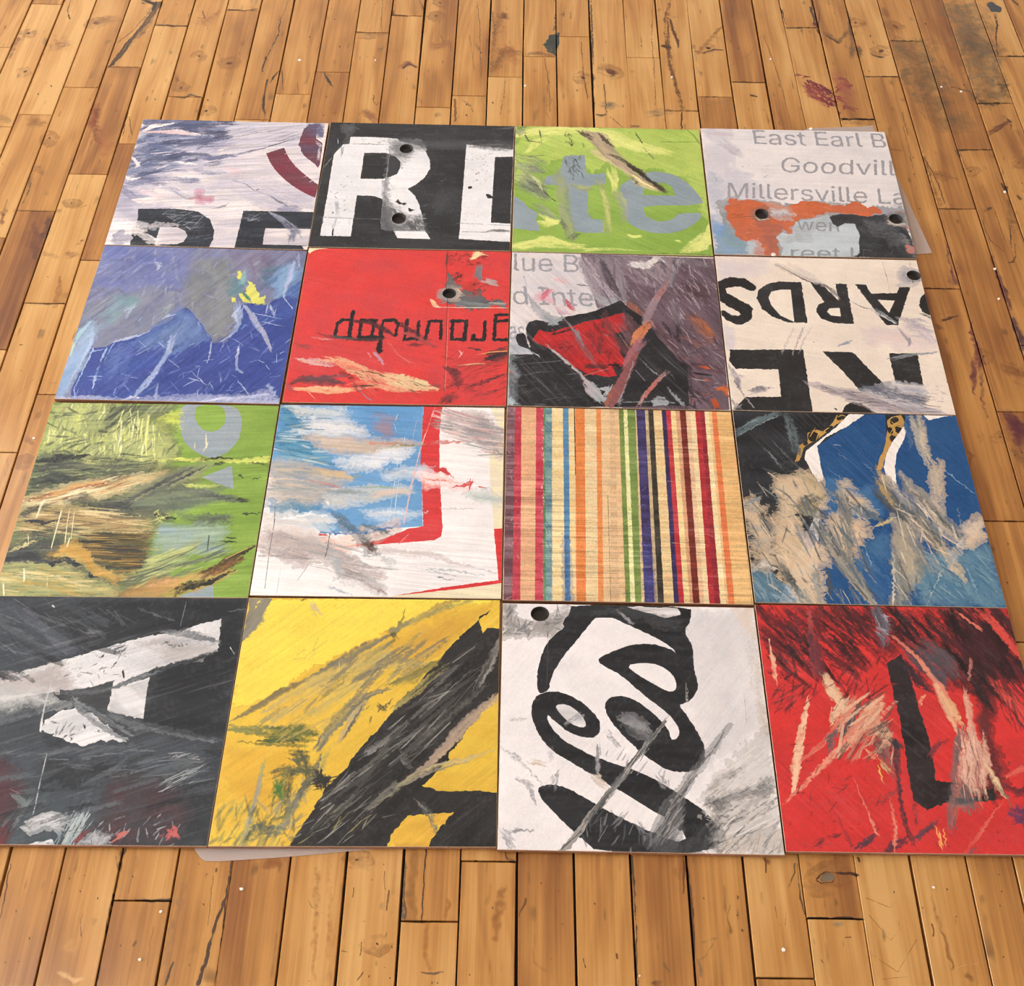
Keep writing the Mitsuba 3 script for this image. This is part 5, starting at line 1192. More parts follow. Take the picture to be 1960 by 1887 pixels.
wL(j('4a2c20',594),'1872,911 1906,911',2.6)
wL(j('6d3f24',593),'1903,996 1923,983',[42.6,56.5])
wF(j('7a4e2a',595),'1867,866 1867,866 1866,865 1866,865 1865,864 1864,864 1863,864 1862,864 1861,864 1860,865 1860,865 1860,866 1860,867 1861,867 1862,868 1863,868 1864,868 1865,868 1866,868 1866,868 1867,867 1867,867')
wF(j('4a2c1a',596),'1865,866 1865,866 1865,865 1865,865 1864,865 1864,865 1863,865 1863,865 1862,865 1862,865 1862,866 1862,866 1862,866 1862,867 1863,867 1863,867 1864,867 1864,867 1865,867 1865,867 1865,867 1865,866')
wL(j('7a4a22',640),'1814,842 1820,836 1812,818',[5,9.1,3.6])
wL(j('8a5a2c',620),'1835,885 1839,860',[8.5,14.1])
wL(j('6a4222',594),'1813,728 1863,729',[1.4,1.7])
wL(j('6a4222',594),'1813,552 1822,552',1.2)
wL(j('9a6a34',641),'1855,825 1843,738',[2.4,1.9])
wL(j('54331c',604),'1835,694 1835,692',[1.9,1.2])
wL(j('54331c',604),'1887,842 1887,839',[2.1,1.3])
wL(j('54331c',604),'1821,636 1821,634',[1.9,1.2])
wL(j('54331c',604),'1877,837 1876,834',[2.1,1.3])
wL(j('8a5f3c',594),'526,905 536,918 545,933 551,946',[1,1.6,1.4,0.5])
wL(j('9a7044',594),'571,937 584,937',0.9)
wL(j('8a5a3e',631),'569,838 579,828',[11.5,7.7])
wF(j('7a4e2a',595),'576,802 576,802 576,802 577,801 577,800 576,800 576,799 576,798 576,798 576,797 575,797 575,797 575,797 575,798 575,798 575,799 575,800 575,801 575,801 575,802 576,802 576,802')
wF(j('8a5c3c',596),'576,801 576,801 576,801 576,800 576,800 576,800 576,799 576,799 576,799 576,799 575,798 575,799 575,799 575,799 575,799 575,799 575,800 575,800 575,801 575,801 575,801 576,801')
wL(j('7a5030',594),'538,815 563,815',1)
wL(j('a0714c',636),'551,806 556,775',[3.8,3])
wL(j('54331c',604),'528,959 529,957',[1,0.6])
wL(j('54331c',604),'515,981 516,980',[1,0.6])
wL(j('54331c',604),'558,886 559,885',[1,0.6])
wL(j('54331c',604),'572,917 573,916',[1,0.6])
wL(j('54331c',604),'576,903 577,902',[1,0.6])
wL(j('4a382a',592),'808,288 808,274 809,255 807,235 807,202 810,150',[6.9,4.9,2.7,1.9,1.6,1.4])
wL(j('54402e',630),'806,285 806,266',[7.7,4.9])
wL(j('4a3a2c',594),'809,234 833,235 847,234 867,236',[1.1,2.6,4.4,3])
wL(j('7a5c3c',636),'818,237 847,236 865,237',[5.4,8,6.6])
wL(j('9a7040',618),'794,215 789,219',[12.8,9.6])
wL(j('b08448',642),'775,189 772,187',[22.9,11.4])
wL(j('6a4a2a',594),'778,233 780,215 783,198',[1.5,1.1,1.8])
wL(j('a87c44',594),'779,285 784,249',[0.6,0.7])
wL(j('54381f',594),'694,271 695,252 698,214',[0.8,1.7,0.9])
wL(j('453326',592),'924,279 924,260 923,237 918,219 914,192 911,168 909,151',[3,3.7,3,3.4,4.4,5.4,4.3])
wL(j('4a3424',594),'923,237 925,210 926,175 927,151',[2.2,2.2,1.6,1.6])
wL(j('7a522e',594),'907,260 909,210',0.7)
wL(j('5a3e2a',594),'900,264 898,259',[3.1,2])
wL(j('5a3e2a',594),'908,269 908,265',[2.7,1.5])
wL(j('4a382a',594),'880,173 878,160 876,151',[2.2,3.3,2.9])
wL(j('8a6646',631),'879,251 874,206 873,171',[11.4,9.2,10.8])
wL(j('7a4422',623),'968,276 959,272',[17.6,9.8])
wL(j('6a4024',594),'978,283 978,276',[3.4,1.9])
wL(j('8a5a30',594),'941,268 942,239',[0.7,0.9])
wL(j('8a7448',594),'1007,238 1012,230 1018,227',[0.5,1,0.5])
wL(j('b8904c',594),'1018,226 1035,220',[0.7,0.5])
wL(j('6a4a2a',592),'840,192 839,189',3.7)
wL(j('8a5e34',594),'854,209 855,168',0.9)
wL(j('6a5034',594),'801,281 806,266',[0.9,1.4])
wL(j('d2ac74',643),'767,163 788,155 796,157',[6.3,9.7,7.1])
wL(j('54331c',604),'758,257 759,255',[1.4,0.9])
wL(j('54331c',604),'772,244 773,242',[1.4,0.9])
wL(j('54331c',604),'765,200 766,199',[1.3,0.8])
wL(j('54331c',604),'744,242 744,240',[1.4,0.9])
wL(j('54331c',604),'732,196 733,194',[1.3,0.8])
wL(j('54331c',604),'712,223 712,221',[1.4,0.8])
wL(j('54331c',604),'825,190 825,188',[1.3,0.8])
wL(j('54331c',604),'823,260 824,258',[1.4,0.9])
wL(j('54331c',604),'889,274 890,272',[1.4,0.9])
wL(j('54331c',604),'901,232 902,230',[1.4,0.9])
wL(j('54331c',604),'897,172 898,170',[1.3,0.8])
wL(j('54331c',604),'773,260 774,259',[1.4,0.9])
wL(j('54331c',604),'1018,158 1018,156',[1.4,0.8])
wL(j('54331c',604),'792,237 792,235',[1.4,0.9])
wL(j('54331c',604),'727,173 728,172',[1.3,0.8])
wL(j('54331c',604),'714,172 715,171',[1.3,0.8])
wL(j('9a6430',644),'1012,274 1018,225 1022,156',[7.4,9,7])
wL(j('9a6430',644),'1024,284 1034,208 1038,152',[7.4,8.9,7])
wL(j('5a4a3a',592),'1103,292 1105,272 1104,253 1107,226 1107,217',[2.6,4.4,4.8,6.5,4.3])
wL(j('4a3220',594),'1126,292 1126,263 1126,217',[1.9,1.7,1.6])
wL(j('8a6030',611),'1115,289 1112,244 1119,219',[11.2,10.9,7.1])
wL(j('4f3722',594),'1105,216 1162,217',1.8)
wL(j('6d604c',603),'1110,214 1116,215',[6.1,3.6])
wL(j('9a642e',614),'1132,214 1132,184 1137,167',[9,10.6,6.9])
wL(j('6a5040',594),'1128,167 1135,166 1142,166 1152,168',[1,2.7,3.4,1.4])
wL(j('4a3020',594),'1164,280 1222,279',[1.5,1.9])
wL(j('4a3020',594),'1210,290 1212,281',[2.6,2.2])
wL(j('5c4630',630),'1213,281 1221,280',3.8)
wL(j('8a5628',618),'1207,253 1202,224 1201,199',[11,16.3,8.9])
wL(j('96602c',614),'1152,241 1151,223',[4.7,5.4])
wL(j('6a4424',594),'1232,242 1231,235 1225,222',[2.5,2.9,1.1])
wL(j('8a5c2c',594),'1235,273 1234,242',[0.7,1.1])
wL(j('96622c',636),'1238,192 1240,179 1254,167',[3.6,3.5,8.6])
wL(j('3f2a1c',594),'1291,182 1293,172',[1.2,1.4])
wL(j('4a3a28',594),'1343,288 1344,269 1345,229 1345,194 1344,156',[3.4,3,2.2,2.1,1.8])
wL(j('74502a',645),'1345,194 1345,187',1.8)
wL(j('94562a',618),'1364,284 1361,266',[14.8,7.3])
wL(j('6a4426',594),'1325,187 1325,182',[2.5,2.1])
wL(j('8d5a2c',603),'1396,285 1393,262',3.7)
wL(j('54301c',630),'1361,156 1366,160',6.6)
wL(j('7a5c34',646),'1371,178 1377,170',2.9)
wL(j('6a4020',641),'1399,289 1396,248',[3.7,2.2])
wL(j('7a542e',594),'1090,248 1090,237 1089,227',[2.2,2.9,1.8])
wL(j('8a6234',594),'1084,268 1086,248',[0.9,1.1])
wL(j('7a542e',594),'1053,251 1054,240',[1.3,0.9])
wL(j('7a542e',594),'1067,196 1067,182',[1.4,1.6])
wL(j('7a542e',594),'1071,165 1066,158',[1.8,1.1])
wL(j('3a2719',594),'1091,206 1091,201',[1.8,1.4])
wL(j('6a4a2c',594),'1047,187 1055,184',[1.3,0.8])
wF(j('7a4e2a',595),'1060,279 1060,279 1059,278 1059,278 1058,278 1057,277 1056,277 1055,278 1054,278 1053,278 1053,279 1053,279 1053,279 1053,280 1054,280 1055,280 1056,281 1057,281 1058,281 1058,280 1059,280 1060,280')
wF(j('54381f',596),'1058,279 1058,279 1058,279 1057,278 1057,278 1057,278 1056,278 1056,278 1055,278 1055,278 1055,279 1055,279 1055,279 1055,280 1055,280 1056,280 1056,280 1056,280 1057,280 1057,280 1058,280 1058,279')
wF(j('7a4e2a',595),'1089,195 1089,194 1089,194 1088,194 1087,193 1086,193 1085,193 1084,193 1083,193 1082,194 1082,194 1082,195 1082,195 1082,196 1083,196 1084,196 1085,196 1086,196 1087,196 1088,196 1088,196 1089,195')
wF(j('4a2c1a',596),'1087,195 1087,194 1087,194 1087,194 1086,194 1086,194 1085,194 1085,194 1084,194 1084,194 1084,194 1084,195 1084,195 1084,195 1084,196 1085,196 1085,196 1086,196 1086,196 1086,196 1087,195 1087,195')
wL(j('54331c',604),'1082,276 1083,274',[1.5,0.9])
wL(j('54331c',604),'1072,259 1072,258',[1.4,0.9])
wL(j('54331c',604),'1097,192 1098,190',[1.4,0.9])
wL(j('54331c',604),'1092,171 1092,170',[1.4,0.9])
wL(j('54331c',604),'1077,163 1077,161',[1.4,0.9])
wL(j('54331c',604),'1098,161 1098,160',[1.4,0.9])
wL(j('54331c',604),'1248,258 1248,256',[1.5,0.9])
wL(j('54331c',604),'1198,232 1198,230',[1.4,0.9])
wL(j('54331c',604),'1258,181 1258,180',[1.4,0.9])
wL(j('54331c',604),'1270,216 1270,215',[1.4,0.9])
wL(j('54331c',604),'1303,237 1304,236',[1.5,0.9])
wL(j('54331c',604),'1140,157 1140,156',[1.4,0.9])
wL(j('54331c',604),'1145,157 1146,156',[1.4,0.9])
wL(j('54331c',604),'1067,217 1068,215',[1.4,0.9])
wL(j('54331c',604),'1266,250 1266,248',[1.5,0.9])
wL(j('54331c',604),'1177,165 1177,164',[1.4,0.9])
wL(j('4c3422',594),'1401,287 1403,251 1403,226 1403,187 1402,156',[1.9,3.3,3.6,2.1,1.8])
wF(j('7a4e2a',595),'1566,269 1565,268 1563,266 1560,264 1556,263 1551,261 1546,261 1542,260 1537,261 1534,262 1532,263 1531,264 1532,266 1534,268 1537,270 1542,271 1546,272 1551,273 1556,273 1560,273 1563,272 1565,271')
wF(j('6f5a44',596),'1557,268 1557,267 1556,266 1554,265 1552,264 1550,263 1548,263 1545,263 1543,263 1542,264 1541,265 1540,266 1541,267 1542,268 1543,269 1545,270 1548,270 1550,271 1552,271 1554,270 1556,270 1557,269')
wL(j('40241a',594),'1536,265 1541,270 1550,272 1558,271 1563,271 1580,270',[2.1,1.8,1.9,2.7,3.8,4.2])
wL(j('40241a',594),'1536,264 1541,261 1553,262 1557,268',[2.4,1.5,1.4,1])
wL(j('7a4a28',636),'1524,284 1534,277 1561,281',[8,11.5,7.5])
wL(j('84502c',644),'1532,260 1558,259 1573,263',[5.6,7.4,5.4])
wF(j('6f6658',647),'1556,267 1556,266 1555,265 1554,265 1552,264 1551,263 1549,263 1547,263 1545,263 1544,264 1543,264 1543,265 1543,266 1544,267 1545,268 1547,269 1549,269 1551,270 1552,270 1554,269 1555,269 1556,268')
wL(j('33241c',594),'1522,224 1549,225 1580,224',[1.8,2.2,1.8])
wL(j('6d7268',615),'1549,222 1553,217 1558,221',[5.8,7.3,3.3])
wL(j('4f3520',594),'1463,164 1522,165',1.4)
wL(j('6a4224',638),'1484,287 1487,284',[6,8])
wL(j('54331f',594),'1485,286 1484,271',[1.5,1.1])
wL(j('8a6030',648),'1443,237 1440,223 1442,209',[0.7,0.9,4.8])
wL(j('75603c',644),'1408,179 1426,203 1411,198',[4,2.5,3.4])
wL(j('6d604c',632),'1408,181 1409,167',[3.6,4.3])
wL(j('6a5030',594),'1516,282 1514,271 1506,256',[1.5,1.8,0.7])
wL(j('54402c',641),'1518,282 1517,244 1520,227',[1.5,1.9,2.3])
wL(j('76542e',603),'1519,240 1520,231',[4.5,4.9])
wL(j('6a4a2a',592),'1453,245 1454,245',[4.6,1.8])
wL(j('6a4a2a',594),'1417,244 1417,243',[3,2.6])
wL(j('54381f',594),'1449,228 1449,226',1.5)
wL(j('5f4022',594),'1454,212 1454,210',[2.6,1.8])
wL(j('7a4e28',594),'1650,220 1649,207',[1.9,1.8])
wL(j('8a5a2c',636),'1656,251 1657,218 1663,176',[3.8,4.6,3.8])
wL(j('6d4222',636),'1696,285 1691,269',[5.5,5.4])
wL(j('70451f',630),'1676,170 1680,165',[7.7,5.8])
wL(j('c09a60',594),'1665,176 1689,182',[0.8,0.7])
wL(j('94662f',594),'1501,231 1498,216',0.9)
wL(j('94662f',594),'1490,236 1492,216',1.1)
wL(j('3a2719',594),'1530,184 1531,180',[1.8,1.5])
wL(j('84582c',594),'1557,205 1564,205',[1.1,1.4])
wL(j('3f281a',594),'1583,289 1584,284',[2.8,2])
wL(j('54331c',604),'1616,253 1616,251',[1.5,1])
wL(j('54331c',604),'1676,228 1676,227',[1.5,1])
wL(j('54331c',604),'1672,256 1672,255',[1.5,1])
wL(j('54331c',604),'1535,162 1535,160',[1.4,0.9])
wL(j('54331c',604),'1730,273 1730,271',[1.6,1])
wL(j('54331c',604),'1729,255 1729,253',[1.6,1])
wL(j('54331c',604),'1724,240 1724,238',[1.5,1])
wL(j('54331c',604),'1716,188 1716,187',[1.5,0.9])
wL(j('54331c',604),'1643,237 1643,235',[1.5,1])
wL(j('54331c',604),'1701,173 1701,171',[1.5,0.9])
wL(j('94622c',649),'1585,246 1609,236 1624,250',[0.8,0.9,0.7])
wL(j('94622c',649),'1586,228 1604,203 1623,221',[0.8,0.9,0.7])
wL(j('94622c',649),'1582,189 1606,172 1631,204',[0.8,0.8,0.7])
wL(j('94622c',649),'1589,165 1621,168 1635,180',[0.7,0.8,0.6])
wood_stains.finish()

WOOD = [lin(h) for h in ('cea365', 'b78548', '926133', '704428')]
def wood(p, n, uv):
    tone, seed = uv.x, mi.UInt32(dr.round(uv.y * 1000))
    sf = mi.Float(seed)
    x, y = p.x + sf * .137, p.y + sf * .731
    # growth rings that run along the board, wavering
    wav = fb(x * 9, y * 2.2, seed + 1)
    ring = fb(x * 55 + wav * 5, y * 1.6 + wav * 2, seed + 2)
    fine = fb(x * 420, y * 9, seed + 3)
    cloud = fb(x * 16, y * 7, seed + 4)
    t = dr.clip(tone + (ring - .5) * .7 + (cloud - .5) * .6 + (fine - .5) * .3, 0, 1)
    a, b, c = dr.clip(t / .35, 0, 1), dr.clip((t - .35) / .35, 0, 1), dr.clip((t - .7) / .3, 0, 1)
    col = mikit.mix(mikit.mix(mikit.mix(WOOD[0], WOOD[1], a), WOOD[2], b), WOOD[3], c)
    # dark flecks and pits along the grain
    pit = vnoise(x * 170, y * 38, seed + 9)
    pit2 = vnoise(x * 60, y * 60, seed + 10)
    k = dr.clip((pit - .84) * 6, 0, 1) * dr.clip((pit2 - .5) * 4, 0, 1) * .65
    col = mikit.mix(col, [0.07, 0.035, 0.015], k)
    return wood_stains.paint(p.x - FX0, p.y - FY0, (col.x, col.y, col.z))
def wood_rough(p, n, uv):
    return 0.13 + 0.16 * fb(p.x * 14, p.y * 5, 21)
scene['floor_varnish'] = twosided({'type': 'principled', 'base_color': mikit.proc(wood), 'roughness': mikit.proc(wood_rough), 'specular': 0.5})

def plank_mesh(quad, tone, seed, top=0.0):
    """a board: bevelled top edges, tongue side walls going down into the joint"""
    q = np.array(quad, float)                       # four corners, counterclockwise
    c = q.mean(0)
    def inset(d): return np.array([p + np.sign(c - p) * d for p in q])
    rings = [(q, -0.012), (q, top - .0007), (inset(.0006), top)]
    v = np.vstack([np.c_[r, np.full(4, z)] for r, z in rings])
    f = []
    for r in range(2):
        for i in range(4):
            j = (i + 1) % 4
            a, b, c_, d = r * 4 + i, r * 4 + j, r * 4 + 4 + j, r * 4 + 4 + i
            f += [[a, b, c_], [a, c_, d]]
    f += [[8, 9, 10], [8, 10, 11]]
    return v, np.array(f), np.tile([[tone, seed / 1000]], (12, 1))
SEAMS = [[-0.871, -0.8718, -0.8814, -0.8801], [-0.8137, -0.8146, -0.8219, -0.8241], [-0.7559, -0.7567, -0.7639, -0.7666], [-0.6953, -0.6962, -0.7041, -0.7049], [-0.6351, -0.636, -0.6423, -0.6477], [-0.5767, -0.5776, -0.5847, -0.5874], [-0.5069, -0.5102, -0.5248, -0.5269], [-0.4506, -0.4532, -0.464, -0.4663], [-0.391, -0.3926, -0.4047, -0.4082], [-0.3314, -0.334, -0.3434, -0.3464], [-0.2727, -0.276, -0.2834, -0.2887], [-0.213, -0.2154, -0.2254, -0.2277], [-0.1548, -0.1563, -0.1659, -0.1699], [-0.0956, -0.0965, -0.1071, -0.1087], [-0.0349, -0.0371, -0.0473, -0.0491], [0.025, 0.0222, 0.0119, 0.0122], [0.0845, 0.0821, 0.0709, 0.0703], [0.1438, 0.1425, 0.13, 0.1302], [0.2027, 0.2016, 0.1915, 0.1941], [0.2626, 0.2609, 0.2512, 0.2535], [0.3221, 0.3197, 0.3084, 0.3137], [0.3814, 0.379, 0.3694, 0.3739], [0.4402, 0.4386, 0.43, 0.4328], [0.5003, 0.4994, 0.4854, 0.4819], [0.5488, 0.5488, 0.5456, 0.544], [0.6087, 0.6087, 0.6047, 0.6048], [0.6708, 0.6708, 0.6664, 0.6656], [0.7323, 0.7323, 0.7279, 0.728], [0.7898, 0.7898, 0.7861, 0.7886], [0.8525, 0.8525, 0.8498, 0.8483], [0.9068, 0.9068, 0.9047, 0.9026]]       # x of every joint between strips at y = -0.75, -0.61, 0.62, 0.98
def seam(k, y):
    i = k - SEAM0
    if 0 <= i < len(SEAMS): return float(np.interp(y, [-.75, -.61, .62, .98], SEAMS[i]))
    e = 0 if i < 0 else len(SEAMS) - 1
    return float(np.interp(y, [-.75, -.61, .62, .98], SEAMS[e])) + (i - e) * .0597
SEAM0 = 0
BOARDS = {-1: ([0.8096], [0.16, 0.38]),
    0: ([0.5903, 0.9442], [0.21000000000000002, 0.16, 0.5]),
    1: ([0.3252, 0.6236], [0.6, 0.33, 0.16]),
    2: ([0.0971, 0.3869, 0.6993], [0.2, 0.72, 0.33, 0.3]),
    3: ([-0.0848, 0.1887, 0.4752, 0.7588], [0.4, 0.22, 0.16, 0.5, 0.16]),
    4: ([0.0158, 0.2794, 0.5523, 0.883], [0.42, 0.25, 0.7, 0.16, 0.5]),
    5: ([0.6786], [0.32, 0.38]),
    6: ([-0.8505, 0.9361], [0.3, 0.42, 0.1]),
    7: ([0.62], [0.2, 0.3, 0.05]),
    8: ([-0.6655, 0.6911], [0.48, 0.2, 0.4, 0.58]),
    9: ([0.7548], [0.46, 0.4, 0.35]),
    10: ([0.8744], [0.42, 0.3, 0.2]),
    11: ([0.9284], [0.3, 0.42, 0.15]),
    12: ([0.6622], [0.2, 0.4, 0.45]),
    13: ([-0.6833, 0.6955], [0.2, 0.3, 0.33, 0.36]),
    14: ([-0.6203, 0.7503], [0.42, 0.2, 0.25, 0.85]),
    15: ([0.8114], [0.36, 0.27, 0.45]),
    16: ([0.8729], [0.3, 0.3, 0.42]),
    17: ([], [0.5, 0.45]),
    18: ([0.8138], [0.2, 0.3, 0.28]),
    19: ([-0.7353, 0.6644], [0.5, 0.2, 0.3, 0.22]),
    20: ([-0.6759, 0.7049], [0.3, 0.5, 0.22, 0.25]),
    21: ([0.7479], [0.33, 0.58, 0.46]),
    22: ([], [0.48, 0.34]),
    23: ([0.9136], [0.2, 0.36, 0.2]),
    24: ([0.6501], [0.3, 0.5, 0.35]),
    25: ([-0.3478, -0.1716, 0.249, 0.7713], [0.45, 0.42, 0.5, 0.45, 0.18]),
    26: ([0.0117, 0.4284, 0.8788], [0.75, 0.48, 0.55, 0.36]),
    27: ([0.5754], [0.55, 0.6, 0.5]),
    28: ([0.7013], [0.5, 0.3, 0.68]),
    29: ([0.837], [0.4, 0.2, 0.55]),
    30: ([], [0.4, 0.4])}   # strip: [joint y positions], [tone of each board between them]
rng = random.Random(7)
far_v, far_f, far_uv, nboards = [], [], [], 0
YE0, YE1 = -1.15, 1.45
kmin, kmax = SEAM0 - 6, SEAM0 + len(SEAMS) + 8
for k in range(-82, 98):
    near = kmin <= k <= kmax
    ys, tones = BOARDS.get(k, ([], []))
    ys, tones = list(ys), list(tones)
    while len(tones) < len(ys) + 1: tones.append(rng.uniform(.1, .6))
    lo = ys[0] if ys else rng.uniform(-.3, .3)
    if not ys: ys, tones = [lo], [rng.uniform(.15, .55), rng.uniform(.15, .55)]
    def clear(y, seen):                 # no joint where the photograph shows a board running through
        for a, b, c in seen:
            if a < y < b: y = c
        return y
    while ys[-1] < Y1 - .1: ys.append(min(Y1 - .004, clear(ys[-1] + rng.uniform(.28, .8), [(.3, 1.04, 1.06)]))); tones.append(rng.uniform(.1, .6))
    while ys[0] > Y0 + .1: ys.insert(0, max(Y0 + .004, clear(ys[0] - rng.uniform(.3, .8), [(-.8, -.56, -.83)] if k >= 5 else [(-.4, .5, -.42)]))); tones.insert(0, rng.uniform(.1, .6))
    if len(tones) > len(ys) + 1: tones = tones[:len(ys) + 1]
    for i in range(len(ys) - 1):
        a, b, tone = ys[i], ys[i + 1], tones[i + 1]
        g, e = rng.uniform(.0007, .0013), rng.uniform(.0006, .001)
        xs = [seam(k, a), seam(k + 1, a), seam(k + 1, b), seam(k, b)]
        if min(xs) < X0 + .01 or max(xs) > X1 - .01: continue
        quad = [(xs[0] + g, a + e), (xs[1] - g, a + e), (xs[2] - g, b - e), (xs[3] + g, b - e)]
        m = plank_mesh(quad, tone, (k * 37 + i * 101 + 5000) % 900 + 1, rng.uniform(-.0003, 0))
        if near and b > YE0 and a < YE1 and max(xs) > -1.25 and min(xs) < 1.3:
            part('floor__plank', (m[0], m[1]), 'floor_varnish', uv=m[2]); nboards += 1
        else:
            far_f.append(m[1] + 12 * len(far_v)); far_v.append(m[0]); far_uv.append(m[2])
part('floor__surrounding_planks', (np.vstack(far_v), np.vstack(far_f)), 'floor_varnish', uv=np.vstack(far_uv))
labels['floor__surrounding_planks'] = {'label': 'varnished boards of the rest of the floor', 'kind': 'stuff'}
print('boards', nboards)

# ---------------------------------------------------------------- the sixteen panels
art = Paint(40, 40)
art.panels, art.warp = 16, 16.0
art.sx = art.sy = 40.0
art.wet, art.soften = .06, 1.3
def k(c, i): return art.style(*[ink_lin(h) for h in c.split()], **LOOKS[i])
aF, aL, aR, aW = art.F, art.L, art.R, art.W
art.pn=0
aF(k('e2dddc cbc8d2',0),'-19,-22 1024,-24 1027,1028 -7,1028')
aF(k('b3b2c4 9a9db6',1),'-19,-22 507,-29 496,233 362,402 184,494 134,664 29,749 -21,772 -28,502')
aF(k('b9b8c8',2),'295,575 513,482 787,473 1001,549 1003,694 784,712 526,566')
aF(k('c4c3d0',3),'460,-4 869,-7 881,219 590,252 497,376')
aF(k('b4b3c5',4),'-26,711 134,664 377,737 387,797 248,842 85,828 17,890')
aL(k('5f6f94 8c95b4',5),'4,206 122,157 280,162 421,202',[91.4,172.2,134.5,54.7])
aL(k('566388 7e88a8',6),'-9,317 145,279 306,317',[101,167.2,75.5])
aL(k('5d6a8c 8790ae',5),'-5,480 105,401 265,406',[64.6,154.3,65.1])
aL(k('6c7394 9396b2',7),'5,564 102,497 231,524',[53.1,97.4,41.7])
aL(k('454b66 68708e',8),'4,21 157,30 341,12 507,17',[58.2,81.6,81.6,34.7])
aL(k('4b4f6c 6f748f',9),'151,116 267,89 379,74 453,88',[69.4,104.2,92.1,22.6])
aL(k('50587a 777f9e',5),'229,198 366,170 502,132',[79.6,91.1,34.3])
aL(k('5b6286 8a8fac',10),'302,295 417,313 533,293',[43.8,55.2,22.2])
aL(k('565d7e 8086a4',11),'386,380 445,356 492,343',[32.9,44,33])
aL(k('737a99 9599b3',12),'198,494 351,499 376,487',[42.8,64.2,21.5])
aL(k('7d819c a3a4ba',12),'366,424 452,442 503,419',[42.4,43.1,21.6])
aL(k('4d5477 7b819f',13),'10,92 104,55 181,86',[46.6,69.8,32.9])
aL(k('7780a0 a4a7bf',14),'346,635 268,576 196,557',[27.5,48.9,30.9])
aL(k('686d8a 9093ab',14),'3,585 74,635 150,642',[46.6,49.7,31])
aL(k('6b708d 9a9cb4',12),'907,677 836,700 931,706',[30.8,49.7,30.4])
aL(k('7a7e98 a6a7bb',15),'675,561 764,610 867,678',[19.6,15.4,18.8])
aL(k('5a6082 858aa8',16),'914,15 949,71 995,103',[78.9,77.3,62.5])
aR([k('55608a',17),k('6c7799',17),k('8e95b2',17),k('494f6e',17)],'-3,24 442,20 365,337 184,494 8,543 -8,217',90,83.1,11.2,-6.8,9,11)
aR([k('e6e0e3',18),k('f0ebea',18),k('d5d0dc',18)],'-23,105 456,111 431,400 186,579 -11,586 -19,307',60,88.91,12.2,-11.6,9,12)
aR([k('d9d4dc',19),k('c2c1cf',19),k('efe9e6',19)],'171,495 787,473 992,714 645,727 421,755',70,117.9,8.96,20.6,8,13)
aR([k('8285a0',20),k('9fa0b5',20)],'441,8 856,5 863,187 606,262 494,354',40,141.9,7.88,-24.5,5,14)
aR([k('4c5678',21),k('5f6c90',21),k('7a84a4',21),k('3f4866',21)],'-14,1 480,-16 447,235 317,382 135,453 8,543 -5,306',44,117.1,49.4,-18.2,10,18)
aL(k('e5d6d8 f4efee',22),'25,92 75,56 171,29',[23,39.7,16.4])
aL(k('e5d6d8 f4efee',22),'119,100 213,102 309,122',[23,45.5,22.5])
aL(k('e5d6d8 f4efee',23),'1,317 45,381 35,403',[12.8,24.9,19.6])
aL(k('e5d6d8 f4efee',24),'6,485 34,500 74,493',[13.8,21.2,10.8])
aL(k('e5d6d8 f4efee',24),'242,352 286,362 343,370',[10.8,21.6,8.6])
aL(k('e5d6d8 f4efee',25),'87,665 154,663 198,641',[20.9,63,31.5])
aL(k('d9b9bd ead6d6',26),'29,114 113,106 200,111 308,118',[11.6,25.3,38.8,11.4])
aL(k('dcc3c9 ead8da',27),'69,572 113,592 211,640',[19.9,49.2,29.1])
aL(k('d8c3cb',28),'485,387 565,416 537,460',[31.3,49.7,19.7])
aL(k('55556a 7c7c90',29),'530,131 618,99 756,66',[3.4,8,4.6])
aL(k('55556a 7c7c90',29),'408,384 482,371',[8.8,5.5])
aL(k('55556a 7c7c90',30),'468,322 526,293 611,253 652,239 770,173 856,131',[6.6,7.7,24.4,10,8.9,5.6])
aL(k('55556a 7c7c90',30),'556,492 629,521 684,571 696,560',[3.1,3.9,5.8,26.4])
aL(k('55556a 7c7c90',29),'787,630 823,654 860,678',[7.6,13.2,5.6])
aL(k('55556a 7c7c90',30),'514,706 545,690 553,679',[14.3,14.2,5.8])
aF(k('7e3243 6d3f4c',31),'698,268 698,268 786,217 786,217 816,293 872,379 943,456 1000,512 1000,512 994,612 994,612 936,578 861,518 790,441 734,356',2)
aF(k('713846 604a5e',32),'885,10 860,74 863,187 894,274 935,327 992,369 989,182 955,127 936,48 949,5')
aF(k('5f5c7c',33),'891,2 998,0 997,126 954,116 919,60 890,50')
aL(k('d9d2da b8b4c4',34),'952,161 976,194 975,315',[27.2,20.9,14.5])
aR([k('d8d2da',35),k('b4b1c4',35)],'790,223 839,221 892,318 999,465 990,508 879,384',26,35.68,9.65,-30.0,14,15)
aL(k('e9dcd6',36),'990,0 993,215 995,401',[19.1,14.4,7.1])
aF(k('a8456a c0809a',37),'384,577 415,576 424,622 471,626 473,660 428,655 428,679 401,677 400,649 361,640 392,623')
aL(k('7a7682',38),'341,644 375,647',[14.5,6.2])
aF(k('2a2f37 333b44',39),'113,731 213,725 321,724 418,740 488,798 521,882 526,945 512,1007 250,994 249,989 353,984 383,965 395,921 375,882 332,861 249,862 245,951 180,904 110,887 127,837 122,776')
aF(k('2a2f37 333b44',39),'112,882 156,885 244,961 251,999 126,1000')
aF(k('2a2f37 333b44',39),'644,725 1003,722 999,849 772,851 775,970 1004,969 1002,1005 640,1009')
aF(k('d9d4d6 bdbac2',40),'249,862 332,861 375,882 395,921 383,965 353,984 249,989')
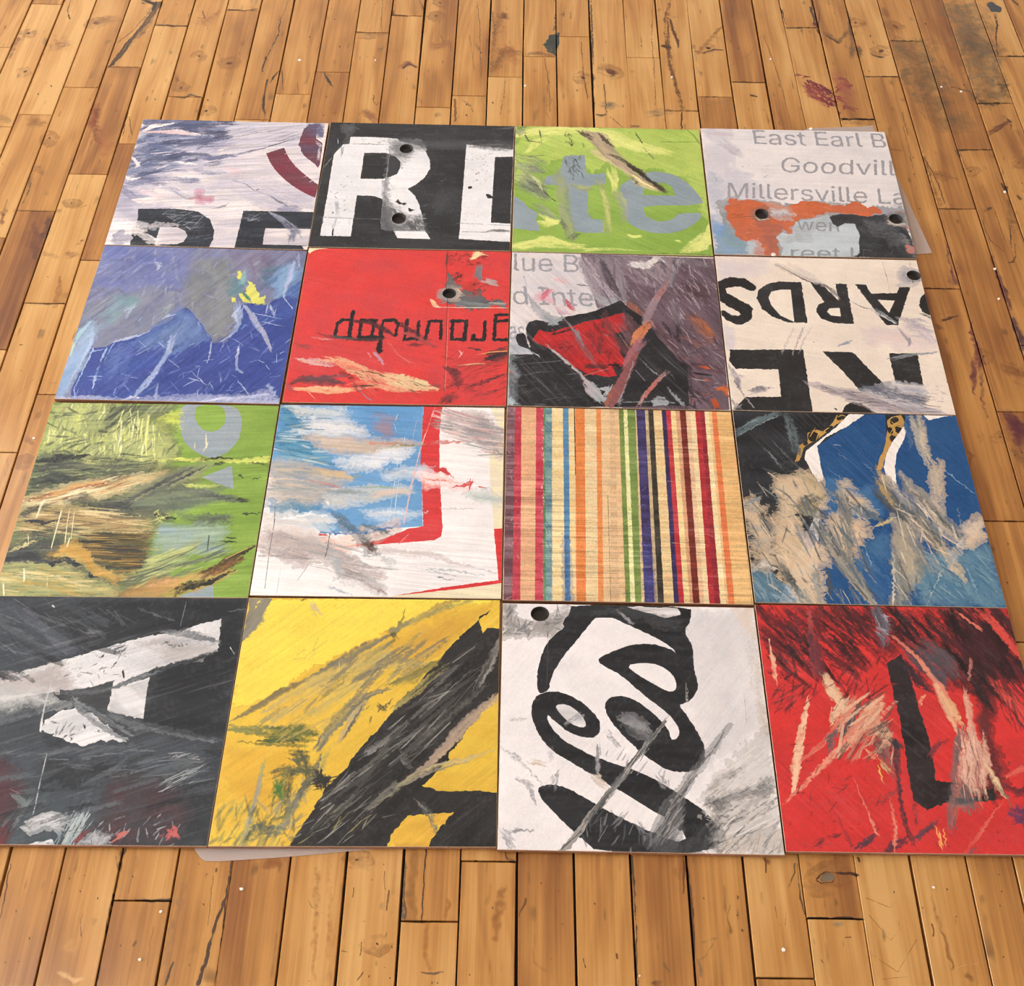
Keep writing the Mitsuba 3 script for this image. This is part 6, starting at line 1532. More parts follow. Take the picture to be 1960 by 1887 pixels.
aF(k('dad5d6 c2bfc8',41),'772,851 999,849 1001,969 775,970')
aF(k('dfdbd8',42),'969,974 1001,969 1000,1005 985,1001')
aF(k('d9d6dc',43),'8,811 138,826 249,847 338,859 225,863 87,838 19,900')
aF(k('e9e6e6',44),'5,831 135,846 184,924 235,951 247,980 177,924 101,907 48,909 18,959 -1,994 15,880')
aF(k('b9bac6 8f92a3',45),'26,929 86,898 122,945 118,994 26,998')
aR([k('5d6979',46),k('8f98a5',46),k('aab0ba',46)],'230,742 419,745 474,834 386,867 281,801',26,59.15,7.13,-20.6,25,16)
aR([k('7f8795',47),k('c6c8cf',47)],'646,737 740,734 729,804 655,797',16,39.69,8.12,-17.4,25,17)
aL(k('6b7287 8f93a6',48),'772,722 846,780 917,867 913,945',[12.7,42.9,55.1,41.7])
aL(k('565d72 9a9caa',49),'868,898 931,876 955,915',[39.4,48.6,15.1])
aR([k('4a5360',50),k('6e7783',50)],'391,817 497,813 524,979 434,992',14,40.06,6.9,-32.4,20,18)
art.pn=1
aF(k('2f3133 383b3e',51),'-18,-15 1014,-18 1013,1011 -13,1025')
aF(k('4d5154',52),'392,138 991,134 993,210 487,197')
aF(k('44484b',53),'606,577 727,516 726,630 616,745')
aF(k('5e6468',54),'78,24 122,12 150,32 124,96 119,229 93,230 96,138')
aR([k('6d7276',55),k('8b9094',55)],'535,444 723,438 709,760 557,765',8,7.398,7.57,-1.8,60,21)
aF(k('e6eaee dde1e6',56),'49,917 50,632 47,272 76,219 86,190 120,183 120,122 249,121 372,129 387,151 492,186 531,231 558,305 564,375 542,444 502,505 458,543 499,594 526,664 547,747 569,860 601,925 436,923 413,870 387,770 361,679 335,628 293,606 203,603 202,917')
aF(k('2f3133',57),'207,257 322,253 372,280 404,325 406,375 393,425 360,450 318,467 207,470')
aF(k('e6eaee dde1e6',56),'745,166 996,200 999,263 902,269 898,791 1001,797 999,934 743,919')
aF(k('66696c 8a8d90',58),'339,153 354,142 490,148 527,231 489,232 431,310 410,360 400,311 345,267 348,411 346,642 335,628 342,808 352,853 377,871 571,865 550,747 501,749 439,732 401,715 355,604')
aF(k('a9acaf d5d8db',59),'527,231 503,247 455,289 421,340 403,360 404,290 464,233')
aF(k('3b3d40',60),'336,273 372,280 404,325 406,375 393,425 360,450 345,450')
aF(k('6a6d70 44474a',61),'342,451 355,460 352,642 439,732 551,765 570,865 377,871 348,849 341,799 336,642')
aR([k('c9cccf',62),k('9da0a3',62),k('e0e3e6',62)],'354,528 384,507 452,750 550,756 562,847 447,841 361,679',44,29.9,6.59,43.6,30,22)
aL(k('8f9295',63),'339,156 341,372 341,623 342,799 352,853 381,872',[4.6,5.1,5,4.3,5.5,5])
aF(k('2f3133',64),'335,628 293,606 268,605 357,912 419,896 414,871 377,871 349,854 341,799')
aF(k('e6eaee',60),'418,871 571,868 601,925 436,923')
aF(k('2f3133',65),'403,632 424,622 432,644 457,657 446,671 415,658')
aF(k('2f3133',65),'472,689 497,695 513,702 498,712 480,717')
aF(k('2f3133',65),'764,507 795,506 796,528 768,526')
aF(k('2f3133',65),'866,580 897,572 897,601 868,599')
aR([k('26282a',66),k('3c3f42',66)],'18,461 180,456 199,831 55,835',26,8.574,7.53,-1.8,60,23)
aR([k('55585b',67),k('3c3f42',67)],'756,198 897,204 882,511 757,495',50,7.577,4.95,-1.9,60,24)
aR([k('3c3f42',68)],'756,722 841,719 832,793 759,795',12,8.514,5.51,-1.8,60,25)
aR([k('2b2d2f',69)],'141,137 328,141 326,192 153,188',14,25.73,6.15,1.3,10,26)
aF(k('6d7073 3a3c3e',70),'747,139 994,127 996,205 897,204 744,163')
aR([k('3a3d40',71)],'748,168 993,190 993,216 749,188',40,10.25,6.11,-1.9,60,27)
aL(k('4d5053 85888b',72),'750,864 835,866 919,854 994,852',[3.6,9,21.6,30.7])
aL(k('76797c',73),'45,777 151,782 346,783',3.7)
aL(k('76797c',73),'747,803 869,806 996,811',3.6)
aL(k('6d7174',73),'152,182 332,182',4.1)
aL(k('b2b6ba 8a8e92',74),'104,649 117,742 112,806 111,906',[24.4,24.7,19.1,8.7])
aL(k('b4b8bc 8d9195',75),'87,200 90,261 91,301',[19.4,16.8,6.5])
aL(k('9fa3a6',76),'72,211 43,292 11,373',[6.6,4.9,3.3])
aL(k('c4c8cb',38),'55,139 58,170',[3.8,6.4])
aF(k('2f3133',77),'89,816 112,861 109,919 117,906 119,870')
aL(k('e4e0dc',78),'1000,3 998,640 1001,994',[5.2,4.3,4.8])
aL(k('5b5d5f',79),'891,28 995,14',[10.5,21])
aF(k('8d9093',80),'471,217 470,230 466,243 459,253 449,261 438,265 426,265 414,262 404,255 395,245 389,233 387,219 387,206 391,193 398,183 408,175 419,171 431,171 443,174 454,181 462,191 468,203')
aF(k('8d9093',80),'476,776 475,790 471,803 464,814 454,822 443,827 431,827 419,823 409,816 400,805 394,793 391,779 391,764 395,751 402,740 412,732 423,727 435,727 447,731 458,738 467,749 473,762')
art.pn=2
aF(k('86ae45 92b84c',81),'-20,-22 1024,-27 1024,1021 -22,1024')
aF(k('b7d163 a9c857',82),'-20,-22 1024,-27 1035,424 861,355 707,350 491,310 428,370 243,240 137,322 -9,498')
aF(k('b7d163',83),'1004,-6 1017,736 962,676 943,428 902,295')
aL(k('e0ea88 d4e07a',84),'333,7 497,73 653,157 820,201',[60.5,119.2,98.6,69.1])
aL(k('e0ea88 d4e07a',85),'8,89 116,45 256,30 371,26',[59.4,70.6,81.4,30.6])
aL(k('e0ea88 d4e07a',86),'54,237 116,136 192,93',[16.3,54.1,29.1])
aL(k('e0ea88 d4e07a',87),'471,124 559,141 685,146',[60,79.9,20])
aL(k('e0ea88 d4e07a',87),'6,972 152,933 358,951',[50.9,86.1,34.3])
aL(k('e0ea88 d4e07a',88),'123,908 182,897 276,937',[25.8,51.9,25.4])
aL(k('e0ea88 d4e07a',89),'357,977 474,964 649,975',[25.5,25.7,8.6])
aL(k('e0ea88 d4e07a',90),'847,977 933,914 1004,825',[46.9,105.7,43.4])
aL(k('e0ea88 d4e07a',91),'917,974 983,878 1008,772',[27.3,56.8,35.6])
aL(k('e0ea88 d4e07a',92),'509,357 525,442 522,536',[61,50.7,30.5])
aL(k('e0ea88 d4e07a',92),'140,793 199,782 241,763',[52.8,52.5,17.3])
aL(k('e0ea88 d4e07a',93),'145,722 193,765 241,790',[25,42.4,17.2])
aL(k('e0ea88 d4e07a',88),'461,519 482,665 490,825',[32.3,31.1,18.1])
aL(k('e0ea88 d4e07a',94),'572,857 612,873 648,863',[17.3,26.2,12])
aL(k('e0ea88 d4e07a',95),'817,892 835,896',[17.4,13.9])
aF(k('879ca6 8fa3ab',96),'-26,582 2,581 42,617 79,670 127,714 116,759 134,820 130,848 -20,827')
aF(k('879ca6 8fa3ab',96),'261,252 305,243 371,239 379,390 403,394 483,385 481,472 407,484 385,522 382,696 398,744 456,751 457,847 359,852 312,840 292,761 284,618 230,490 156,485 163,426 236,395')
aF(k('879ca6 8fa3ab',96),'554,479 598,440 694,370 756,358 847,384 916,457 965,548 982,622 664,632 670,695 701,738 748,756 808,739 853,684 975,680 952,730 894,794 820,836 714,845 627,812 575,752 560,662 548,572',1)
aF(k('86ae45',97),'667,554 682,493 727,454 788,452 823,479 838,550')
aL(k('84957a 9aa878',98),'230,395 254,536 259,691 300,902',[71.9,75,68.3,37.5])
aL(k('8a9a66 a2b06a',99),'439,445 456,501 483,647 483,843',[42.7,40.4,43.5,41.7])
aL(k('93a07a aab67e',100),'534,535 556,626 574,778',[47.7,65,37.6])
aL(k('6d7764 8f9a78',101),'5,258 86,275 174,311',[38.9,67.5,38.1])
aL(k('6f7a6a 98a489',102),'6,336 93,352 162,388',[67.2,94.9,37.1])
aL(k('74806f a2ad84',103),'13,384 95,495 163,603',[98.9,159.9,46.5])
aL(k('5a6357 7d8871',104),'58,477 120,531 175,585',[78.4,68.7,25.4])
aL(k('7f8a68 a7b275',105),'303,478 364,504 413,502',[36.9,55.9,37.3])
aL(k('4a4e42 6e745c',101),'282,902 306,884 329,866',[48.4,48.6,24.3])
aL(k('6d7660 98a277',106),'241,745 265,815 282,885',[27.2,33,32.1])
aL(k('8b9880 b0ba8c',107),'115,642 169,703 229,755',[32.7,74.3,25])
aR([k('4f564a',108),k('6c7562',108),k('b9c79a',108)],'4,249 168,282 181,454 169,622 59,589 8,422',70,62.44,7.12,37.8,16,31)
aL(k('4d5540',109),'107,457 150,530 187,584 223,624',[6.3,6.3,8.1,5.8])
aL(k('c3cc8e',110),'82,401 119,456 150,530',[16.2,30.7,7.3])
aL(k('5d6855',111),'10,229 55,257 161,248',[4.7,4.9,3.9])
aF(k('4c5049 8b9088',112),'0,3 51,7 52,68 33,58 1,69')
aL(k('565e46',76),'46,68 72,127 148,145',[10.9,7.6,4])
aL(k('565e46',113),'128,14 142,135 142,165',[13.2,5.2,2.5])
aR([k('2e3029',66),k('3d4037',66)],'272,35 301,39 319,159 300,164 268,111',16,31.91,9.48,73.8,25,32)
aR([k('4a5350',69),k('5c6763',69)],'268,269 355,256 365,410 334,449 285,394',30,39.01,6.89,65.8,25,33)
aL(k('414536',114),'305,263 324,282 339,334',[7.2,9.4,4.2])
aL(k('414536',114),'329,363 344,387',[6.6,4.9])
aL(k('414536',114),'657,47 674,102 685,126',[6.1,9.4,5])
aL(k('414536',114),'687,166 710,205 736,253',[6.9,10.2,5])
aL(k('414536',114),'363,137 369,172',[5.4,4.1])
aL(k('d9cf96 c6c38a',115),'406,195 493,261 577,345 659,456 748,509',[56.5,73.6,61.4,62,27.4])
aL(k('bba98a a4957c',116),'371,47 452,104 494,192 560,288 620,363',[58.3,118.1,92.6,77.9,52])
aL(k('c6b294 a08c76',117),'554,288 613,373 672,437 748,509',[51.4,51.9,61.8,26.4])
aL(k('3b362c 5e5545',118),'352,42 383,66 414,96',[28.9,41.9,28.1])
aL(k('3b362c 5e5545',118),'453,59 490,113 533,166',[17.6,32,12.5])
aL(k('3b362c 5e5545',118),'494,217 555,259 615,325 675,380',[13.3,36.8,41.4,36])
aL(k('3b362c 5e5545',118),'591,297 663,371 709,436 779,513',[27,38.5,34.5,38.1])
aL(k('3b362c 5e5545',118),'606,411 635,448 655,480',[17.2,23.6,16.4])
aL(k('3b362c 5e5545',118),'748,509 782,508',[31.7,28])
aL(k('e6df9e',119),'613,382 672,451 742,509',[7,23,10.7])
aL(k('6f9a34',120),'800,112 914,108 990,106',[10,14.1,6])
aL(k('8aa84a',76),'933,2 968,56 995,125',[9.1,13.8,16.3])
aL(k('6e7a4a',79),'648,992 823,986 997,993',[6.8,10.2,11.9])
art.pn=3
aF(k('e4e3e4 dadadd',121),'-14,-22 1030,-20 1016,1030 -26,1023')
aF(k('c3c5d2 d3d2da',122),'-1,1 181,-5 152,334 296,501 329,584 40,593 3,446')
aF(k('a9b4c8',123),'-6,371 68,412 68,592 6,857 -3,717')
aL(k('b9b8c0 a2a2ac',124),'114,112 165,178 210,233',[84.3,73.4,31.3])
aL(k('c7bfc9',125),'68,45 169,53',[58,34.8])
aW(k('9a9ca5',126),'East Earl B','269,126 990,137 271,6',1)
aW(k('9a9ca5',126),'Goodvill','389,357 998,367 405,236',1)
aW(k('9a9ca5',126),'Millersville La','89,568 1015,596 100,449',1)
aR([k('6f7078',127),k('8d8e96',127)],'64,293 361,283 440,454 209,397',9,14.82,7.48,-16.5,40,41)
aL(k('9b9ca4',120),'9,365 43,380 52,445',[8.7,7.6,23.3])
aF(k('9aa0a8 8d9499',128),'33,593 132,564 288,585 423,602 624,585 859,609 1008,615 1007,1011 -6,1023 44,806')
aF(k('7f8f97 a4a4b4',129),'849,630 996,605 1013,666 901,689 821,682')
aF(k('6c9acb 86a8c4',130),'2,737 48,756 82,835 164,882 159,1008 -12,1013')
aF(k('7e9c9e',131),'43,816 109,834 162,911 147,999 98,952')
aF(k('cc673f c4674a',132),'79,643 116,585 213,575 286,601 407,623 473,588 620,611 793,595 865,619 861,650 806,689 686,674 575,696 457,721 404,825 362,787 312,877 332,993 213,997 208,910 178,876 151,882 109,824 91,745')
aR([k('a8584a',133),k('d98a62',133),k('9a8a86',133),k('c07050',133)],'108,601 846,609 576,689 400,805 314,974 221,987 104,804',46,46.42,16.3,13.4,40,43)
aF(k('b9604a a0655a',134),'219,731 339,747 360,797 313,867 333,983 246,996 234,850')
aF(k('c99d8c',135),'273,601 421,622 402,664 310,636')
aF(k('c9d6da 8fa3ab',136),'308,651 403,659 412,694 395,725 329,712 298,682')
aF(k('b8c9d2',137),'167,891 206,871 213,929 223,996 174,998')
aF(k('c4d3da b2c4cd',138),'427,744 609,696 639,770 676,747 728,750 736,805 729,942 697,994 331,1001 345,935 312,877 357,826 404,830')
aF(k('a6b1b8',139),'312,877 410,835 431,764 608,698 633,768 494,802 455,902')
aW(k('8f979e',126),'wen','426,806 640,814 437,716',1)
aW(k('8d98a1',126),'reet L','365,1019 730,1019 376,929',1)
aF(k('2f3236 43474c',140),'614,710 686,678 806,689 877,670 901,689 925,749 994,777 1011,1020 693,999 721,967 731,933 736,805 728,750 676,745 639,770 619,749')
aF(k('5d6166',141),'789,713 908,730 975,886 965,983 824,832')
aR([k('565a60',142),k('70757b',142),k('4a4e53',142)],'766,734 979,788 985,983 735,981',40,46.11,4.62,85.0,50,42)
aF(k('77807f',143),'983,646 1013,666 1006,787 981,778 955,688')
aL(k('c65a42',144),'961,652 994,661',[16.9,21.1])
aL(k('b8543f',144),'976,763 994,777',[14.2,26.4])
aF(k('d06446',145),'951,911 1006,900 1000,934 963,960')
aF(k('8c8d93',146),'959,828 989,886 990,992 969,926')
aL(k('a34a35',38),'100,699 154,702 119,718',[8.2,4.9,3.9])
aL(k('4a3a38',38),'91,729 180,712 316,712',[3,3.1,3.1])
aL(k('d8dde1',147),'903,720 926,744 960,743',[16.1,18.7,10.2])
aF(k('6d6a68',148),'304,691 301,706 294,719 285,730 274,738 262,743 249,743 238,740 228,732 221,721 217,708 217,694 220,680 227,666 236,655 247,647 259,642 272,642 283,646 293,653 300,664 304,677')
aL(k('c4beb4',147),'225,706 248,738 290,728',[5.7,14.3,8])
aF(k('6d6a68',148),'986,709 981,723 974,736 964,746 952,754 939,758 926,759 915,755 905,748 899,738 896,726 896,712 900,698 907,685 917,674 929,666 942,662 955,662 967,665 976,673 983,683 986,695')
aL(k('c4beb4',147),'903,724 926,753 969,744',[5.9,14.5,8])
art.pn=4
aF(k('6a7295 7f84a3',149),'-19,-14 1014,-37 1023,1020 -9,1020')
aF(k('5f6db0 7580b4',150),'-19,-14 449,-24 467,264 257,355 8,281')
aF(k('7a829a 8a91a0',151),'-3,401 279,271 443,311 467,402 395,530 224,623 165,694 3,665')
aF(k('7a8187 868d90',152),'438,104 640,76 722,464 715,623 634,626 531,471 484,392')
aR([k('6672a8',153),k('8a90b5',153),k('5a6394',153),k('7d86a8',153),k('746f92',153)],'-17,25 587,0 579,343 395,530 149,677 3,665 -15,347',80,97.25,26.5,-78.8,40,51)
aR([k('8d95b8',154),k('a0a9cc',154)],'-10,25 421,7 402,266 14,364',30,38.85,19.3,-32.4,50,52)
aF(k('6d5f80 7d7a92',155),'637,18 832,20 834,126 769,224 731,150 673,114')
aF(k('4f7f8a',156),'647,200 728,216 718,319 657,303')
aF(k('3f5f82 4f7d84',157),'801,128 873,115 881,220 840,259 806,204')
aR([k('6c85a8',158),k('8a93a4',158),k('5a7a8c',158),k('7a7398',158),k('9aa6c0',158),k('5e6a9c',158)],'-15,5 976,-16 869,369 713,606 484,392 149,677 3,665',130,73.99,19.8,-79.3,34,54)
aF(k('3f4f98 3d55a0',159),'857,376 999,215 1023,1020 68,1018 77,847 97,696 163,685 191,641 262,622 338,562 415,502 486,403 521,454 605,566 649,643 709,623 739,535 736,392')
aF(k('4f6db0 6a86b6',160),'385,512 487,405 537,507 615,592 515,699 326,688 276,630')
aF(k('5b86bd 86aed2',161),'852,249 885,105 967,73 1010,196 968,328 890,331')
aF(k('36458f 41509c',162),'515,699 984,455 1007,949 599,953 351,814')
aF(k('5a74b4 4a60a8',163),'183,693 281,655 275,858 206,909')
aR([k('5068b2',164),k('4659a6',164),k('6a80c0',164),k('34458c',164)],'189,693 496,596 937,581 1001,949 145,983',70,60.1,19.4,-55.9,50,53)
aR([k('6f8ccc',165),k('8fa6d8',165),k('4f68b8',165),k('3a4a90',165),k('a4b8e0',165)],'189,693 473,473 913,403 1001,579 1001,949 61,986',110,50.64,7.02,-66.7,45,55)
aF(k('8fb4d8 a4c6e0',166),'5,648 57,524 101,575 87,679 51,946 19,987 0,833')
aF(k('7fa6cf a6b8e0',167),'8,716 63,628 61,831 35,979 13,987')
aL(k('b4d2c4',168),'9,665 8,741',[15.3,6.9])
aL(k('a8cfc2 9ac0dc',76),'55,515 26,578 5,648',[13.5,24.5,15.8])
aL(k('b0c6e8 8fb0dc',169),'78,585 83,662 67,781 37,938',[26.9,24.1,8.8,4.4])
aL(k('b0c6e8 8fb0dc',170),'103,696 92,781 85,855 76,937 87,993',[7.3,8.6,7.1,9.3,6.1])
aL(k('b0c6e8 8fb0dc',169),'165,694 153,779 151,853 156,927',[10.2,12.7,16,5.2])
aL(k('b0c6e8 8fb0dc',169),'95,713 152,694',[14.1,7])
aL(k('b0c6e8 8fb0dc',170),'192,646 174,736 171,778',[6,5.8,2.8])
aL(k('b3c4e2 8ea4d0',171),'192,646 255,618 306,594 350,562',[5.3,21.4,12.5,3.6])
aL(k('b3c4e2 8ea4d0',172),'371,504 397,476 433,461',[8.8,12.7,5.5])
aL(k('b3c4e2 8ea4d0',172),'279,494 294,471',[10.3,5.2])
aL(k('b3c4e2 8ea4d0',173),'455,580 450,684 420,820 396,911 348,977',[27.8,35.8,24.9,12.3,9.5])
aL(k('b3c4e2 8ea4d0',171),'451,692 408,820 369,928 348,977',[12.3,9.1,25.6,13.6])
aL(k('b3c4e2 8ea4d0',172),'548,497 568,541 608,583',[8.9,4,2.1])
aL(k('b3c4e2 8ea4d0',173),'717,392 735,464 739,535 716,588 673,633',[38.1,38.4,28.6,9.9,5.1])
aL(k('b3c4e2 8ea4d0',171),'730,392 713,447 743,517',[15.6,19.5,12.8])
aL(k('b3c4e2 8ea4d0',172),'635,635 642,712 639,762',[10.3,7.9,3.4])
aL(k('b3c4e2 8ea4d0',171),'698,633 683,693',[17.7,4.4])
aL(k('b3c4e2 8ea4d0',171),'768,673 768,733 781,800 809,815',[15.8,13.9,16.2,9.2])
aL(k('b3c4e2 8ea4d0',172),'842,747 872,738 906,762 927,795',[6.8,5,5,3.9])
aL(k('b3c4e2 8ea4d0',171),'586,783 621,785',[15.1,11.7])
aL(k('b3c4e2 8ea4d0',171),'441,893 445,974',[5.1,19.1])
aL(k('b3c4e2 8ea4d0',172),'558,799 604,847 648,887',[3.4,5.5,3.5])
aL(k('b3c4e2 8ea4d0',172),'447,735 507,788',[3.6,7.1])
aL(k('b3c4e2 8ea4d0',172),'799,874 852,937',[4,10.6])
aL(k('b3c4e2 8ea4d0',171),'914,899 945,902 969,942 961,974',[8.1,18.9,18.1,13.7])
aL(k('b3c4e2 8ea4d0',173),'755,391 823,497 873,574 919,677',[16.7,37,28.9,12.7])
aL(k('b3c4e2 8ea4d0',171),'860,396 861,450',[13.4,6.7])
aL(k('b3c4e2 8ea4d0',172),'788,435 855,451 948,474',[4.4,7,3.5])
aL(k('b3c4e2 8ea4d0',172),'861,495 948,519',[6.9,4.3])
aL(k('b3c4e2 8ea4d0',172),'748,508 795,524',3.4)
aL(k('b3c4e2 8ea4d0',171),'870,378 898,440 916,475',[10.6,19.8,5.3])
aL(k('b3c4e2 8ea4d0',174),'937,93 945,208 926,311',[40.6,28,7.4])
aL(k('b3c4e2 8ea4d0',173),'954,25 978,101',[26.9,13.4])
aL(k('b3c4e2 8ea4d0',172),'711,597 753,622 797,659',[3.2,3.9,3])
aL(k('b3c4e2 8ea4d0',175),'390,634 422,668',2.8)
aL(k('b3c4e2 8ea4d0',172),'965,692 982,679',[5.1,3.4])
aL(k('b3c4e2 8ea4d0',172),'325,864 362,867',[4.1,3.3])
aL(k('b3c4e2 8ea4d0',171),'927,218 929,330 984,401',[13.6,9.1,4.4])
aL(k('a0a3bd',169),'749,391 823,497 873,574 919,677',[7.1,23.5,17.1,6.4])
aF(k('a3b0d6 c8d0ea',176),'28,999 204,982 386,984 564,962 747,965 925,935 970,950 996,1005 9,1019')
aL(k('d6dcf0 b8c4e4',177),'643,1000 737,977 868,961 951,942',[6.5,18,21.2,13.1])
aL(k('cbd4ec a4b0d8',171),'75,994 204,982 244,996',[11.5,24.3,7.6])
aL(k('cfd8ec',171),'304,994 348,977 387,988',[8.3,21.3,10.9])
aL(k('c6d4e4 9db0cc',178),'275,115 297,128 296,157',[17.5,33.3,11.7])
aL(k('a9b7d6',179),'30,144 48,138',[23.6,19.6])
aL(k('a9bcd0 7fa6ac',180),'196,430 230,410 216,465',[36.9,38.6,15.8])
aF(k('5f8f92 7f9fae',181),'83,496 146,377 200,329 241,401 169,484 124,565')
aL(k('9aa9b4',182),'384,477 396,404 420,394',[37.3,33.2,9.3])
aL(k('8a9ac0',183),'359,277 363,332',[10.9,5.4])
aF(k('e2d84e d0d468',184),'675,152 700,160 704,208 678,213')
aF(k('e2d84e d0d468',184),'677,325 702,338 703,367 681,365')
aF(k('e2d84e d0d468',185),'741,216 764,234 812,334 835,315 853,371 792,373 749,309')
aF(k('d8dc5c',186),'710,310 730,309 792,373 746,373')
aL(k('4f8a70',187),'728,300 768,345',[15.2,22.6])
aL(k('7fb0b0',188),'718,150 715,217 695,255',[21.4,30.9,17.1])
aF(k('2e3f8a',189),'747,377 856,373 859,387 749,389')
art.pn=5
aF(k('dc3d3b d24143',190),'-20,-16 1012,-19 1012,1006 -10,1024')
aR([k('c03436',191),k('e2524c',191)],'10,35 680,16 684,421 17,438',60,4.731,5.89,-1.6,60,61)
aF(k('f0dcae',192),'-6,-4 97,2 26,19 8,44')
aL(k('e9a9a4',76),'-1,18 -9,225',[6.4,2.5])
aF(k('4a4a4c 66686a',193),'690,146 712,179 764,271 800,286 824,286 846,260 859,285 884,317 909,349 997,355 1000,380 758,390 710,371 668,348 659,290 673,231')
aF(k('b8372f',194),'719,205 845,227 847,268 802,319 764,271')
aF(k('6d7478 8b9296',195),'738,346 909,358 991,355 991,380 746,388')
aR([k('3a2a2c',196),k('5a2a2c',196),k('7d2c2c',196)],'686,16 886,19 888,98 793,109 695,86',26,25.43,13.5,-29.4,40,62)
aR([k('3a2a2c',197),k('5a2c2e',197)],'723,162 771,161 768,229 726,213',14,23.78,12.8,-41.4,40,63)
aR([k('3a3032',196),k('6a3a38',196)],'821,227 869,226 883,301 813,303',14,26.65,9.88,-61.3,40,64)
aL(k('3f3a3a 5c4a4a',76),'685,8 687,95',[8.5,15.7])
aL(k('efd7a0',198),'814,48 837,16 868,24',[30.8,34.4,17.3])
aL(k('efd7a0',199),'803,57 826,47',[17.2,20.6])
aL(k('6c6a72 8b8a90',200),'847,107 843,159 868,209',[36.6,40.5,20.4])
aL(k('c0a4a4 ad9494',201),'868,209 904,216 941,237',[30.1,41.2,21])
aF(k('b9aa9e',202),'766,297 765,310 760,322 751,333 740,340 727,344 714,344 700,341 688,334 679,325 673,313 670,300 671,287 676,274 685,264 696,257 709,253 723,252 736,256 748,262 758,272 764,284')
aF(k('8a8f90',203),'711,314 710,325 708,336 703,345 697,351 690,355 682,355 675,352 668,346 662,337 658,327 657,315 657,303 660,293 664,283 670,277 678,273 685,273 693,276 700,283 705,291 709,302')
aL(k('d8bfa4',38),'752,271 765,296 749,329',[9.4,11.9,6.9])
aL(k('e6b98a',38),'623,337 646,381 659,393',[3.9,29.5,7.3])
aL(k('f0e2d2',204),'653,391 770,392 997,388',[6.5,4.9,5.7])
aL(k('d8564e',38),'942,299 979,339',[3,2.9])
aL(k('b0a79a',76),'915,357 997,362',[11.5,16.4])
aL(k('7a2a28',205),'685,3 694,272 704,347 705,388 715,688 719,919',[3.6,3.5,3.5,3.5,3.4,3.3])
aL(k('f0b8a0',206),'709,387 719,687 721,905',[1.8,2.3,3.3])
aL(k('2a272b',207),'261,429 258,603',[17.8,17.5])
aL(k('2a272b',207),'260,486 214,488 194,514 194,600 265,598',[20.3,20.2,15.9,16.6,19.8])
aL(k('2a272b',207),'307,495 303,613',[16.3,16.1])
aL(k('2a272b',207),'306,488 375,487',18.4)
aL(k('2a272b',207),'369,487 362,604',[16.5,16.2])
aL(k('2a272b',207),'305,597 413,595',19.8)
aL(k('2a272b',207),'415,486 462,483 483,506 472,585',[20.3,19.8,14.5,15.2])
aL(k('2a272b',207),'405,532 407,688',[22.7,22.4])
aL(k('2a272b',207),'410,492 402,532',11.5)
aL(k('2a272b',207),'396,665 414,680',17.6)
aL(k('2a272b',207),'522,481 517,608',[16.3,16])
aL(k('2a272b',207),'519,604 579,598',18)
aL(k('2a272b',207),'577,488 577,606',[16.1,15.9])
aL(k('2a272b',207),'627,486 614,605',[16.5,16.3])
aL(k('2a272b',207),'626,485 681,483 685,603',[20.2,16,14.5])
aL(k('2a272b',207),'735,484 736,598 796,600 800,480 734,482',[16,17.5,18.5,17.8,22.1])
aL(k('2a272b',207),'890,480 888,598 836,599 838,568',[16,17.8,20.5,16])
aL(k('2a272b',207),'998,432 938,438 934,597 1002,597',[22.3,17.9,17.1,21.5])
aL(k('2a272b',207),'999,469 936,478',18.4)
aL(k('352d31 5c2a30',208),'278,496 347,494 433,555 469,585',[24,30.9,36.1,14.2])
aL(k('3a2f34 7a2c33',208),'474,498 547,552 631,605',[22,36.7,22])
aL(k('51585c 3a3a3e',209),'173,593 243,607 323,613 369,611',[23.1,31,20.2,7.8])
aL(k('4a3236 8a2f34',210),'266,614 357,612 425,602',[15.6,28.1,18.8])
aL(k('6d4046 a84a4a',211),'520,568 597,606 680,665',[30.1,44.1,21.5])
aL(k('5c3036 93383a',211),'542,638 599,644',[23.1,30.8])
aL(k('43393d 8a3a3c',212),'833,654 879,667',[7.6,12.2])
aL(k('6c4a4c 9a4a48',208),'9,652 79,665',[22.9,30.4])
aL(k('55393e a03a3c',213),'114,579 185,601',[7.6,18.3])
aL(k('c9a0ac d87a7c',214),'83,603 152,613 198,616',[7.7,15.5,7.8])
aL(k('e0b4b8 d8706e',215),'352,681 367,719',[5.8,6.9])
aL(k('b98a9c d86a6c',216),'388,696 420,741 427,763',[19,24.4,5.7])
aL(k('d8868a d85a5a',217),'438,617 489,693 556,752',[9,13.2,16.4])
aL(k('e0726c d84a48',218),'555,661 586,698',[3.3,2.6])
aL(k('c8a0ac e2a48e',219),'49,742 112,756 197,761',[22.4,52.5,37.7])
aL(k('e3ac84 e0876a',219),'165,732 247,760 342,818 458,867 570,886 671,899',[22.1,64.6,85,115.6,87.6,21.9])
aL(k('e2cc9a dcb084',220),'433,831 513,858 598,886 682,906',[29,93.8,79.5,21.7])
aL(k('e4a078 ecc494',221),'37,921 131,919 231,924 318,914',[14.7,43.9,51.2,22])
aL(k('e08a6c d8564c',222),'295,900 382,884 460,896',[44.3,66.3,36.4])
aL(k('4c4248 7a3a40',223),'23,892 91,861 180,866 271,886',[22.2,52.2,58.6,14.5])
aL(k('584850 94404a',208),'91,861 178,844 288,834',[29.9,37.4,22.4])
aL(k('6b5a64 a5505a',216),'6,893 26,922 51,943',[11.8,24.6,10.3])
aL(k('4a2e34 8a3436',224),'230,813 290,849 317,907 354,943',[27.8,32,18.1,9])
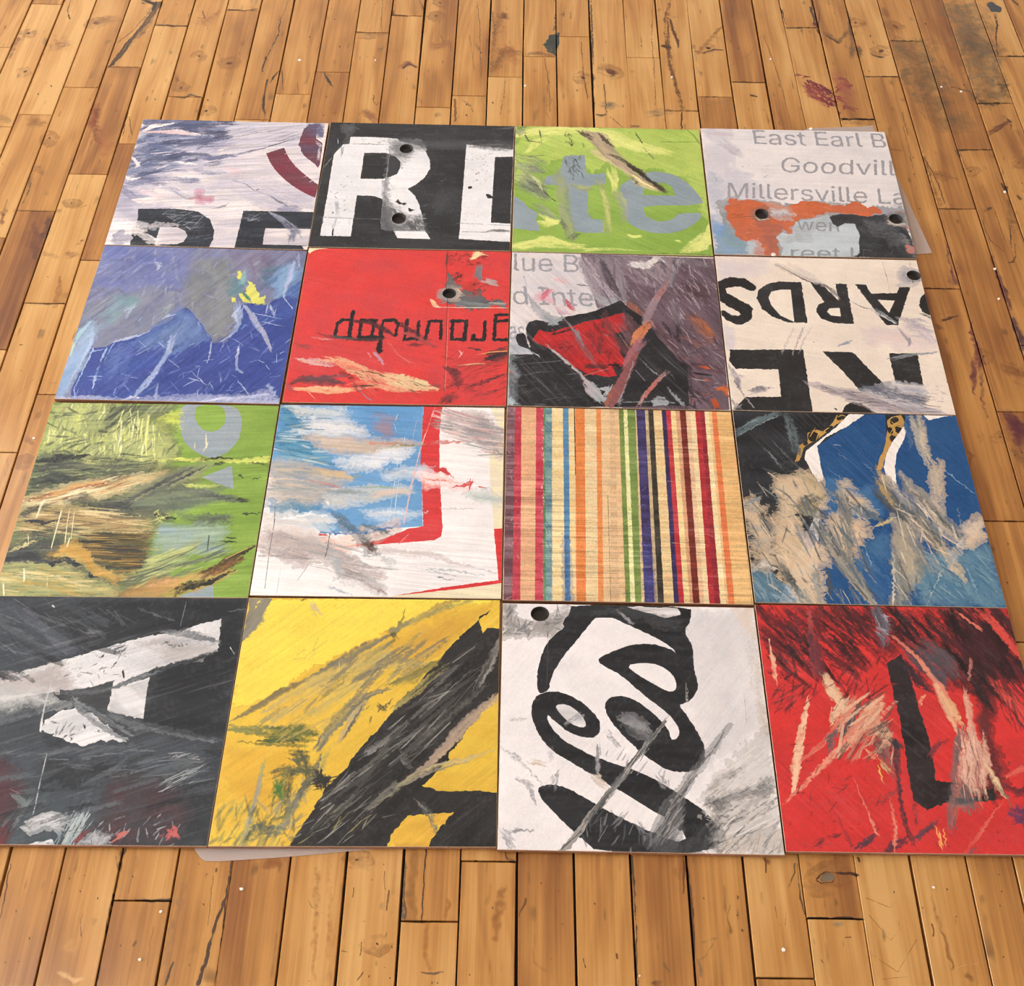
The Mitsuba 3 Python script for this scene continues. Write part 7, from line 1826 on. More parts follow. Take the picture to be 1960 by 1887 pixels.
aL(k('4a3a38 8a4a40',225),'335,803 398,816 450,834',[7.4,11.7,5.8])
aL(k('5a3c38 a05a48',215),'306,900 372,895 404,890',[7.4,13.3,5.9])
aL(k('57434a a4484a',214),'643,892 676,884 704,898',[7.3,26.4,5.6])
aL(k('8a8a9a 6f5f66',215),'317,900 354,943 402,985',[5,6.4,9])
aL(k('2f2c30 57343a',226),'892,721 942,697 1004,676',[22.4,75.3,83.5])
aL(k('3a3236 8a3438',220),'720,779 761,808 780,866 737,890',[21.1,57.2,53.7,14.4])
aL(k('3a3034 90363a',214),'815,895 902,856 1001,802',[14.5,21.7,11.6])
aL(k('443438 983a3c',227),'704,992 741,962 784,947',[27.6,63.7,21.6])
aL(k('4a363a a03c3e',208),'905,929 960,914',[28.9,21.8])
aL(k('3f3236 a03c3e',210),'826,895 860,916',[20.9,13.9])
aL(k('4c363c a43c40',212),'717,718 751,717',[15.2,9.1])
aL(k('5c3a3c b0403f',224),'776,770 871,752 1000,726',[12,27.2,15.1])
aL(k('eaa060',228),'863,692 930,674 1001,665',[3,7.7,9.2])
aL(k('e0a27a',229),'775,762 854,749 910,747',[4.5,10.6,3])
aR([k('4a3034',165),k('7a3236',165),k('b23838',165)],'722,710 1004,680 1006,978 698,992',80,52.5,10.1,-29.9,14,65)
aR([k('e6a282',230),k('4a3438',230),k('c86a5c',230),k('d8c094',230)],'226,768 455,830 670,884 629,929 353,936 267,849',70,35.22,5.71,21.5,14,66)
aL(k('f0b0ac',231),'777,671 788,690 776,709',[6.4,8,5.4])
aL(k('dda07c',38),'105,934 156,991',[8.6,3.7])
aL(k('7a4436',206),'4,1005 469,1005 1001,998',[10.1,8.6,8.6])
art.pn=6
aF(k('dcd9d9 cfcdd2',232),'-17,-11 423,-19 414,407 243,461 74,467 76,645 121,688 -11,693')
aF(k('dfdcda c4c4ca',233),'602,-8 792,-7 775,97 654,153 574,105')
aW(k('979aa3',234),'lue B','3,133 331,134 0,8',1)
aW(k('979aa3',234),'d Inte','8,362 399,364 -2,241',1)
aW(k('979aa3',234),'as','-2,591 70,594 -5,477',1)
aF(k('d8a4b0',235),'123,321 146,287 174,245 197,244 186,302 198,350 140,344')
aL(k('c04a68 d87a90',236),'146,336 174,278 203,248',[15.7,34.6,14.9])
aL(k('b83248 d06a78',237),'269,332 289,379 312,411',[13.1,40.7,14.2])
aL(k('d8b4bc',238),'227,177 279,208',[48.6,32.3])
aL(k('c2a4b4 d8c0c8',239),'209,350 255,397 300,411',[44.6,69.3,31.7])
aL(k('77787f',144),'325,215 354,226',[16.4,24.6])
aL(k('8a8b90',240),'53,249 76,232 63,183',[6.2,5.9,9.9])
aF(k('b9c0cc 9aa4b2',241),'-9,563 31,608 121,666 127,688 -11,689')
aF(k('5a4a55 6c5a66',242),'340,2 1012,11 992,996 509,1010 551,727 554,338 415,375')
aF(k('8f838e 7d7480',243),'328,11 482,5 558,215 543,314 432,374 361,163')
aF(k('9a8e99 6a5a64',244),'482,5 792,2 760,149 698,218 612,171 538,106')
aL(k('d8d6d6 c2c4c4',245),'605,61 664,67 713,22',[51.7,50.3,38.7])
aL(k('d8d6d6 c2c4c4',246),'719,22 759,55',[33.3,16.6])
aL(k('d8d6d6 c2c4c4',247),'622,69 652,76',[34.4,25.7])
aL(k('3f3b43 54505a',248),'440,50 478,176 521,290',[40,53.3,26.7])
aL(k('a79ca6 87808c',248),'339,45 395,220 450,342',[26.6,46.7,40.6])
aL(k('b5a9b2 8f8692',249),'363,18 430,194 497,307',[20.7,27.8,42.6])
aL(k('9d99a2 79757f',250),'518,12 541,190 550,289',[25,36.6,17.9])
aL(k('a3a8ae 8c9298',251),'417,294 473,333 532,314',[47.4,73.2,48])
aL(k('6b5a66 8d7c88',251),'539,80 606,179 698,218',[30.4,48,33.2])
aL(k('8c8590 6a606c',251),'803,10 897,41 991,55',[78.3,69.5,34.8])
aL(k('838c96 6f7680',252),'778,37 779,131 779,223',[42.4,48,11.9])
aL(k('a19ca4 7a7480',249),'839,18 798,96 789,148',[39.4,43.2,17.5])
aL(k('9a8b95 6a5c66',253),'916,109 959,158 977,233',[24.1,29.5,9.3])
aL(k('4a353c 5e444c',254),'787,181 883,244 975,258',[98.7,165.9,100.1])
aL(k('4c3a43 6a5560',254),'623,204 683,293 719,364',[44.8,65.3,35.1])
aL(k('8f8892 6d6570',250),'780,305 786,394 788,466',[30.1,41.4,11.6])
aL(k('96909a 6a616c',255),'815,393 800,457',[22.9,17.1])
aL(k('7f5a58 5c3f44',256),'838,392 912,485 961,577',[67.3,115.7,55.6])
aL(k('8a5a4a a8623e',257),'848,424 903,454 932,516 950,577',[31.7,45.2,60.3,25.7])
aL(k('b4683c 8a5448',248),'548,330 576,361 613,424',[37.6,58,63.4])
aL(k('6f4a4c 5a3f46',254),'669,446 747,584 797,689',[27.9,54.3,39.6])
aL(k('a08088 5c4a54',258),'659,431 715,554 756,622',[6.8,13.6,6.9])
aL(k('8c7078 54424c',259),'700,413 747,483',[5.8,11.5])
aL(k('474049 6a6069',254),'618,588 674,693 738,751',[80.8,96.9,57.2])
aL(k('77747d 4c4850',260),'621,634 673,723 699,752',[40.5,54.2,28])
aL(k('9a6a62 6a4a50',261),'849,565 881,595 951,562',[29.8,46.3,22.2])
aL(k('5c3f49 3f3038',254),'828,718 905,730 990,772',[45.3,67.8,44.7])
aL(k('a98a92 5c444c',262),'838,901 891,914 925,898',[43.6,50.4,27.6])
aR([k('b3a4ae',263),k('8d7f8a',263),k('44373f',263),k('6d5964',263),k('a0959e',263)],'482,22 1005,20 1002,419 994,728 769,682 672,398 567,289',150,62.9,8.45,63.1,12,71)
aR([k('2c282c',264),k('3a3238',264),k('4a3c44',264)],'627,510 800,457 827,733 886,978 724,990 618,710',70,73.08,26.1,64.9,16,76)
aR([k('8f838e',265),k('b0a4ac',265),k('5a4a54',265)],'363,27 1005,20 980,339 673,366 567,289 445,325',90,110.7,18.1,66.5,10,77)
aR([k('9f8d97',266),k('4a3a44',266),k('7a6670',266),k('8a5048',266)],'808,504 1013,497 994,982 778,981 762,705',90,28.87,10.2,38.3,40,72)
aF(k('27282b 313235',267),'77,521 91,482 124,466 198,478 277,436 403,392 531,322 564,370 641,447 667,493 774,690 827,733 811,980 7,1005 5,692 121,688 93,652 48,630 30,593 36,558 64,549 78,576')
aF(k('6f757d 8d97a0',268),'-6,685 17,729 48,904 44,996 2,998')
aF(k('a4b4bc',269),'6,948 27,954 44,989 7,1001')
aF(k('c22a2c b02c30',270),'136,531 198,541 254,515 357,465 459,437 506,404 540,403 559,513 490,546 520,668 541,712 517,750 474,737 494,803 461,811 352,793 297,757 254,699 198,656 109,598')
aR([k('8a2a2c',271),k('6a2a2e',271),k('982c30',271)],'198,541 470,469 521,653 494,788 352,793 232,662',60,35.89,17.4,37.4,50,73)
aR([k('7a3034',272),k('4a2a2c',272)],'368,480 447,477 431,671 387,657',20,51.84,12,76.2,25,74)
aL(k('3a2628',38),'410,641 426,671',[13.1,6.5])
aL(k('8c8c90',76),'445,544 467,563',[5.9,4.4])
aL(k('2a2224',273),'198,556 254,535 322,505',[7.6,12.1,6.1])
aF(k('6a3c42 8a5054',274),'449,406 501,561 565,666 547,682 468,531 437,430')
aF(k('77545c 5a3f46',275),'546,403 594,480 627,510 571,636 525,514')
aL(k('c89a84',38),'486,484 555,629',[2,2.6])
aL(k('b08a8a',111),'498,468 546,560',2)
aL(k('7d5f68 94464c',253),'294,506 327,598 375,695 402,754',[12.5,31.7,31.8,12.5])
aL(k('2a2024',111),'451,745 496,736 522,765',[10.3,19.4,6.9])
aL(k('5c2c30',276),'352,748 429,753 450,789',[29.8,36.8,12.9])
aL(k('c06a60',144),'351,807 407,783 468,759',[4.3,5.7,3.6])
aL(k('b3b4ba 8e929c',277),'76,281 124,385 175,447 226,461',[5.3,47.6,67.8,39.3])
aL(k('a9a4ae 7a6a72',278),'232,413 277,483 322,552 348,636',[4.2,11,19.4,9.8])
aL(k('93a0a6',279),'170,447 209,478 255,445',[30,39.4,7.4])
aL(k('9a9296 b4aeb0',280),'159,604 215,670 286,750 346,829',[6.9,15.1,22.9,26.3])
aL(k('9fa7ad b9aab0',281),'346,829 383,893 419,957',[28,69.3,37.5])
aL(k('a7b0b6',282),'404,893 459,884 436,928',[14.3,33.6,11.7])
aL(k('8f9ba3 a4aeb4',283),'392,957 457,941 510,961',[21,42.8,28.3])
aL(k('a9a2a2 cfc8c4',284),'63,522 81,576 98,651',[7.3,7.1,8.1])
aL(k('d8d8dc',285),'93,659 132,688',[10,2.9])
aL(k('7c8288',286),'22,714 110,685',3.7)
aL(k('7c8288',286),'45,751 232,722',3.7)
aL(k('7c8288',286),'73,816 149,792',3.6)
aL(k('7c8288',286),'253,807 319,797',3.7)
aL(k('7c8288',286),'204,921 226,848',2.8)
aL(k('7c8288',286),'53,879 101,873',3.6)
aL(k('7c8288',286),'138,740 149,755',3.3)
aL(k('7c8288',286),'113,987 172,989',3.5)
aL(k('7c8288',286),'297,831 319,823',3.6)
aR([k('4a4e52',287),k('3a3d41',287),k('5e6368',287)],'11,707 298,735 349,966 55,989',40,60.49,4.33,-12.4,12,75)
aL(k('8f7a80 78707c',277),'782,11 773,123 745,208 687,325 648,423',[17.8,29.4,37.3,37.1,36])
aL(k('c07860 a5707a',277),'764,182 725,258 693,317',[10.3,32,32])
aL(k('9a8490 8a7680',282),'699,308 660,399 635,463',[36.9,48.4,41.8])
aL(k('b9694c cf7f52',282),'657,462 609,542 583,612',[44.7,54.8,46.4])
aL(k('a2606a 8c6670',281),'624,573 570,666 540,742',[55.9,47.9,40.4])
aL(k('8a5254 9a5a48',288),'592,665 526,824 479,926 450,998',[35.1,51.8,62.5,39.1])
aL(k('9a9aa2 8a7076',289),'573,726 536,853 494,983',[4.5,8.9,16.4])
aL(k('a08688 b86a62',277),'731,766 678,833 620,915 590,980',[25,24.6,21.2,16.9])
aL(k('a9b4ba',111),'596,980 615,915',[10.8,3.3])
aL(k('8c8a90',290),'558,223 618,319 668,366',[5.9,10.4,6.1])
aL(k('97959b',291),'597,680 639,746 686,797',[4,6.9,4.2])
aL(k('7a787e',290),'726,758 756,816 775,860',[3.9,3.9,2.5])
aL(k('7e7a80',76),'588,778 624,835',[5.3,3.9])
aL(k('8f969c',292),'532,964 651,957 747,961',[7.1,10,7.1])
aF(k('a3abb1 8a929a',293),'658,921 695,927 726,954 719,983 649,985 645,957')
aL(k('8f979d',294),'720,869 760,932 790,974',[7.9,19.7,19.8])
aL(k('c4622c b04a2c',295),'883,731 904,742',[22.4,19.4])
aL(k('c4622c b04a2c',296),'898,819 925,826',[17.8,11.8])
aL(k('c4622c b04a2c',297),'965,875 987,867 993,925',[28.1,33.3,17.2])
aL(k('c4622c b04a2c',297),'926,948 940,983',[37.4,31])
aL(k('c4622c b04a2c',296),'7,774 13,803',[11.2,16.8])
aL(k('a4a6ac',111),'838,814 892,823',[7.4,4.4])
aL(k('2a262c',298),'846,781 928,789',[17.9,11.9])
aL(k('d8d2c6',299),'453,-11 721,0 1000,7',[7,7.9,8.8])
art.pn=7
aF(k('ece3d3 e6dccd',300),'-12,-17 1021,-21 1013,1023 -18,1036')
aF(k('d8d0d4',301),'4,20 286,11 224,123 16,183')
aF(k('d9cfcf e2cdc8',302),'651,477 853,437 997,583 967,617 706,592')
aF(k('cfcad6',303),'-6,462 44,511 40,627 -2,629')
aL(k('2b2b2c',304),'158,215 123,184 67,182 8,210 9,272 61,323 119,365 120,416 81,443 39,427 11,394',[52.4,57.9,65.7,56.2,61.7,73.3,68.6,49.9,56,45.6,32.5])
aF(k('2b2b2c 333435',305),'407,173 404,448 313,446 243,413 199,362 180,293 195,231 242,190 294,173')
aF(k('ece3d3',60),'351,226 343,444 281,403 245,335 237,283 255,243 300,228')
aF(k('2b2b2c 333435',305),'451,174 500,175 573,295 573,179 627,179 625,449 522,443 470,414 456,372 469,328 503,306')
aF(k('ece3d3',60),'571,343 570,401 522,396 507,370 522,348')
aF(k('2b2b2c 333435',305),'669,179 722,181 736,241 864,234 881,193 935,194 831,451 777,452 742,363')
aF(k('ece3d3',60),'762,283 845,287 803,370')
aF(k('2b2b2c',192),'1008,223 969,270 958,314 966,357 998,382')
aL(k('4a5558',144),'957,370 985,386 1006,407',[14.3,21.2,17.4])
aF(k('2b2b2c 333435',305),'22,632 362,622 360,1003 8,998 67,920 229,915 234,749 38,750 13,701')
aF(k('2b2b2c 333435',305),'451,630 592,632 705,824 686,872 627,873 593,871 537,766')
aF(k('2b2b2c 333435',305),'760,633 892,631 885,831 759,819')
aF(k('2b2b2c',64),'492,999 509,961 542,937 582,944 658,1010 655,1033 487,1037')
aF(k('b3a9a4 6a6460',306),'295,48 471,169 434,157 354,92')
aL(k('5a5450',38),'286,43 365,105 422,153 457,174',[1.8,3.6,7.2,5.4])
aF(k('c4bbb8',307),'371,54 464,124 506,186 435,148')
aL(k('7f7b7c a9a5a6',308),'506,186 551,229 572,277',[8.8,34.1,16])
aL(k('55555a 8a888a',309),'640,306 685,335 719,356',[7.1,12.4,8.9])
aL(k('b3b8bc 6a757c',310),'721,338 764,380 807,422',[26.1,43.2,25.8])
aL(k('c6c8ca',311),'736,364 822,438',[5.2,7.8])
aL(k('5c4c42',312),'827,4 831,122 832,212 831,243',[2.8,2.8,3.4,2.7])
aR([k('9aa0a6',313),k('5c6064',313)],'230,186 302,210 270,282 219,230',10,48.89,5.05,53.0,15,81)
aF(k('a6a8b4 8a8a96',314),'886,75 938,51 993,63 986,172 884,179 904,138 883,112')
aF(k('c6c8cc 9a9ca0',315),'934,74 980,63 1002,81 996,153 937,164 920,120')
aL(k('55565c',38),'956,146 953,182',[6.6,5.3])
aL(k('8a8c90',76),'966,-1 961,46',[3.3,6.6])
aL(k('8d8890 bcb4b8',316),'333,486 300,562 260,654',[9.8,13.4,14.5])
aL(k('807b84 b4acb0',317),'383,476 348,561 312,644',[12.2,14.5,9.6])
aL(k('8d8890 b8b0b4',318),'420,475 373,560 342,643',[8.8,9.7,8.3])
aL(k('8b93a4 bcbcc6',308),'538,588 570,575 596,562',[15.8,28.3,7.8])
aL(k('a9a4ae d2c8ca',319),'844,420 924,452 992,484',[53,114.4,52.6])
aL(k('96919c c8bec4',316),'835,472 870,554 861,604',[15.7,21.7,12.1])
aL(k('b3adb6 d8ced2',319),'878,504 952,502 988,567',[51.2,78.3,48.4])
aL(k('8a9298 5a6268',309),'767,663 843,641 916,631 996,620',[12.7,21,16.4,6.6])
aL(k('a9b0b4 7a8084',311),'771,676 853,649',[3.9,6.3])
aL(k('8b848e bcb2b8',320),'8,726 41,820 52,897',[27.6,33,18.8])
aL(k('c8c0c2 8d8690',319),'8,789 72,803',[32.1,24])
aL(k('77747e b3aeb4',321),'23,820 62,912 97,973',[6.9,11.2,7.1])
aL(k('6a6a74 a9a5ac',319),'88,889 136,872 195,862',[22.6,45.9,15.5])
aL(k('c4beC0 8a868c',320),'13,945 27,982 7,1005',[26.9,34.8,19.1])
aF(k('a89fa8 8a8490',322),'356,823 399,825 489,858 603,882 714,917 836,952 932,995 665,1002 582,944 515,923 501,900')
aF(k('8a94a8 c6c6cc',323),'593,867 698,833 825,813 890,843 862,936 933,991 766,954 637,889')
aF(k('3c4458 55607a',324),'619,850 716,832 780,869 885,905 872,943 796,915 661,880')
aR([k('4c4a54',325),k('c6bcc0',325),k('77727c',325),k('3a3a42',325),k('ddd2cc',325)],'364,826 500,861 717,894 896,874 933,987 666,995 516,915',90,67.88,7.17,16.2,10,82)
aR([k('5a5a66',287),k('a29ca4',287)],'869,828 1008,839 979,933 888,920',20,33.73,9.71,17.8,20,83)
aL(k('4a4644',147),'494,692 496,700',[8.4,8.3])
aL(k('4a4644',147),'821,730 839,734',6.6)
aL(k('4a4644',147),'989,785 991,789',10.9)
aL(k('4a4644',147),'455,959 457,963',10.3)
aL(k('4a4644',147),'408,572 417,572',5)
art.pn=8
aF(k('7ba040 88ac48',326),'-26,-29 1021,-34 1016,1021 -7,1028')
aF(k('98a6ac 8f9fa8',327),'625,0 808,0 847,73 855,175 823,261 763,302 694,284 617,222 576,122 564,4',2)
aF(k('86ac46',64),'628,3 751,1 778,75 768,133 719,160 670,135 638,77',2)
aF(k('98a6ac 8f9fa8',328),'840,338 867,467 772,428 724,402')
aF(k('8fa8b4 9cb4a4',329),'585,655 849,652 878,779 737,805 585,769')
aF(k('8ea4ae',328),'728,993 851,939 866,1004 731,1011')
aF(k('8f9160 5f6650',330),'3,0 487,-9 594,279 549,335 730,374 647,524 602,629 557,732 597,831 712,903 650,1011 -30,1016 -1,398')
aR([k('4a4f44',331),k('b9a66c',331),k('7a8056',331),k('3a3f40',331),k('c8bc84',331),k('8a6a40',331)],'-17,330 549,335 687,375 557,617 597,831 487,1001 7,1004 -6,636',150,133,15.9,-8.2,9,100)
aF(k('9dab6c bcc878',332),'-1,8 286,2 260,99 363,53 483,153 589,251 547,322 462,337 282,312 165,272 2,274')
aR([k('e4ea9c',333),k('8f9a6c',333),k('d8e06a',333),k('a9b580',333),k('5f6a52',333),k('ecefbe',333),k('7a8660',333)],'-1,8 286,7 469,138 583,279 285,326 8,302',170,63.64,9.56,90.0,16,91)
aF(k('626a54 86906a',334),'253,7 547,5 501,65 363,53 311,127 245,186 257,84')
aR([k('4b5347',335),k('5d6850',335),k('7a8660',335),k('3f463c',335)],'6,59 290,25 499,181 592,265 285,326 12,316',70,64.3,17.7,-11.6,30,101)
aR([k('4b5347',336),k('6f7a58',336),k('98a56c',336),k('3f4640',336)],'264,7 547,8 456,66 256,185',34,94.83,17.3,-57.1,9,92)
aR([k('e8ecb4',337),k('dfe68a',337)],'305,98 472,95 520,294 440,337 320,227',22,128.3,10.1,82.9,4,93)
aF(k('c6d25a',338),'472,95 563,34 581,137 516,152')
aF(k('4f584a',339),'475,109 545,123 561,151 515,145')
aF(k('414747 6c7560',340),'-10,316 126,293 217,288 177,327 289,342 459,323 506,339 372,379 337,421 207,463 15,506 -6,466')
aR([k('2f3336',341),k('3c4242',341),k('596052',341),k('c4cc84',341),k('8a9468',341),k('4a5149',341)],'-13,261 301,298 520,294 472,392 204,450 15,506',90,95.93,14.1,-4.7,8,94)
aL(k('2b2f33',342),'4,330 98,315 218,292',[23,49,14.4])
aL(k('33383a 565e52',343),'2,452 88,411 201,436',[34.1,69.9,26.5])
aL(k('2c312c',344),'600,315 698,308 829,301',[14.2,22.7,14.2])
aL(k('2c312c',344),'758,339 789,329 819,310',[17,22.7,14.2])
aL(k('cfd86a',345),'502,315 610,307 920,316 996,308',[11.3,19.7,33.7,28.3])
aL(k('c7d463',346),'874,310 995,301',[14.1,36.8])
aL(k('5d6b3c',347),'931,323 999,336',[8.2,19.2])
aF(k('c9b27c d8cc9c',348),'0,532 154,464 305,421 534,370 559,390 402,474 304,515 222,529 175,556 13,584')
aR([k('e0d2a0',349),k('b88a58',349),k('8a5c3c',349),k('d2b47a',349),k('e6dcb4',349)],'0,532 154,464 534,370 402,474 175,556',50,112.3,12.6,-19.2,5,95)
aL(k('7c4a30 a8704a',350),'4,548 60,518 158,484 330,434',[13.9,16.8,16.8,8.4])
aL(k('c69a5c',351),'102,518 196,463 308,435',[36.3,42.2,16.8])
aF(k('6f7468 9aa07a',352),'317,581 407,500 561,404 681,336 768,335 709,374 573,471 460,553 365,606')
aL(k('3c4144 666b62',353),'331,593 490,486 682,347',[10.9,27.6,7])
aL(k('3c4144 666b62',353),'368,619 533,485 726,347',[10.8,27.5,7])
aL(k('3c4144 666b62',353),'381,580 566,431 624,389',[10.8,27.7,7])
aF(k('33363c 565a56',354),'179,530 217,510 328,528 397,501 476,526 595,590 633,629 515,617 428,605 317,581 217,556')
aF(k('7b8a70 5f6a62',355),'460,553 573,471 702,470 806,441 830,454 748,482 859,508 677,576 595,590')
aL(k('4a5450 6c7668',343),'637,464 771,496 860,514 926,523',[26.3,52.4,52.6,26.4])
aL(k('3a4038',346),'883,521 932,525',[34.5,26.5])
aL(k('b8c46a',356),'655,443 732,449 796,448',[13.5,27.2,10.9])
aL(k('414a40',38),'775,448 803,455',[10.6,6.6])
aF(k('4a5054 66706a',357),'661,603 725,608 873,603 868,639 753,647')
aL(k('565e5c',358),'748,615 875,613',[52.6,44.7])
aL(k('333a30',347),'554,597 599,616 663,616',[9.8,12.8,7.9])
aL(k('333a30',347),'936,593 994,588',[10.6,8])
aL(k('333a30',359),'868,710 905,713',[10.2,7.6])
aL(k('333a30',359),'874,386 893,399',[9.8,7.4])
aL(k('333a30',347),'954,409 975,404',[11.1,8.4])
aL(k('333a30',359),'860,729 903,736',[10,7.5])
aR([k('c2ce78',360),k('dbe28c',360)],'552,591 627,590 623,629 570,630',14,25.37,9.22,-0.7,40,96)
aF(k('a58a5c c8b47c',361),'16,597 185,556 317,581 517,630 557,732 360,683 201,672 10,700')
aR([k('6a5f4c',362),k('cbb884',362),k('8a7348',362),k('3f4040',362),k('dcc890',362)],'-19,585 336,567 528,630 542,707 13,712',70,127.2,11.7,3.0,5,97)
aL(k('3a3d42 6a6650',363),'2,623 55,584 124,563',[41.1,49.6,27.5])
aL(k('35383e',364),'26,636 122,648 200,621',[12.9,21.2,10.9])
aF(k('5c5138 3a3c3c',365),'262,710 550,694 586,831 565,880 483,881 394,845 301,797')
aR([k('2f3236',366),k('8a6a38',366),k('3d3c36',366),k('a98a4c',366),k('55502f',366)],'271,703 561,694 591,856 485,893 312,797',80,165.6,10.1,0.6,3,98)
aF(k('c4953f d4ac58',367),'173,773 267,735 312,797 396,858 478,905 452,930 384,894 269,834 191,810')
aF(k('343940 4a4f52',368),'23,750 86,712 220,710 193,773 158,798 85,836 -2,855 2,787')
aL(k('2f343b',369),'164,823 250,841 333,895 433,936',[43.6,50.4,37.6,9])
aL(k('363b42',370),'6,843 100,811 187,835',[39,50.8,23.8])
aL(k('cfc28a',353),'12,787 74,749 102,737',[13.2,21.3,10.7])
aF(k('9ba06a c0b878',371),'-30,861 129,848 233,859 346,907 434,942 487,1001 -13,1004')
aR([k('7d8a58',372),k('c8b86c',372),k('d8c890',372),k('5f6a50',372),k('b89a4c',372)],'-20,861 235,865 457,954 467,1001 -3,1004',60,113.5,12,5.3,6,99)
aF(k('a9b47a 8fa478',373),'536,893 592,807 689,768 764,717 749,755 720,830 631,904')
aR([k('c6ce84',374),k('6f7c60',374),k('aebc70',374),k('586458',374)],'497,953 592,807 766,730 899,779 712,903',56,109.3,11.5,-28.2,5,100)
aF(k('b58a50 c89c5c',375),'482,977 612,916 772,891 848,854 916,890 729,999 497,1001')
aL(k('3c352c 7a5a38',343),'794,903 886,829 990,753',[49.8,45.4,10.2])
aL(k('8c5c3c 5a4030',376),'833,890 908,841 965,803',[37.6,50.5,17.8])
aL(k('2c302c',377),'714,975 760,945 839,927 914,877',[49.5,49.7,24.9,10])
aL(k('2f3430',377),'707,993 721,952',[22.8,34.4])
aL(k('d0a070',353),'578,953 655,928 714,916',[12.5,20,10])
aL(k('caa05a',38),'903,804 994,746',[5.1,3.9])
aL(k('e6e0bc',378),'84,531 79,597 74,642',[16.7,9.5,5.9])
aL(k('e6e0bc',378),'172,569 172,660 173,773',[6.9,5.7,4.5])
aL(k('e6e0bc',378),'205,595 211,659 223,748',[4.4,4.3,4.2])
aL(k('e6e0bc',378),'226,595 241,710',[3.3,3.2])
aL(k('e6e0bc',378),'69,718 74,749',6.3)
aL(k('e6e0bc',378),'89,872 107,944',[8.1,8])
aL(k('e6e0bc',378),'186,896 196,938',[5.1,5])
aL(k('e6e0bc',378),'702,163 715,235 712,256',[3.3,9,12.2])
aL(k('e6e0bc',378),'663,214 666,247',[3.4,5.6])
aL(k('50604c',378),'801,717 805,792',[5.4,5.3])
aL(k('e6e0bc',378),'21,933 36,981',[7.9,7.8])
aL(k('e6e0bc',378),'236,735 236,773',6.7)
art.pn=9
aF(k('f1f0ef e9e9ea',379),'-22,-27 1032,-19 1024,1025 -20,1031')
aF(k('5b98cf 6aa2d2',232),'-8,0 637,-1 640,234 669,653 255,694 99,539 -1,376')
aF(k('d8383a d24044',380),'637,-1 722,1 715,138 723,311 733,459 752,662 746,703 717,722 417,756 321,766 493,726 616,664 671,653 655,441 641,313')
aF(k('d8383a',57),'964,661 1009,657 1008,925 588,990 988,914')
aF(k('d8383a',57),'988,912 1008,925 833,956 569,993 794,945')
aF(k('e9e3bd e4dcc0',381),'937,3 1011,2 1009,657 965,661 946,449 937,268 992,160')
aF(k('e6debb',382),'569,993 833,956 1013,923 1009,1014 571,1010')
aF(k('f3f2f1',328),'726,42 937,1 939,93 908,121')
aF(k('b2a3a3 c4b6b4',383),'716,42 895,18 971,106 998,201 973,281 889,203 783,151 719,111')
aF(k('8f8d90 a9a6a6',384),'885,39 992,133 999,267 952,228 805,164')
aR([k('c49a98',385),k('a59a9c',385),k('d8b0aa',385),k('878688',385),k('e4d8d4',385)],'715,29 906,25 993,201 984,293 806,191 720,125',60,138.2,13.4,14.3,6,111)
aF(k('e6e6e4 cdd6da',386),'157,53 340,91 409,171 181,175 53,151 109,95')
aF(k('3f83ac 5f9ab8',387),'-6,14 165,25 109,95 63,151 185,216 245,294 229,340 113,309 6,272')
aR([k('2f7198',388),k('6aa9c4',388),k('bcd2d8',388),k('487f9c',388),k('8fb4c0',388)],'-7,7 291,16 182,189 238,333 12,324',70,94.91,16.1,6.6,10,112)
aF(k('9db0ae d6dad8',389),'36,7 290,9 316,64 168,53 85,68')
aF(k('c6b49c d2bda4',390),'118,177 307,187 453,204 598,201 641,214 539,249 418,278 263,274 207,228')
aL(k('8f8a62 b8a888',391),'436,253 538,229 630,218',[8,29.3,8])
aL(k('cf8a78',392),'413,214 475,217 557,209',[8,10.7,6.7])
aF(k('e7eaec bcd0de',393),'266,307 417,271 539,242 602,254 543,301 464,348 323,370')
aF(k('dfe6ec b2cade',394),'486,367 647,326 699,351 631,416 530,412')
aF(k('a9a8a4 b8b2a6',395),'-10,312 146,335 304,384 363,414 310,447 245,499 259,536 122,563 8,528')
aR([k('8d9ea0',396),k('c9baa2',396),k('7f98a4',396),k('d2cabc',396),k('938c88',396)],'-8,325 346,396 260,548 8,528',60,122.2,12.6,5.2,8,113)
aL(k('cf6a5c d88a74',397),'166,418 249,442 311,457',[6.2,17.4,7.4])
aL(k('c9b490',398),'202,373 305,390 357,411',[38.2,50.4,12.3])
aF(k('b8c0bc cfd2cc',399),'245,499 332,459 472,447 593,457 615,480 477,519 337,522 399,546 261,560')
aL(k('8fae8c',38),'382,459 472,452 553,458',[5.1,8.9,5])
aL(k('d2c2b4',400),'455,495 534,475 604,473',[25.1,45.4,25.2])
aL(k('8a9aa0',401),'254,488 333,472 434,483',[20.2,32.8,12.5])
aF(k('2f6f98 4f88a8',402),'10,540 101,551 251,561 265,597 146,599 36,589')
aF(k('a6c6d4 d8dcdc',403),'57,601 254,585 297,621 275,694 184,671 72,637')
aL(k('e4ecf0',391),'80,625 186,599 266,609',[9.9,17.2,9.7])
aF(k('e6eaec 9cc0de',404),'422,582 560,568 661,584 623,615 526,641 445,618')
aF(k('b7aaa4 a59a98',405),'-2,674 136,684 267,718 400,786 463,843 505,888 410,901 309,845 154,836 6,804')
aF(k('d9d2cc',406),'-4,590 183,659 256,706 138,696 8,674')
aF(k('e6bfae ead0c2',407),'258,718 364,710 464,738 398,757 321,764')
aF(k('e0c0ae b8a298',407),'449,667 555,635 568,677 493,726 432,703')
aF(k('4a5a60 8a8078',408),'293,584 325,608 390,668 474,738 487,779 458,785 405,727 319,645')
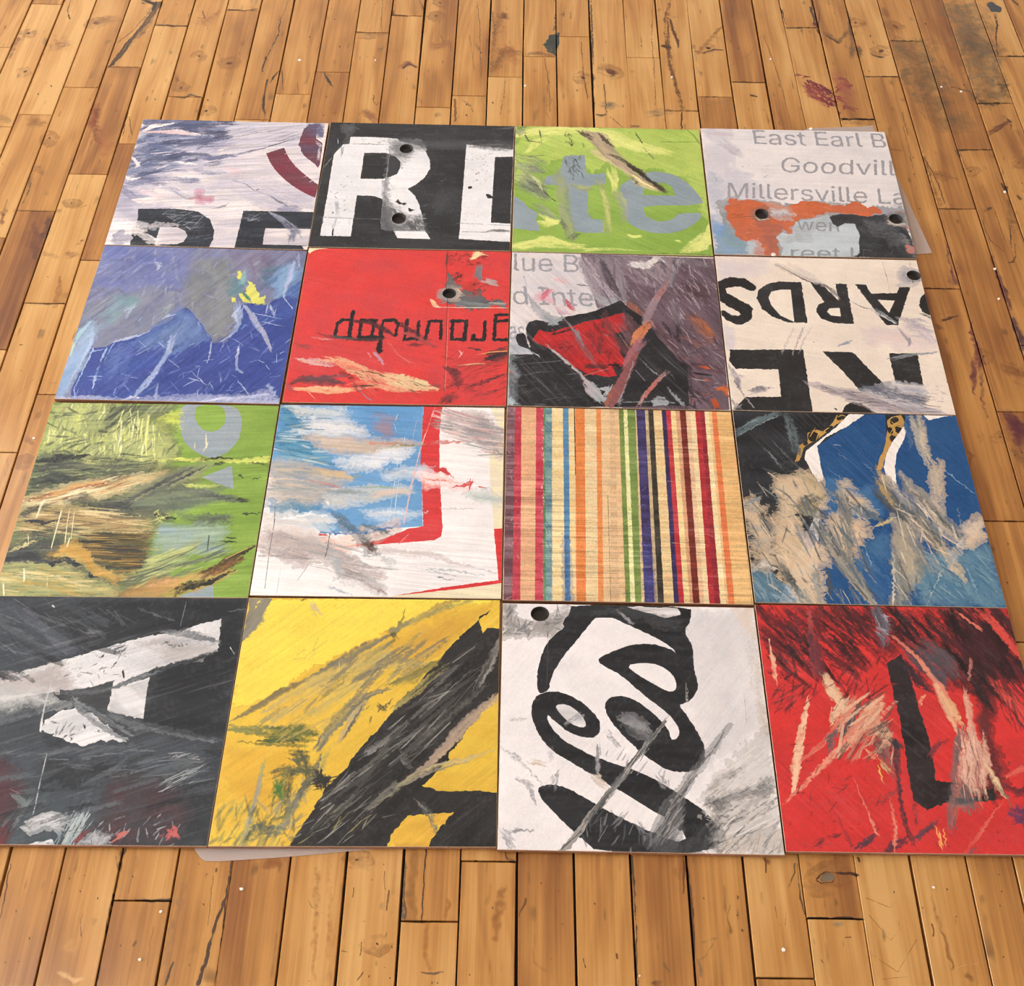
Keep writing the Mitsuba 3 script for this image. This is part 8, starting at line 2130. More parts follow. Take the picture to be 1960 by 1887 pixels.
aL(k('7a3c30 4a3c38',409),'435,738 466,761 483,785',[26.2,31.7,14.2])
aL(k('c8b49c',410),'399,655 430,673 441,691',[18.2,28.5,14.2])
aL(k('5f7076',411),'408,643 489,672 529,689',[23.5,34.9,11.5])
aL(k('2d6aa8',391),'255,688 333,693 450,685 566,653',[9.6,19.2,16.8,9.7])
aL(k('c83a3e',412),'246,701 286,705',[16.6,7.1])
aF(k('e8a5a0 f2dcd8',413),'610,391 668,351 740,363 814,426 855,456 774,439 673,447')
aL(k('cc3c40',414),'689,351 751,363 782,394',[12.8,32.5,7])
aL(k('d24a4a',415),'785,451 860,425 855,453',[7.5,25.4,8.2])
aL(k('d05050',412),'895,443 931,451',[10,6.3])
aL(k('d86860',416),'661,403 743,414 855,427',[7.6,17.8,7.6])
aL(k('c87a74 d8605c',410),'682,206 764,198 827,204',[26.8,21.4,6.7])
aF(k('9fb4b4 c4cec8',417),'846,469 936,455 997,510 978,542 898,525')
aL(k('b9bfc2',418),'749,558 819,563 878,556',[4.9,9.8,4.9])
aL(k('5f6c70',391),'963,248 989,267',[20,10])
aL(k('b8ac98',76),'971,161 998,227',[15.6,11])
aF(k('9f8088 7f88a8',419),'427,62 462,40 507,74 503,169 463,190 432,130')
aL(k('b4d0e4',420),'526,46 514,101 528,155',[6.7,5.3,5.2])
aL(k('e0b8b4',421),'688,8 641,220 604,467 591,652',[8.9,6.5,5.2,5])
aL(k('e0b8b4',421),'637,234 599,555 586,664',[4.2,8.2,4])
aL(k('c4d6e4',421),'565,168 545,641',[3.2,5])
aL(k('e0b8b4',421),'612,72 599,208',3.2)
aL(k('c4d6e4',421),'157,53 166,229',[5.3,3.1])
aL(k('c4d6e4',421),'549,235 525,629',[3.2,3])
aF(k('b9b8b8 8f8a88',422),'280,846 426,855 507,922 550,988 453,957 334,902')
aL(k('9a8484',416),'471,945 521,972 550,988',[8.5,19.1,6.4])
aL(k('9aaab2',423),'627,852 734,879 831,900',[6.8,15.8,6.8])
aL(k('a4b0b6',424),'695,862 791,866 926,892',[4.6,11.4,5.7])
aL(k('b8aeb0',423),'613,771 790,826 984,880',[4.6,18.2,5.7])
aL(k('b4bcc0',425),'499,808 560,853',[32.4,53.5])
aL(k('a2aeb4',425),'284,788 328,845 344,902',[40.3,58,18.9])
aL(k('aebcc4',423),'320,959 399,991',[21.5,10.7])
aL(k('c9c4c2',425),'497,784 691,793 829,837',[58.3,46.3,11.3])
aL(k('7f8a90',424),'726,901 793,912',[6.8,4.5])
aR([k('c0b6b0',426),k('8f8a8a',426),k('d8d0ca',426),k('a0a4a6',426)],'1,698 337,728 502,854 509,944 333,891 15,804',60,138.9,11.4,13.1,6,114)
aL(k('6d7276',427),'46,552 54,649 52,792 57,974',[3,4,3,2.9])
aL(k('565656',144),'289,693 287,764 282,811',[4,8,4])
aL(k('a9a9ac',76),'109,860 106,985',[3,2.9])
aL(k('9c9c9e',144),'226,835 176,939',[3.2,2.1])
aL(k('f0ece4',147),'270,545 278,554',[13.1,8.8])
aL(k('e2928c',76),'617,688 581,736',[4.5,5.5])
art.pn=10
aF(k('e6cf9c dfc08a',428),'-26,-10 1039,-28 1014,1022 -15,1032')
aF(k('6a4650 8d6f78',429),'-3,-18 37,-19 38,1037 4,1038')
aF(k('b53447 c84a58',429),'37,-19 65,-20 70,1036 38,1037')
aF(k('e3b487 d8a27a',429),'65,-20 131,-22 128,1035 70,1036')
aF(k('b83044 d05060',429),'131,-22 162,-23 160,1034 128,1035')
aF(k('4f7a52 6a9068',429),'162,-23 171,-23 171,1034 160,1034')
aF(k('587f8e 8ab0a8',429),'171,-23 201,-24 197,1033 171,1034')
aF(k('ead7a2 dfc688',429),'201,-24 250,-26 248,1032 197,1033')
aF(k('5a8fb4 4a80aa',429),'250,-26 275,-26 269,1032 248,1032')
aF(k('e8d29a e4c080',429),'275,-26 301,-27 289,1031 269,1032')
aF(k('dd7a3c e08848',429),'305,-27 347,-28 331,1031 293,1031')
aF(k('e6d2a0 dcc090',429),'347,-28 399,-30 380,1030 331,1031')
aF(k('dd7e40 e29050',429),'399,-30 420,-31 401,1029 380,1030')
aF(k('e0c090 d8b888',429),'420,-31 460,-32 429,1029 401,1029')
aF(k('cfa87c dcbc90',429),'460,-32 480,-32 465,1028 429,1029')
aF(k('e2c18e d8b080',429),'480,-32 499,-33 489,1027 465,1028')
aF(k('66803c 7c9448',429),'499,-33 520,-34 508,1027 489,1027')
aF(k('dfe29a e8e8b0',429),'520,-34 537,-34 527,1026 508,1027')
aF(k('66823c 7f9a50',430),'537,-34 573,-35 552,1026 527,1026')
aF(k('c9b183 d8c090',430),'573,-35 580,-35 565,1026 552,1026')
aF(k('39305a 4a4478',430),'578,-35 616,-37 604,1025 565,1026')
aF(k('c8b488 a89878',430),'616,-37 633,-37 618,1024 604,1025')
aF(k('33312a 45423a',430),'631,-37 653,-38 642,1024 618,1024')
aF(k('e6cf98 dcbc84',430),'653,-38 691,-39 682,1023 642,1024')
aF(k('3a2c4e 3a3468',430),'691,-39 710,-39 701,1023 682,1023')
aF(k('bb3036 c8404a',430),'710,-39 730,-40 722,1022 701,1023')
aF(k('ead69c e2c488',430),'730,-40 753,-41 745,1022 722,1022')
aF(k('d7a57c d09a70',430),'753,-41 775,-41 758,1022 745,1022')
aF(k('6e2a24 7c342c',430),'772,-41 798,-42 784,1021 758,1022')
aF(k('e4c8a0 dcb088',430),'798,-42 818,-43 802,1021 784,1021')
aF(k('ecdcae e6cc98',430),'818,-43 843,-43 822,1020 802,1021')
aF(k('ba3238 a82a34',430),'841,-43 865,-44 843,1020 822,1020')
aF(k('8a2a34 9c3038',430),'865,-44 882,-45 866,1019 843,1020')
aF(k('efe0b0 e6cc94',430),'882,-45 901,-45 889,1019 866,1019')
aF(k('e4c088 dcb078',430),'901,-45 916,-46 898,1019 889,1019')
aF(k('dc7040 e08048',430),'914,-45 936,-46 923,1018 898,1019')
aF(k('e4bc7c dcae6c',430),'936,-46 1011,-48 997,1016 923,1018')
aF(k('3f6ea8 2f5488',431),'248,686 262,686 271,1032 250,1032')
aF(k('3a3c80 4a5098',432),'578,726 594,725 604,1025 578,1025')
aR([k('8c5a3c',433),k('f2e4bc',433),k('b07c50',433)],'-15,3 1006,-20 997,1000 4,1021',230,46.02,3.2,-0.2,2,121)
aR([k('6a3038',434),k('d8909a',434),k('3a2630',434)],'-2,10 59,8 60,1020 4,1021',60,16.99,8.03,81.0,30,122)
aR([k('e8b0b4',435),k('f0d8d0',435)],'154,5 167,5 164,996 156,996',50,12.27,4.99,90.0,20,123)
aR([k('3c3054',436),k('6a64a0',436)],'578,13 614,12 603,997 568,998',40,25.86,6.19,10.9,40,124)
aR([k('86a060',436),k('4f6a30',436),k('a8b870',436)],'499,16 571,13 551,999 492,1000',70,24.04,4.92,-1.5,25,125)
aR([k('cf5a62',436),k('8a2430',436),k('e07880',436)],'844,5 878,4 867,992 827,993',60,23.04,6.01,47.5,50,126)
aR([k('a0c8d4',436),k('2f5a80',436),k('d8e0c8',436)],'171,25 200,24 196,1006 171,1007',50,34.73,4.29,64.7,30,127)
aR([k('f0a070',437),k('c05a28',437)],'307,21 418,18 401,1002 296,1004',50,26.24,4.87,23.1,40,128)
aL(k('3a2418',109),'301,1 300,366',[5.3,3.1])
aL(k('8a6a48',299),'435,488 430,990',[3,2.8])
aL(k('9c7a50',438),'1006,0 993,989',[3.3,2.9])
aL(k('b59264',76),'352,169 357,189',[6.7,11.1])
art.pn=11
aF(k('27292c 34373b',439),'-15,-18 710,-24 377,390 88,1010 -25,1025')
aF(k('234e84 295588',440),'591,4 1017,-6 1017,998 239,1018 348,363 354,193')
aF(k('4f7f9c 6a94a6',441),'774,722 1013,691 996,999 658,1007 629,827')
aF(k('547f98 7a9aa8',442),'-7,843 122,889 189,1019 -15,1025')
aF(k('4a7ca2 2e5c96',443),'406,783 579,625 596,778 537,999 415,1002')
aF(k('4478a8',444),'337,363 469,359 549,412 592,546 519,600 372,578')
aF(k('27292c',57),'683,4 775,1 750,79 678,169 613,285 668,126')
aF(k('b58a42 c49a54',445),'464,7 493,42 416,104 346,164 290,209 265,274 242,282 275,195 318,165 323,121 360,98 393,112 445,59')
aF(k('b58a42 c49a54',445),'683,37 704,14 751,5 761,49 747,94 678,169 641,256 609,314 587,314 636,214 674,111')
aF(k('2a2824',60),'368,121 369,129 368,138 365,146 361,154 355,161 348,165 341,168 334,168 328,166 323,161 320,155 319,147 320,139 322,130 327,122 333,116 339,111 346,108 353,108 360,110 364,115')
aF(k('2a2824',60),'438,78 438,82 436,86 434,92 429,97 424,101 419,105 413,108 408,110 403,110 400,108 398,106 398,102 400,97 403,92 407,87 412,83 417,79 423,76 428,74 433,74 436,75')
aF(k('2a2824',60),'496,12 497,16 496,21 493,26 490,31 485,36 480,39 475,42 470,43 466,42 463,40 461,37 461,33 462,28 464,23 468,18 472,14 477,10 483,8 487,7 492,7 495,9')
aF(k('2a2824',60),'315,172 316,176 315,179 314,183 312,186 309,189 306,191 303,192 300,192 297,192 295,190 294,188 294,184 294,181 295,177 297,174 300,171 303,169 306,168 309,168 312,168 314,170')
aF(k('2a2824',60),'737,25 738,30 736,37 734,43 730,49 724,54 719,58 713,61 707,61 702,60 699,57 697,53 696,47 697,41 700,34 704,28 709,23 715,19 721,17 726,16 731,17 735,20')
aF(k('2a2824',60),'743,77 744,83 744,89 742,96 739,101 735,106 731,109 726,110 722,110 718,107 714,103 712,98 711,92 712,85 713,79 716,73 720,69 724,66 729,64 734,65 738,67 741,71')
aF(k('2a2824',60),'701,88 702,93 702,99 701,104 699,109 696,112 693,114 690,115 686,114 683,112 681,108 679,103 678,98 678,93 679,87 681,83 683,79 687,77 690,76 693,77 697,80 699,83')
aF(k('2a2824',60),'707,130 708,136 708,141 706,147 704,152 701,156 697,158 693,159 689,159 685,157 682,153 681,149 680,143 680,138 681,132 684,127 687,124 691,121 695,120 699,120 702,122 705,126')
aL(k('c9a052',446),'325,150 348,106 369,120 352,164',[4.5,5.3,4.9,4.4])
aL(k('c9a052',446),'406,97 432,74 468,58',[5.1,5.4,5.7])
aL(k('c9a052',446),'687,111 718,65 750,79',[4.5,5.5,6.2])
aL(k('c9a052',446),'692,51 715,80 694,140',[6,4.9,4.4])
aL(k('c9a052',446),'461,28 486,13 508,19',[5.5,6,6.2])
aL(k('c9a052',446),'700,36 713,58 746,35',[5.9,6.1,5.3])
aF(k('f2f0ec',57),'519,6 591,4 499,79 400,141 354,193 354,250 357,376 333,391 308,329 289,259 299,223 338,186 389,141 454,81')
aF(k('f2f0ec',57),'757,67 764,94 737,153 696,226 676,298 667,395 653,382 630,355 627,299 651,227 691,154')
aF(k('f4f2ee',57),'855,2 1017,-3 946,6 872,31')
aL(k('3a3630 c0a060',447),'598,314 613,355 642,382',[26.5,47,19.9])
aF(k('d3bb98 d4c2a2',448),'160,368 216,360 276,323 307,336 362,417 358,526 253,502 211,583 223,660 312,709 316,835 263,836 272,1005 190,1008 142,901 113,790 116,663 142,531')
aF(k('d3bb98 b8b0a0',449),'4,509 50,480 94,573 113,689 113,790 73,866 13,843 7,692')
aF(k('d3bb98 c8b898',450),'434,374 478,373 481,428 523,508 558,560 523,574 465,536 416,497')
aF(k('d3bb98 dcc6a0',451),'338,592 400,538 450,563 506,614 511,653 446,731 413,807 366,771 347,683')
aF(k('d3bb98 c8bca4',452),'834,293 884,263 852,485 850,552 815,566 787,487')
aF(k('d3bb98 dccab0',453),'904,603 980,548 1009,561 997,665 925,706 885,694')
aF(k('c8bca4 8c8a80',454),'684,325 730,380 798,487 847,565 896,642 864,695 815,618 727,515 692,408')
aF(k('b4aa90 8a8a7c',455),'623,558 707,569 710,724 713,824 637,900 589,997 537,999 587,828')
aL(k('8a8c84 c8bca4',376),'820,3 816,151 834,293 830,432',[73.8,74.9,49.1,35])
aL(k('b9b4a4 8a9298',456),'796,11 801,107 815,280',[25.5,32.9,24.8])
aL(k('6b8296 3a6494',351),'769,34 765,181',[36.7,24])
aL(k('7a8086 b4aca0',376),'602,356 667,490 734,595 806,722',[80.8,107,92.8,51.8])
aL(k('3c4448 6a6e6c',343),'591,425 640,518 683,583',[80.5,80,32])
aL(k('4a565c 7c807c',376),'705,516 767,646 811,747',[52.8,77.5,50.7])
aL(k('596468 8c8c84',457),'747,407 826,566 888,681',[32.5,39.8,21])
aL(k('d0b896 a89a84',458),'717,569 760,685 788,760',[38.4,45.4,17.5])
aL(k('a49c8a c8b89a',376),'800,696 838,821 857,882',[49.9,49,19.4])
aL(k('9ea4a4 c8c4b8',376),'901,668 843,746 812,797',[40.6,49.9,23.7])
aL(k('b6b4a8 d8cbb2',459),'828,821 849,870',[25.1,22.4])
aL(k('565e62 8a8a82',343),'424,443 426,577 418,706 418,844',[46,67,54.8,26.1])
aL(k('667074 4a6a80',376),'458,509 525,561 584,599',[41.4,54.9,21.9])
aL(k('505a5e 8a8c86',460),'294,607 351,734 416,857 451,965',[62.4,86.5,72.2,58])
aL(k('b4a88e 8a8c84',346),'322,709 378,833 443,953 484,1012',[17.2,31.6,41.2,24.3])
aL(k('3e464a 6a6c68',343),'129,827 152,900 175,960',[39.2,46,23])
aL(k('434a50 8c8a7c',346),'63,560 87,638 103,689',[35.9,47.4,16.5])
aL(k('8e8a78 56564e',358),'221,503 281,541 353,565',[54.8,82.2,41])
aL(k('a08f66 6a6a58',461),'228,529 298,487 368,458',[49.2,75.7,25.8])
aL(k('c6b48c a39470',462),'248,366 309,405 366,472',[84.8,83.3,40.6])
aL(k('8f8da0 b4aeb8',358),'215,635 242,673 257,724',[38.4,61.7,23.6])
aL(k('6a6e74 a8a49a',356),'202,609 233,660 262,685',[20.3,33.4,15.7])
aL(k('7a6a48 b89a58',456),'597,383 610,438 632,505',[38,38.2,17.8])
aL(k('d2c290 b8a060',463),'549,613 595,592 633,558',[7.4,23.6,9])
aL(k('9a9c94 6a7474',358),'253,836 250,934 261,1006',[42.8,53.9,43.8])
aL(k('b8b2a0 7a8484',464),'161,912 196,960 229,1018',[24.2,59.6,46.9])
aL(k('5f6c70 8f9690',351),'596,778 595,901 578,998',[33.3,42.6,20.5])
aL(k('d8d0bc a8a898',353),'594,727 573,877 548,998',[6.4,12.5,10.1])
aL(k('8c9698 5a7488',461),'710,724 755,823 836,834',[50.6,78.6,25.9])
aL(k('c0c8cc 7aa0b8',465),'481,705 493,830',[3.4,4.5])
aL(k('a8b4b8 6f94a8',465),'681,995 773,835',[3.9,7.9])
aL(k('c8ccc8 8faab4',466),'904,524 896,642',[5.7,9])
aL(k('d8cfc0 9aa4a8',345),'-10,868 47,817 107,840',[21.9,31.8,12.7])
aR([k('4a5258',467),k('7c8288',467),k('5a6a78',467),k('9a9a90',467)],'190,395 393,430 571,546 499,730 496,1000 251,1006 170,839',46,125.9,17,69.2,12,135)
aR([k('3f474c',468),k('c9bda6',468),k('8a8e8a',468),k('dccbb0',468),k('5f7a90',468)],'163,340 399,389 527,547 399,833 486,1000 139,1009 3,843 12,535',110,68.31,11.1,65.5,22,131)
aR([k('4a5458',468),k('cfc4ae',468),k('7d8686',468),k('e0d4be',468),k('a89c84',468)],'602,356 735,352 901,668 713,824 589,997 537,999 622,624',110,90.86,11.2,71.1,18,132)
aR([k('3a6888',469),k('7fa0ac',469),k('2c5478',469),k('a4b8bc',469)],'753,723 1002,691 988,987 599,997',60,82.88,11.4,60.4,20,133)
aR([k('4f7a94',469),k('9ab0b8',469),k('3a5c78',469)],'-9,856 161,912 170,1008 -4,1012',36,74.57,10.6,58.4,20,134)
aL(k('5f7076',358),'1,131 116,53 201,3',[35,46.7,27.9])
aL(k('9aa8ac',470),'5,145 150,52 235,5',[4,6.9,5.6])
aL(k('8a9a9e',470),'8,108 105,46',[5.4,8.2])
aL(k('566468',358),'241,5 255,123 262,253',[37.4,60.7,23.6])
aL(k('7d8a8e',470),'245,20 237,182',[5.9,4.6])
aL(k('6a767a',471),'121,214 160,270 196,339',[8.3,13.5,5.3])
aL(k('5c676c',345),'99,321 172,361',[11.4,22.6])
aL(k('565c62',471),'169,184 236,282 274,337',[6.9,13.7,10.9])
aL(k('7c9cb8',470),'387,320 463,401',[4.2,8.3])
aL(k('7c9cb8',470),'887,306 948,387 1003,440',[4.3,7.2,4.3])
aL(k('8aa4bc',471),'547,287 573,329',[11.1,13.8])
aL(k('7f99b4',470),'443,233 472,268',[4.3,5.7])
aL(k('b0bec8',470),'427,188 461,186',4.4)
aL(k('6f7a7e',470),'41,460 85,452',[4,5.4])
aL(k('8a8f94',345),'15,508 71,487',[12.9,25.9])
aL(k('7c9cb8',470),'880,820 906,989',[9.5,3.5])
art.pn=12
aF(k('33383d 3d444a',472),'-125,-23 1014,-14 1013,1013 108,1020')
aF(k('262a2d 2e3235',473),'350,17 998,8 995,251 992,598 715,562 691,482 708,328 918,241 907,111 604,180 464,236 337,172')
aF(k('282c2f 34393d',474),'319,566 487,632 652,611 795,753 793,790 549,792 465,885 405,849 360,624')
aF(k('454d55 394047',475),'-84,22 124,42 399,236 336,290 248,312 -31,347')
aF(k('3c444c 4a525a',476),'18,647 637,621 905,618 983,656 942,733 744,716 382,681 39,723')
aF(k('414b51 4f5a60',477),'317,776 615,773 568,999 323,1001')
aF(k('4a2c34 5a3a40',478),'29,685 225,692 313,795 315,904 102,941')
aF(k('5e2a30 4a3034',479),'623,773 688,791 698,882 696,998 653,998 664,883')
aF(k('55292f 3f3034',480),'772,818 837,836 863,935 806,953 776,882')
aF(k('4a3b40',481),'624,736 839,752 931,880 883,996 611,999 603,883')
aF(k('d6d8d9 c6c8ca',482),'-11,352 153,343 252,312 605,182 678,166 753,162 813,123 910,96 918,241 828,266 688,323 673,344 681,362 678,442 685,524 547,492 548,367 436,404 337,415 6,480')
aF(k('a29c9a b8b2ae',483),'-10,357 172,345 338,301 436,404 344,405 193,427 1,459')
aF(k('aeacaa 8f9092',484),'609,207 735,168 910,193 908,241 756,286 692,244 650,223')
aF(k('d4d6d7 b6b8ba',485),'659,365 677,362 689,522 556,494 565,402')
aF(k('dcdedf c2c6c8',486),'323,566 327,526 381,486 433,473 548,544 644,611 546,617 486,629 373,585')
aF(k('9aa19f c4c6c4',487),'16,449 179,407 360,435 412,460 315,476 157,498 30,499')
aF(k('3a3e42 4a4e50',64),'353,405 438,412 549,364 549,494 422,465 372,445')
aL(k('3d4348 6a6f74',488),'385,425 554,397 689,328 793,285',[42.7,26,33,11])
aL(k('2f3438 565b60',489),'688,323 793,285 918,241',[17.6,22,17.7])
aL(k('6d7276 9a9ea0',490),'694,152 790,156 910,193',[15.4,43.1,20.9])
aL(k('5a5f63 8c9094',491),'769,145 849,166 916,198',[10.7,20.9,12.2])
aL(k('848a8e 5c6266',489),'411,455 510,534 593,583 652,611',[17.5,26.3,23.3,10.8])
aL(k('4d5257 7a8085',492),'418,445 544,524 686,601',[23.5,27,8.9])
aL(k('6b7277 44494e',493),'558,504 677,552 863,580 993,608',[37.5,47.9,29,11.4])
aL(k('7a8084 50555a',494),'599,523 753,571 976,613',[9.5,23,5.7])
aL(k('4a5055 5d646a',495),'80,549 250,507 402,455',[42.4,42.7,21.5])
aL(k('5f666b 3c4247',496),'218,664 411,652 655,626 801,639',[19.9,16,13.8,5.8])
aL(k('5a6268 434a50',494),'79,54 196,141 266,195',[9.6,15.1,5.6])
aL(k('4c4f5c 5c6068',497),'127,53 285,195 401,247',[37.3,56.6,19.8])
aL(k('6a7074 4c5156',498),'558,42 662,80 743,107',[4.3,8.5,4.3])
aL(k('7a8084 50565a',498),'590,59 724,104',[3.2,6.4])
aL(k('5c6064 3f4448',498),'384,215 482,273',[7.7,9.6])
aL(k('9aa0a4 5c6266',499),'928,60 994,48',[6.9,9.2])
aL(k('4c5358 656c70',500),'786,753 882,695 934,685',[29.9,40,19.7])
aR([k('26292c',501),k('4a4e52',501),k('6a6c6e',501)],'499,219 563,213 565,266 518,267',16,26.67,11.3,-37.7,30,141)
aR([k('2c3034',191),k('55595c',191)],'711,195 788,200 782,221 716,222',16,22.66,8.75,-0.7,40,142)
aR([k('2f3337',501),k('54585b',501)],'379,555 454,564 453,604 389,594',14,23.1,9.1,-73.4,30,143)
aR([k('3a3e42',55),k('8a8e90',55)],'315,322 497,299 633,329 406,394',20,23.26,7.66,-12.3,40,144)
aL(k('33373a',38),'527,309 536,299',10)
aL(k('33373a',38),'571,319 581,345',[8.1,8])
aL(k('33373a',38),'475,539 480,554',7.9)
aL(k('33373a',38),'481,267 488,259',10.1)
aR([k('565d62',502),k('2b2f33',502),k('69727a',502),k('4b5258',502)],'-84,22 345,39 585,81 333,280 -18,326',70,108.4,7.94,27.6,10,145)
aR([k('596066',502),k('2b2f33',502),k('727a80',502),k('4a5055',502)],'195,645 638,631 977,618 948,770 790,772 391,719',80,104.1,7.87,-7.1,10,146)
aR([k('8c9498',503),k('b2babd',503),k('6d767a',503)],'795,753 870,724 946,704 929,761 846,790',30,74.95,4.96,-30.1,4,147)
aR([k('9ca0a2',313),k('6c7276',313)],'821,648 908,638 909,695 849,705',16,43.26,7.93,-11.6,14,148)
aF(k('dde0e2 b6bcc0',504),'354,939 383,903 456,880 489,893 470,943 403,948')
aF(k('ccd2d6',505),'388,992 453,978 484,1000 391,1005')
aF(k('c2c8cc 8a9298',506),'560,999 576,955 656,972 654,1003')
aR([k('8fa0a4',507),k('b4c0c2',507),k('64757a',507),k('a0aeb0',507)],'484,929 537,857 582,865 541,990 484,1000',40,90.18,8.5,-74.1,6,149)
aR([k('b0b6b8',55),k('6c3a40',55),k('8a9294',55),k('3a3f43',55)],'557,911 879,881 900,996 544,1004',60,40.87,10.3,-70.4,30,150)
aR([k('6c2f36',55),k('5a3036',55)],'226,958 328,957 325,1010 240,1011',14,39.69,19.1,-73.5,20,151)
aL(k('b85a58 c47a74',508),'869,970 878,948 899,970',[24.1,36,15.9])
aL(k('a8484a c06a66',509),'682,972 705,958',[28.6,24.8])
aL(k('8a4a4c',76),'827,970 850,957',[18.9,15.1])
aL(k('7d3a3e',510),'541,990 574,946',[25,19.3])
aL(k('6a7476',120),'294,822 338,859 302,922',[23.8,45.2,59])
aL(k('b8bcbe',511),'316,385 315,476 321,576',[4,7.7,8.5])
aL(k('a8acae',512),'369,643 370,757 375,867 375,903',[3.8,4.6,5.5,2.7])
aL(k('d8dadb',38),'321,536 324,576',[9.4,7.5])
aL(k('7a7e82',144),'761,17 756,123',[3.1,3])
aL(k('e8e8e8',513),'971,230 976,240',[9.1,5.5])
aL(k('6a6c70',276),'400,155 439,160',21.8)
aL(k('8a6a6a',144),'261,795 309,813',[3.5,4.3])
aL(k('cfd2d4',38),'233,35 241,41',5.9)
aL(k('9a9492',206),'208,1016 631,1014 1005,1013',[4.5,4.4,4.4])
aR([k('3c444a',514),k('52595f',514),k('2c3034',514),k('474f56',514)],'-58,44 576,36 467,246 114,335 3,336',30,215.3,39.2,27.4,8,152)
aR([k('454c52',514),k('2c3034',514),k('565e64',514),k('3a4147',514)],'195,645 978,627 983,880 537,973 316,975',40,165.8,38.9,-16.1,10,153)
art.pn=13
aF(k('e2bf3e dcb43a',515),'-13,-12 1025,-19 1015,1013 -19,1015')
aF(k('ecdc4a ead448',516),'23,7 1003,-5 802,36 586,127 359,265 238,338 134,432 5,479 -16,196')
aF(k('d3a53a c89a3c',517),'590,190 760,88 958,21 787,212 662,310 586,287')
aF(k('d9ab35 d2a038',518),'-2,635 242,633 318,676 235,824 41,845')
aF(k('8f8872 6d6a64',519),'-5,196 5,0 94,3 59,108 6,196')
aL(k('6c6b6c 8a8674',520),'69,19 46,96 8,171',[48.1,60.5,24.3])
aF(k('2a2a2a 343434',521),'1004,129 954,123 938,149 915,79 964,41 948,60 872,137 788,237 748,298 698,369 629,451 553,565 497,632 444,718 390,782 341,885 284,985 288,1015 607,1014 632,954 686,884 840,876 788,944 775,974 762,1009 1015,1008 1008,796 791,795 730,780 807,695 885,574 1006,396')
aF(k('dcae3c d4a238',522),'840,876 785,878 756,894 696,879 668,914 632,954 645,1004 762,1009 776,969 787,924 817,919')
aF(k('ddb93c d8b03a',523),'1003,471 935,495 826,651 817,695 750,780 781,793 1003,798')
aL(k('7d7050 a08c54',524),'4,535 108,467 184,409 302,337 382,289',[9.3,28.3,31,24.1,9.7])
aL(k('555560 807a60',525),'303,349 382,289 483,215 588,152',[31.2,48.4,36.9,12.4])
aL(k('6a6a64 94885c',526),'306,373 406,313 529,239 579,190',[23.9,36.2,48.7,19.4])
aL(k('4c4c50 7a7460',527),'316,373 350,390 390,366',[22.2,18.9,7.2])
aL(k('3a3a34 7a703c',528),'625,57 607,115 588,165 576,226',[5.8,13.9,18.2,11.1])
aL(k('4a4838 8a7c40',529),'577,152 588,165',[22.8,15.9])
aL(k('8a8460 b0a45a',530),'566,153 693,76 868,9',[24.9,38,18])
aL(k('9a8a50 c0a448',531),'651,114 758,37 845,-3',[24.9,45.7,25.7])
aL(k('b3a56a cdb45a',532),'131,489 306,373 530,263 583,239',[23.5,71.8,85.3,36.7])
aL(k('b9a763 d3b858',530),'299,499 454,371 575,287 747,285',[34.7,59.1,60.6,24.1])
aL(k('8f8a70 b4a868',530),'432,360 532,287 583,251',[35.7,48.1,24.2])
aL(k('55575a 8a866a',525),'335,643 369,577 442,476 500,418 593,394',[21.8,40,50.1,35.2,11.8])
aL(k('9a9070 c2b088',533),'413,610 466,509 502,441',[26.2,39.9,17.9])
aL(k('3d3f42 6c6a5a',534),'493,464 449,555 423,610',[6.7,15.4,10.9])
aL(k('8c8350 c4b45c',535),'249,936 295,824 353,719 385,632',[20.6,42.2,42.8,15.1])
aL(k('5c5c50 8c8860',526),'231,946 279,855 334,729 356,654',[24.9,35.7,31.9,10.7])
aL(k('c2b872 9a9a5c',533),'113,1005 130,916 151,783 156,677',[20.1,34.6,28.9,16.6])
aL(k('8f8c84 aaa282',536),'127,966 139,845 150,741',[14,20.4,20.7])
aL(k('4a5a3c 8c8c4c',525),'7,558 121,568 244,567 337,572',[28.8,44.5,55.7,44.4])
aL(k('3f4f34 6c783c',526),'137,612 237,589 330,600',[22.5,67,28.5])
aL(k('3a4030 8a8038',527),'45,607 169,623 313,627',[4.4,10.9,13.1])
aL(k('4e5c34 7c803c',537),'174,579 264,556 327,567',[22.7,56.4,32.9])
aL(k('3f4438 5e6448',535),'235,655 286,665 313,719 262,719',[32,56,42.9,21.4])
aL(k('4c7a3a 3f6a34',533),'206,824 220,783 238,845',[31.5,48.9,25.2])
aL(k('4a4f3e 7a7a48',538),'185,741 252,719 242,875',[43.7,68.3,40.3])
aL(k('2f3030 4a4a44',525),'343,719 368,761 417,750',[23.4,60.7,21.5])
aL(k('8a8b8a 3c3c3c',539),'519,653 577,609 637,581',[28.7,33.4,9])
aL(k('6d6e6c 4a4a48',540),'640,631 663,674 697,717',[16.2,36.4,14.1])
aL(k('5c5c5a 343434',540),'651,474 774,415 815,368',[18.4,34.7,9.1])
aL(k('8c8c88 4a4a46',526),'922,379 963,283 1000,185',[32.9,44.4,22.4])
aL(k('5a5a56 3a3a38',532),'702,630 780,541 861,461 964,367',[54.4,66.3,40.5,11.4])
aL(k('9c8c7c b8a284',525),'727,717 824,608 904,506 1003,414',[27.7,43.3,48.6,29.3])
aL(k('8a8478 c0b07c',541),'630,781 747,717 888,673 975,640',[21.3,36.7,26.1,6.5])
aL(k('6a6a5c 8a8a70',539),'574,843 650,781 727,717',[16.8,21.3,17.2])
aL(k('a89c5a 4a4a3c',526),'609,474 709,381 812,285',[22.8,41.6,18.8])
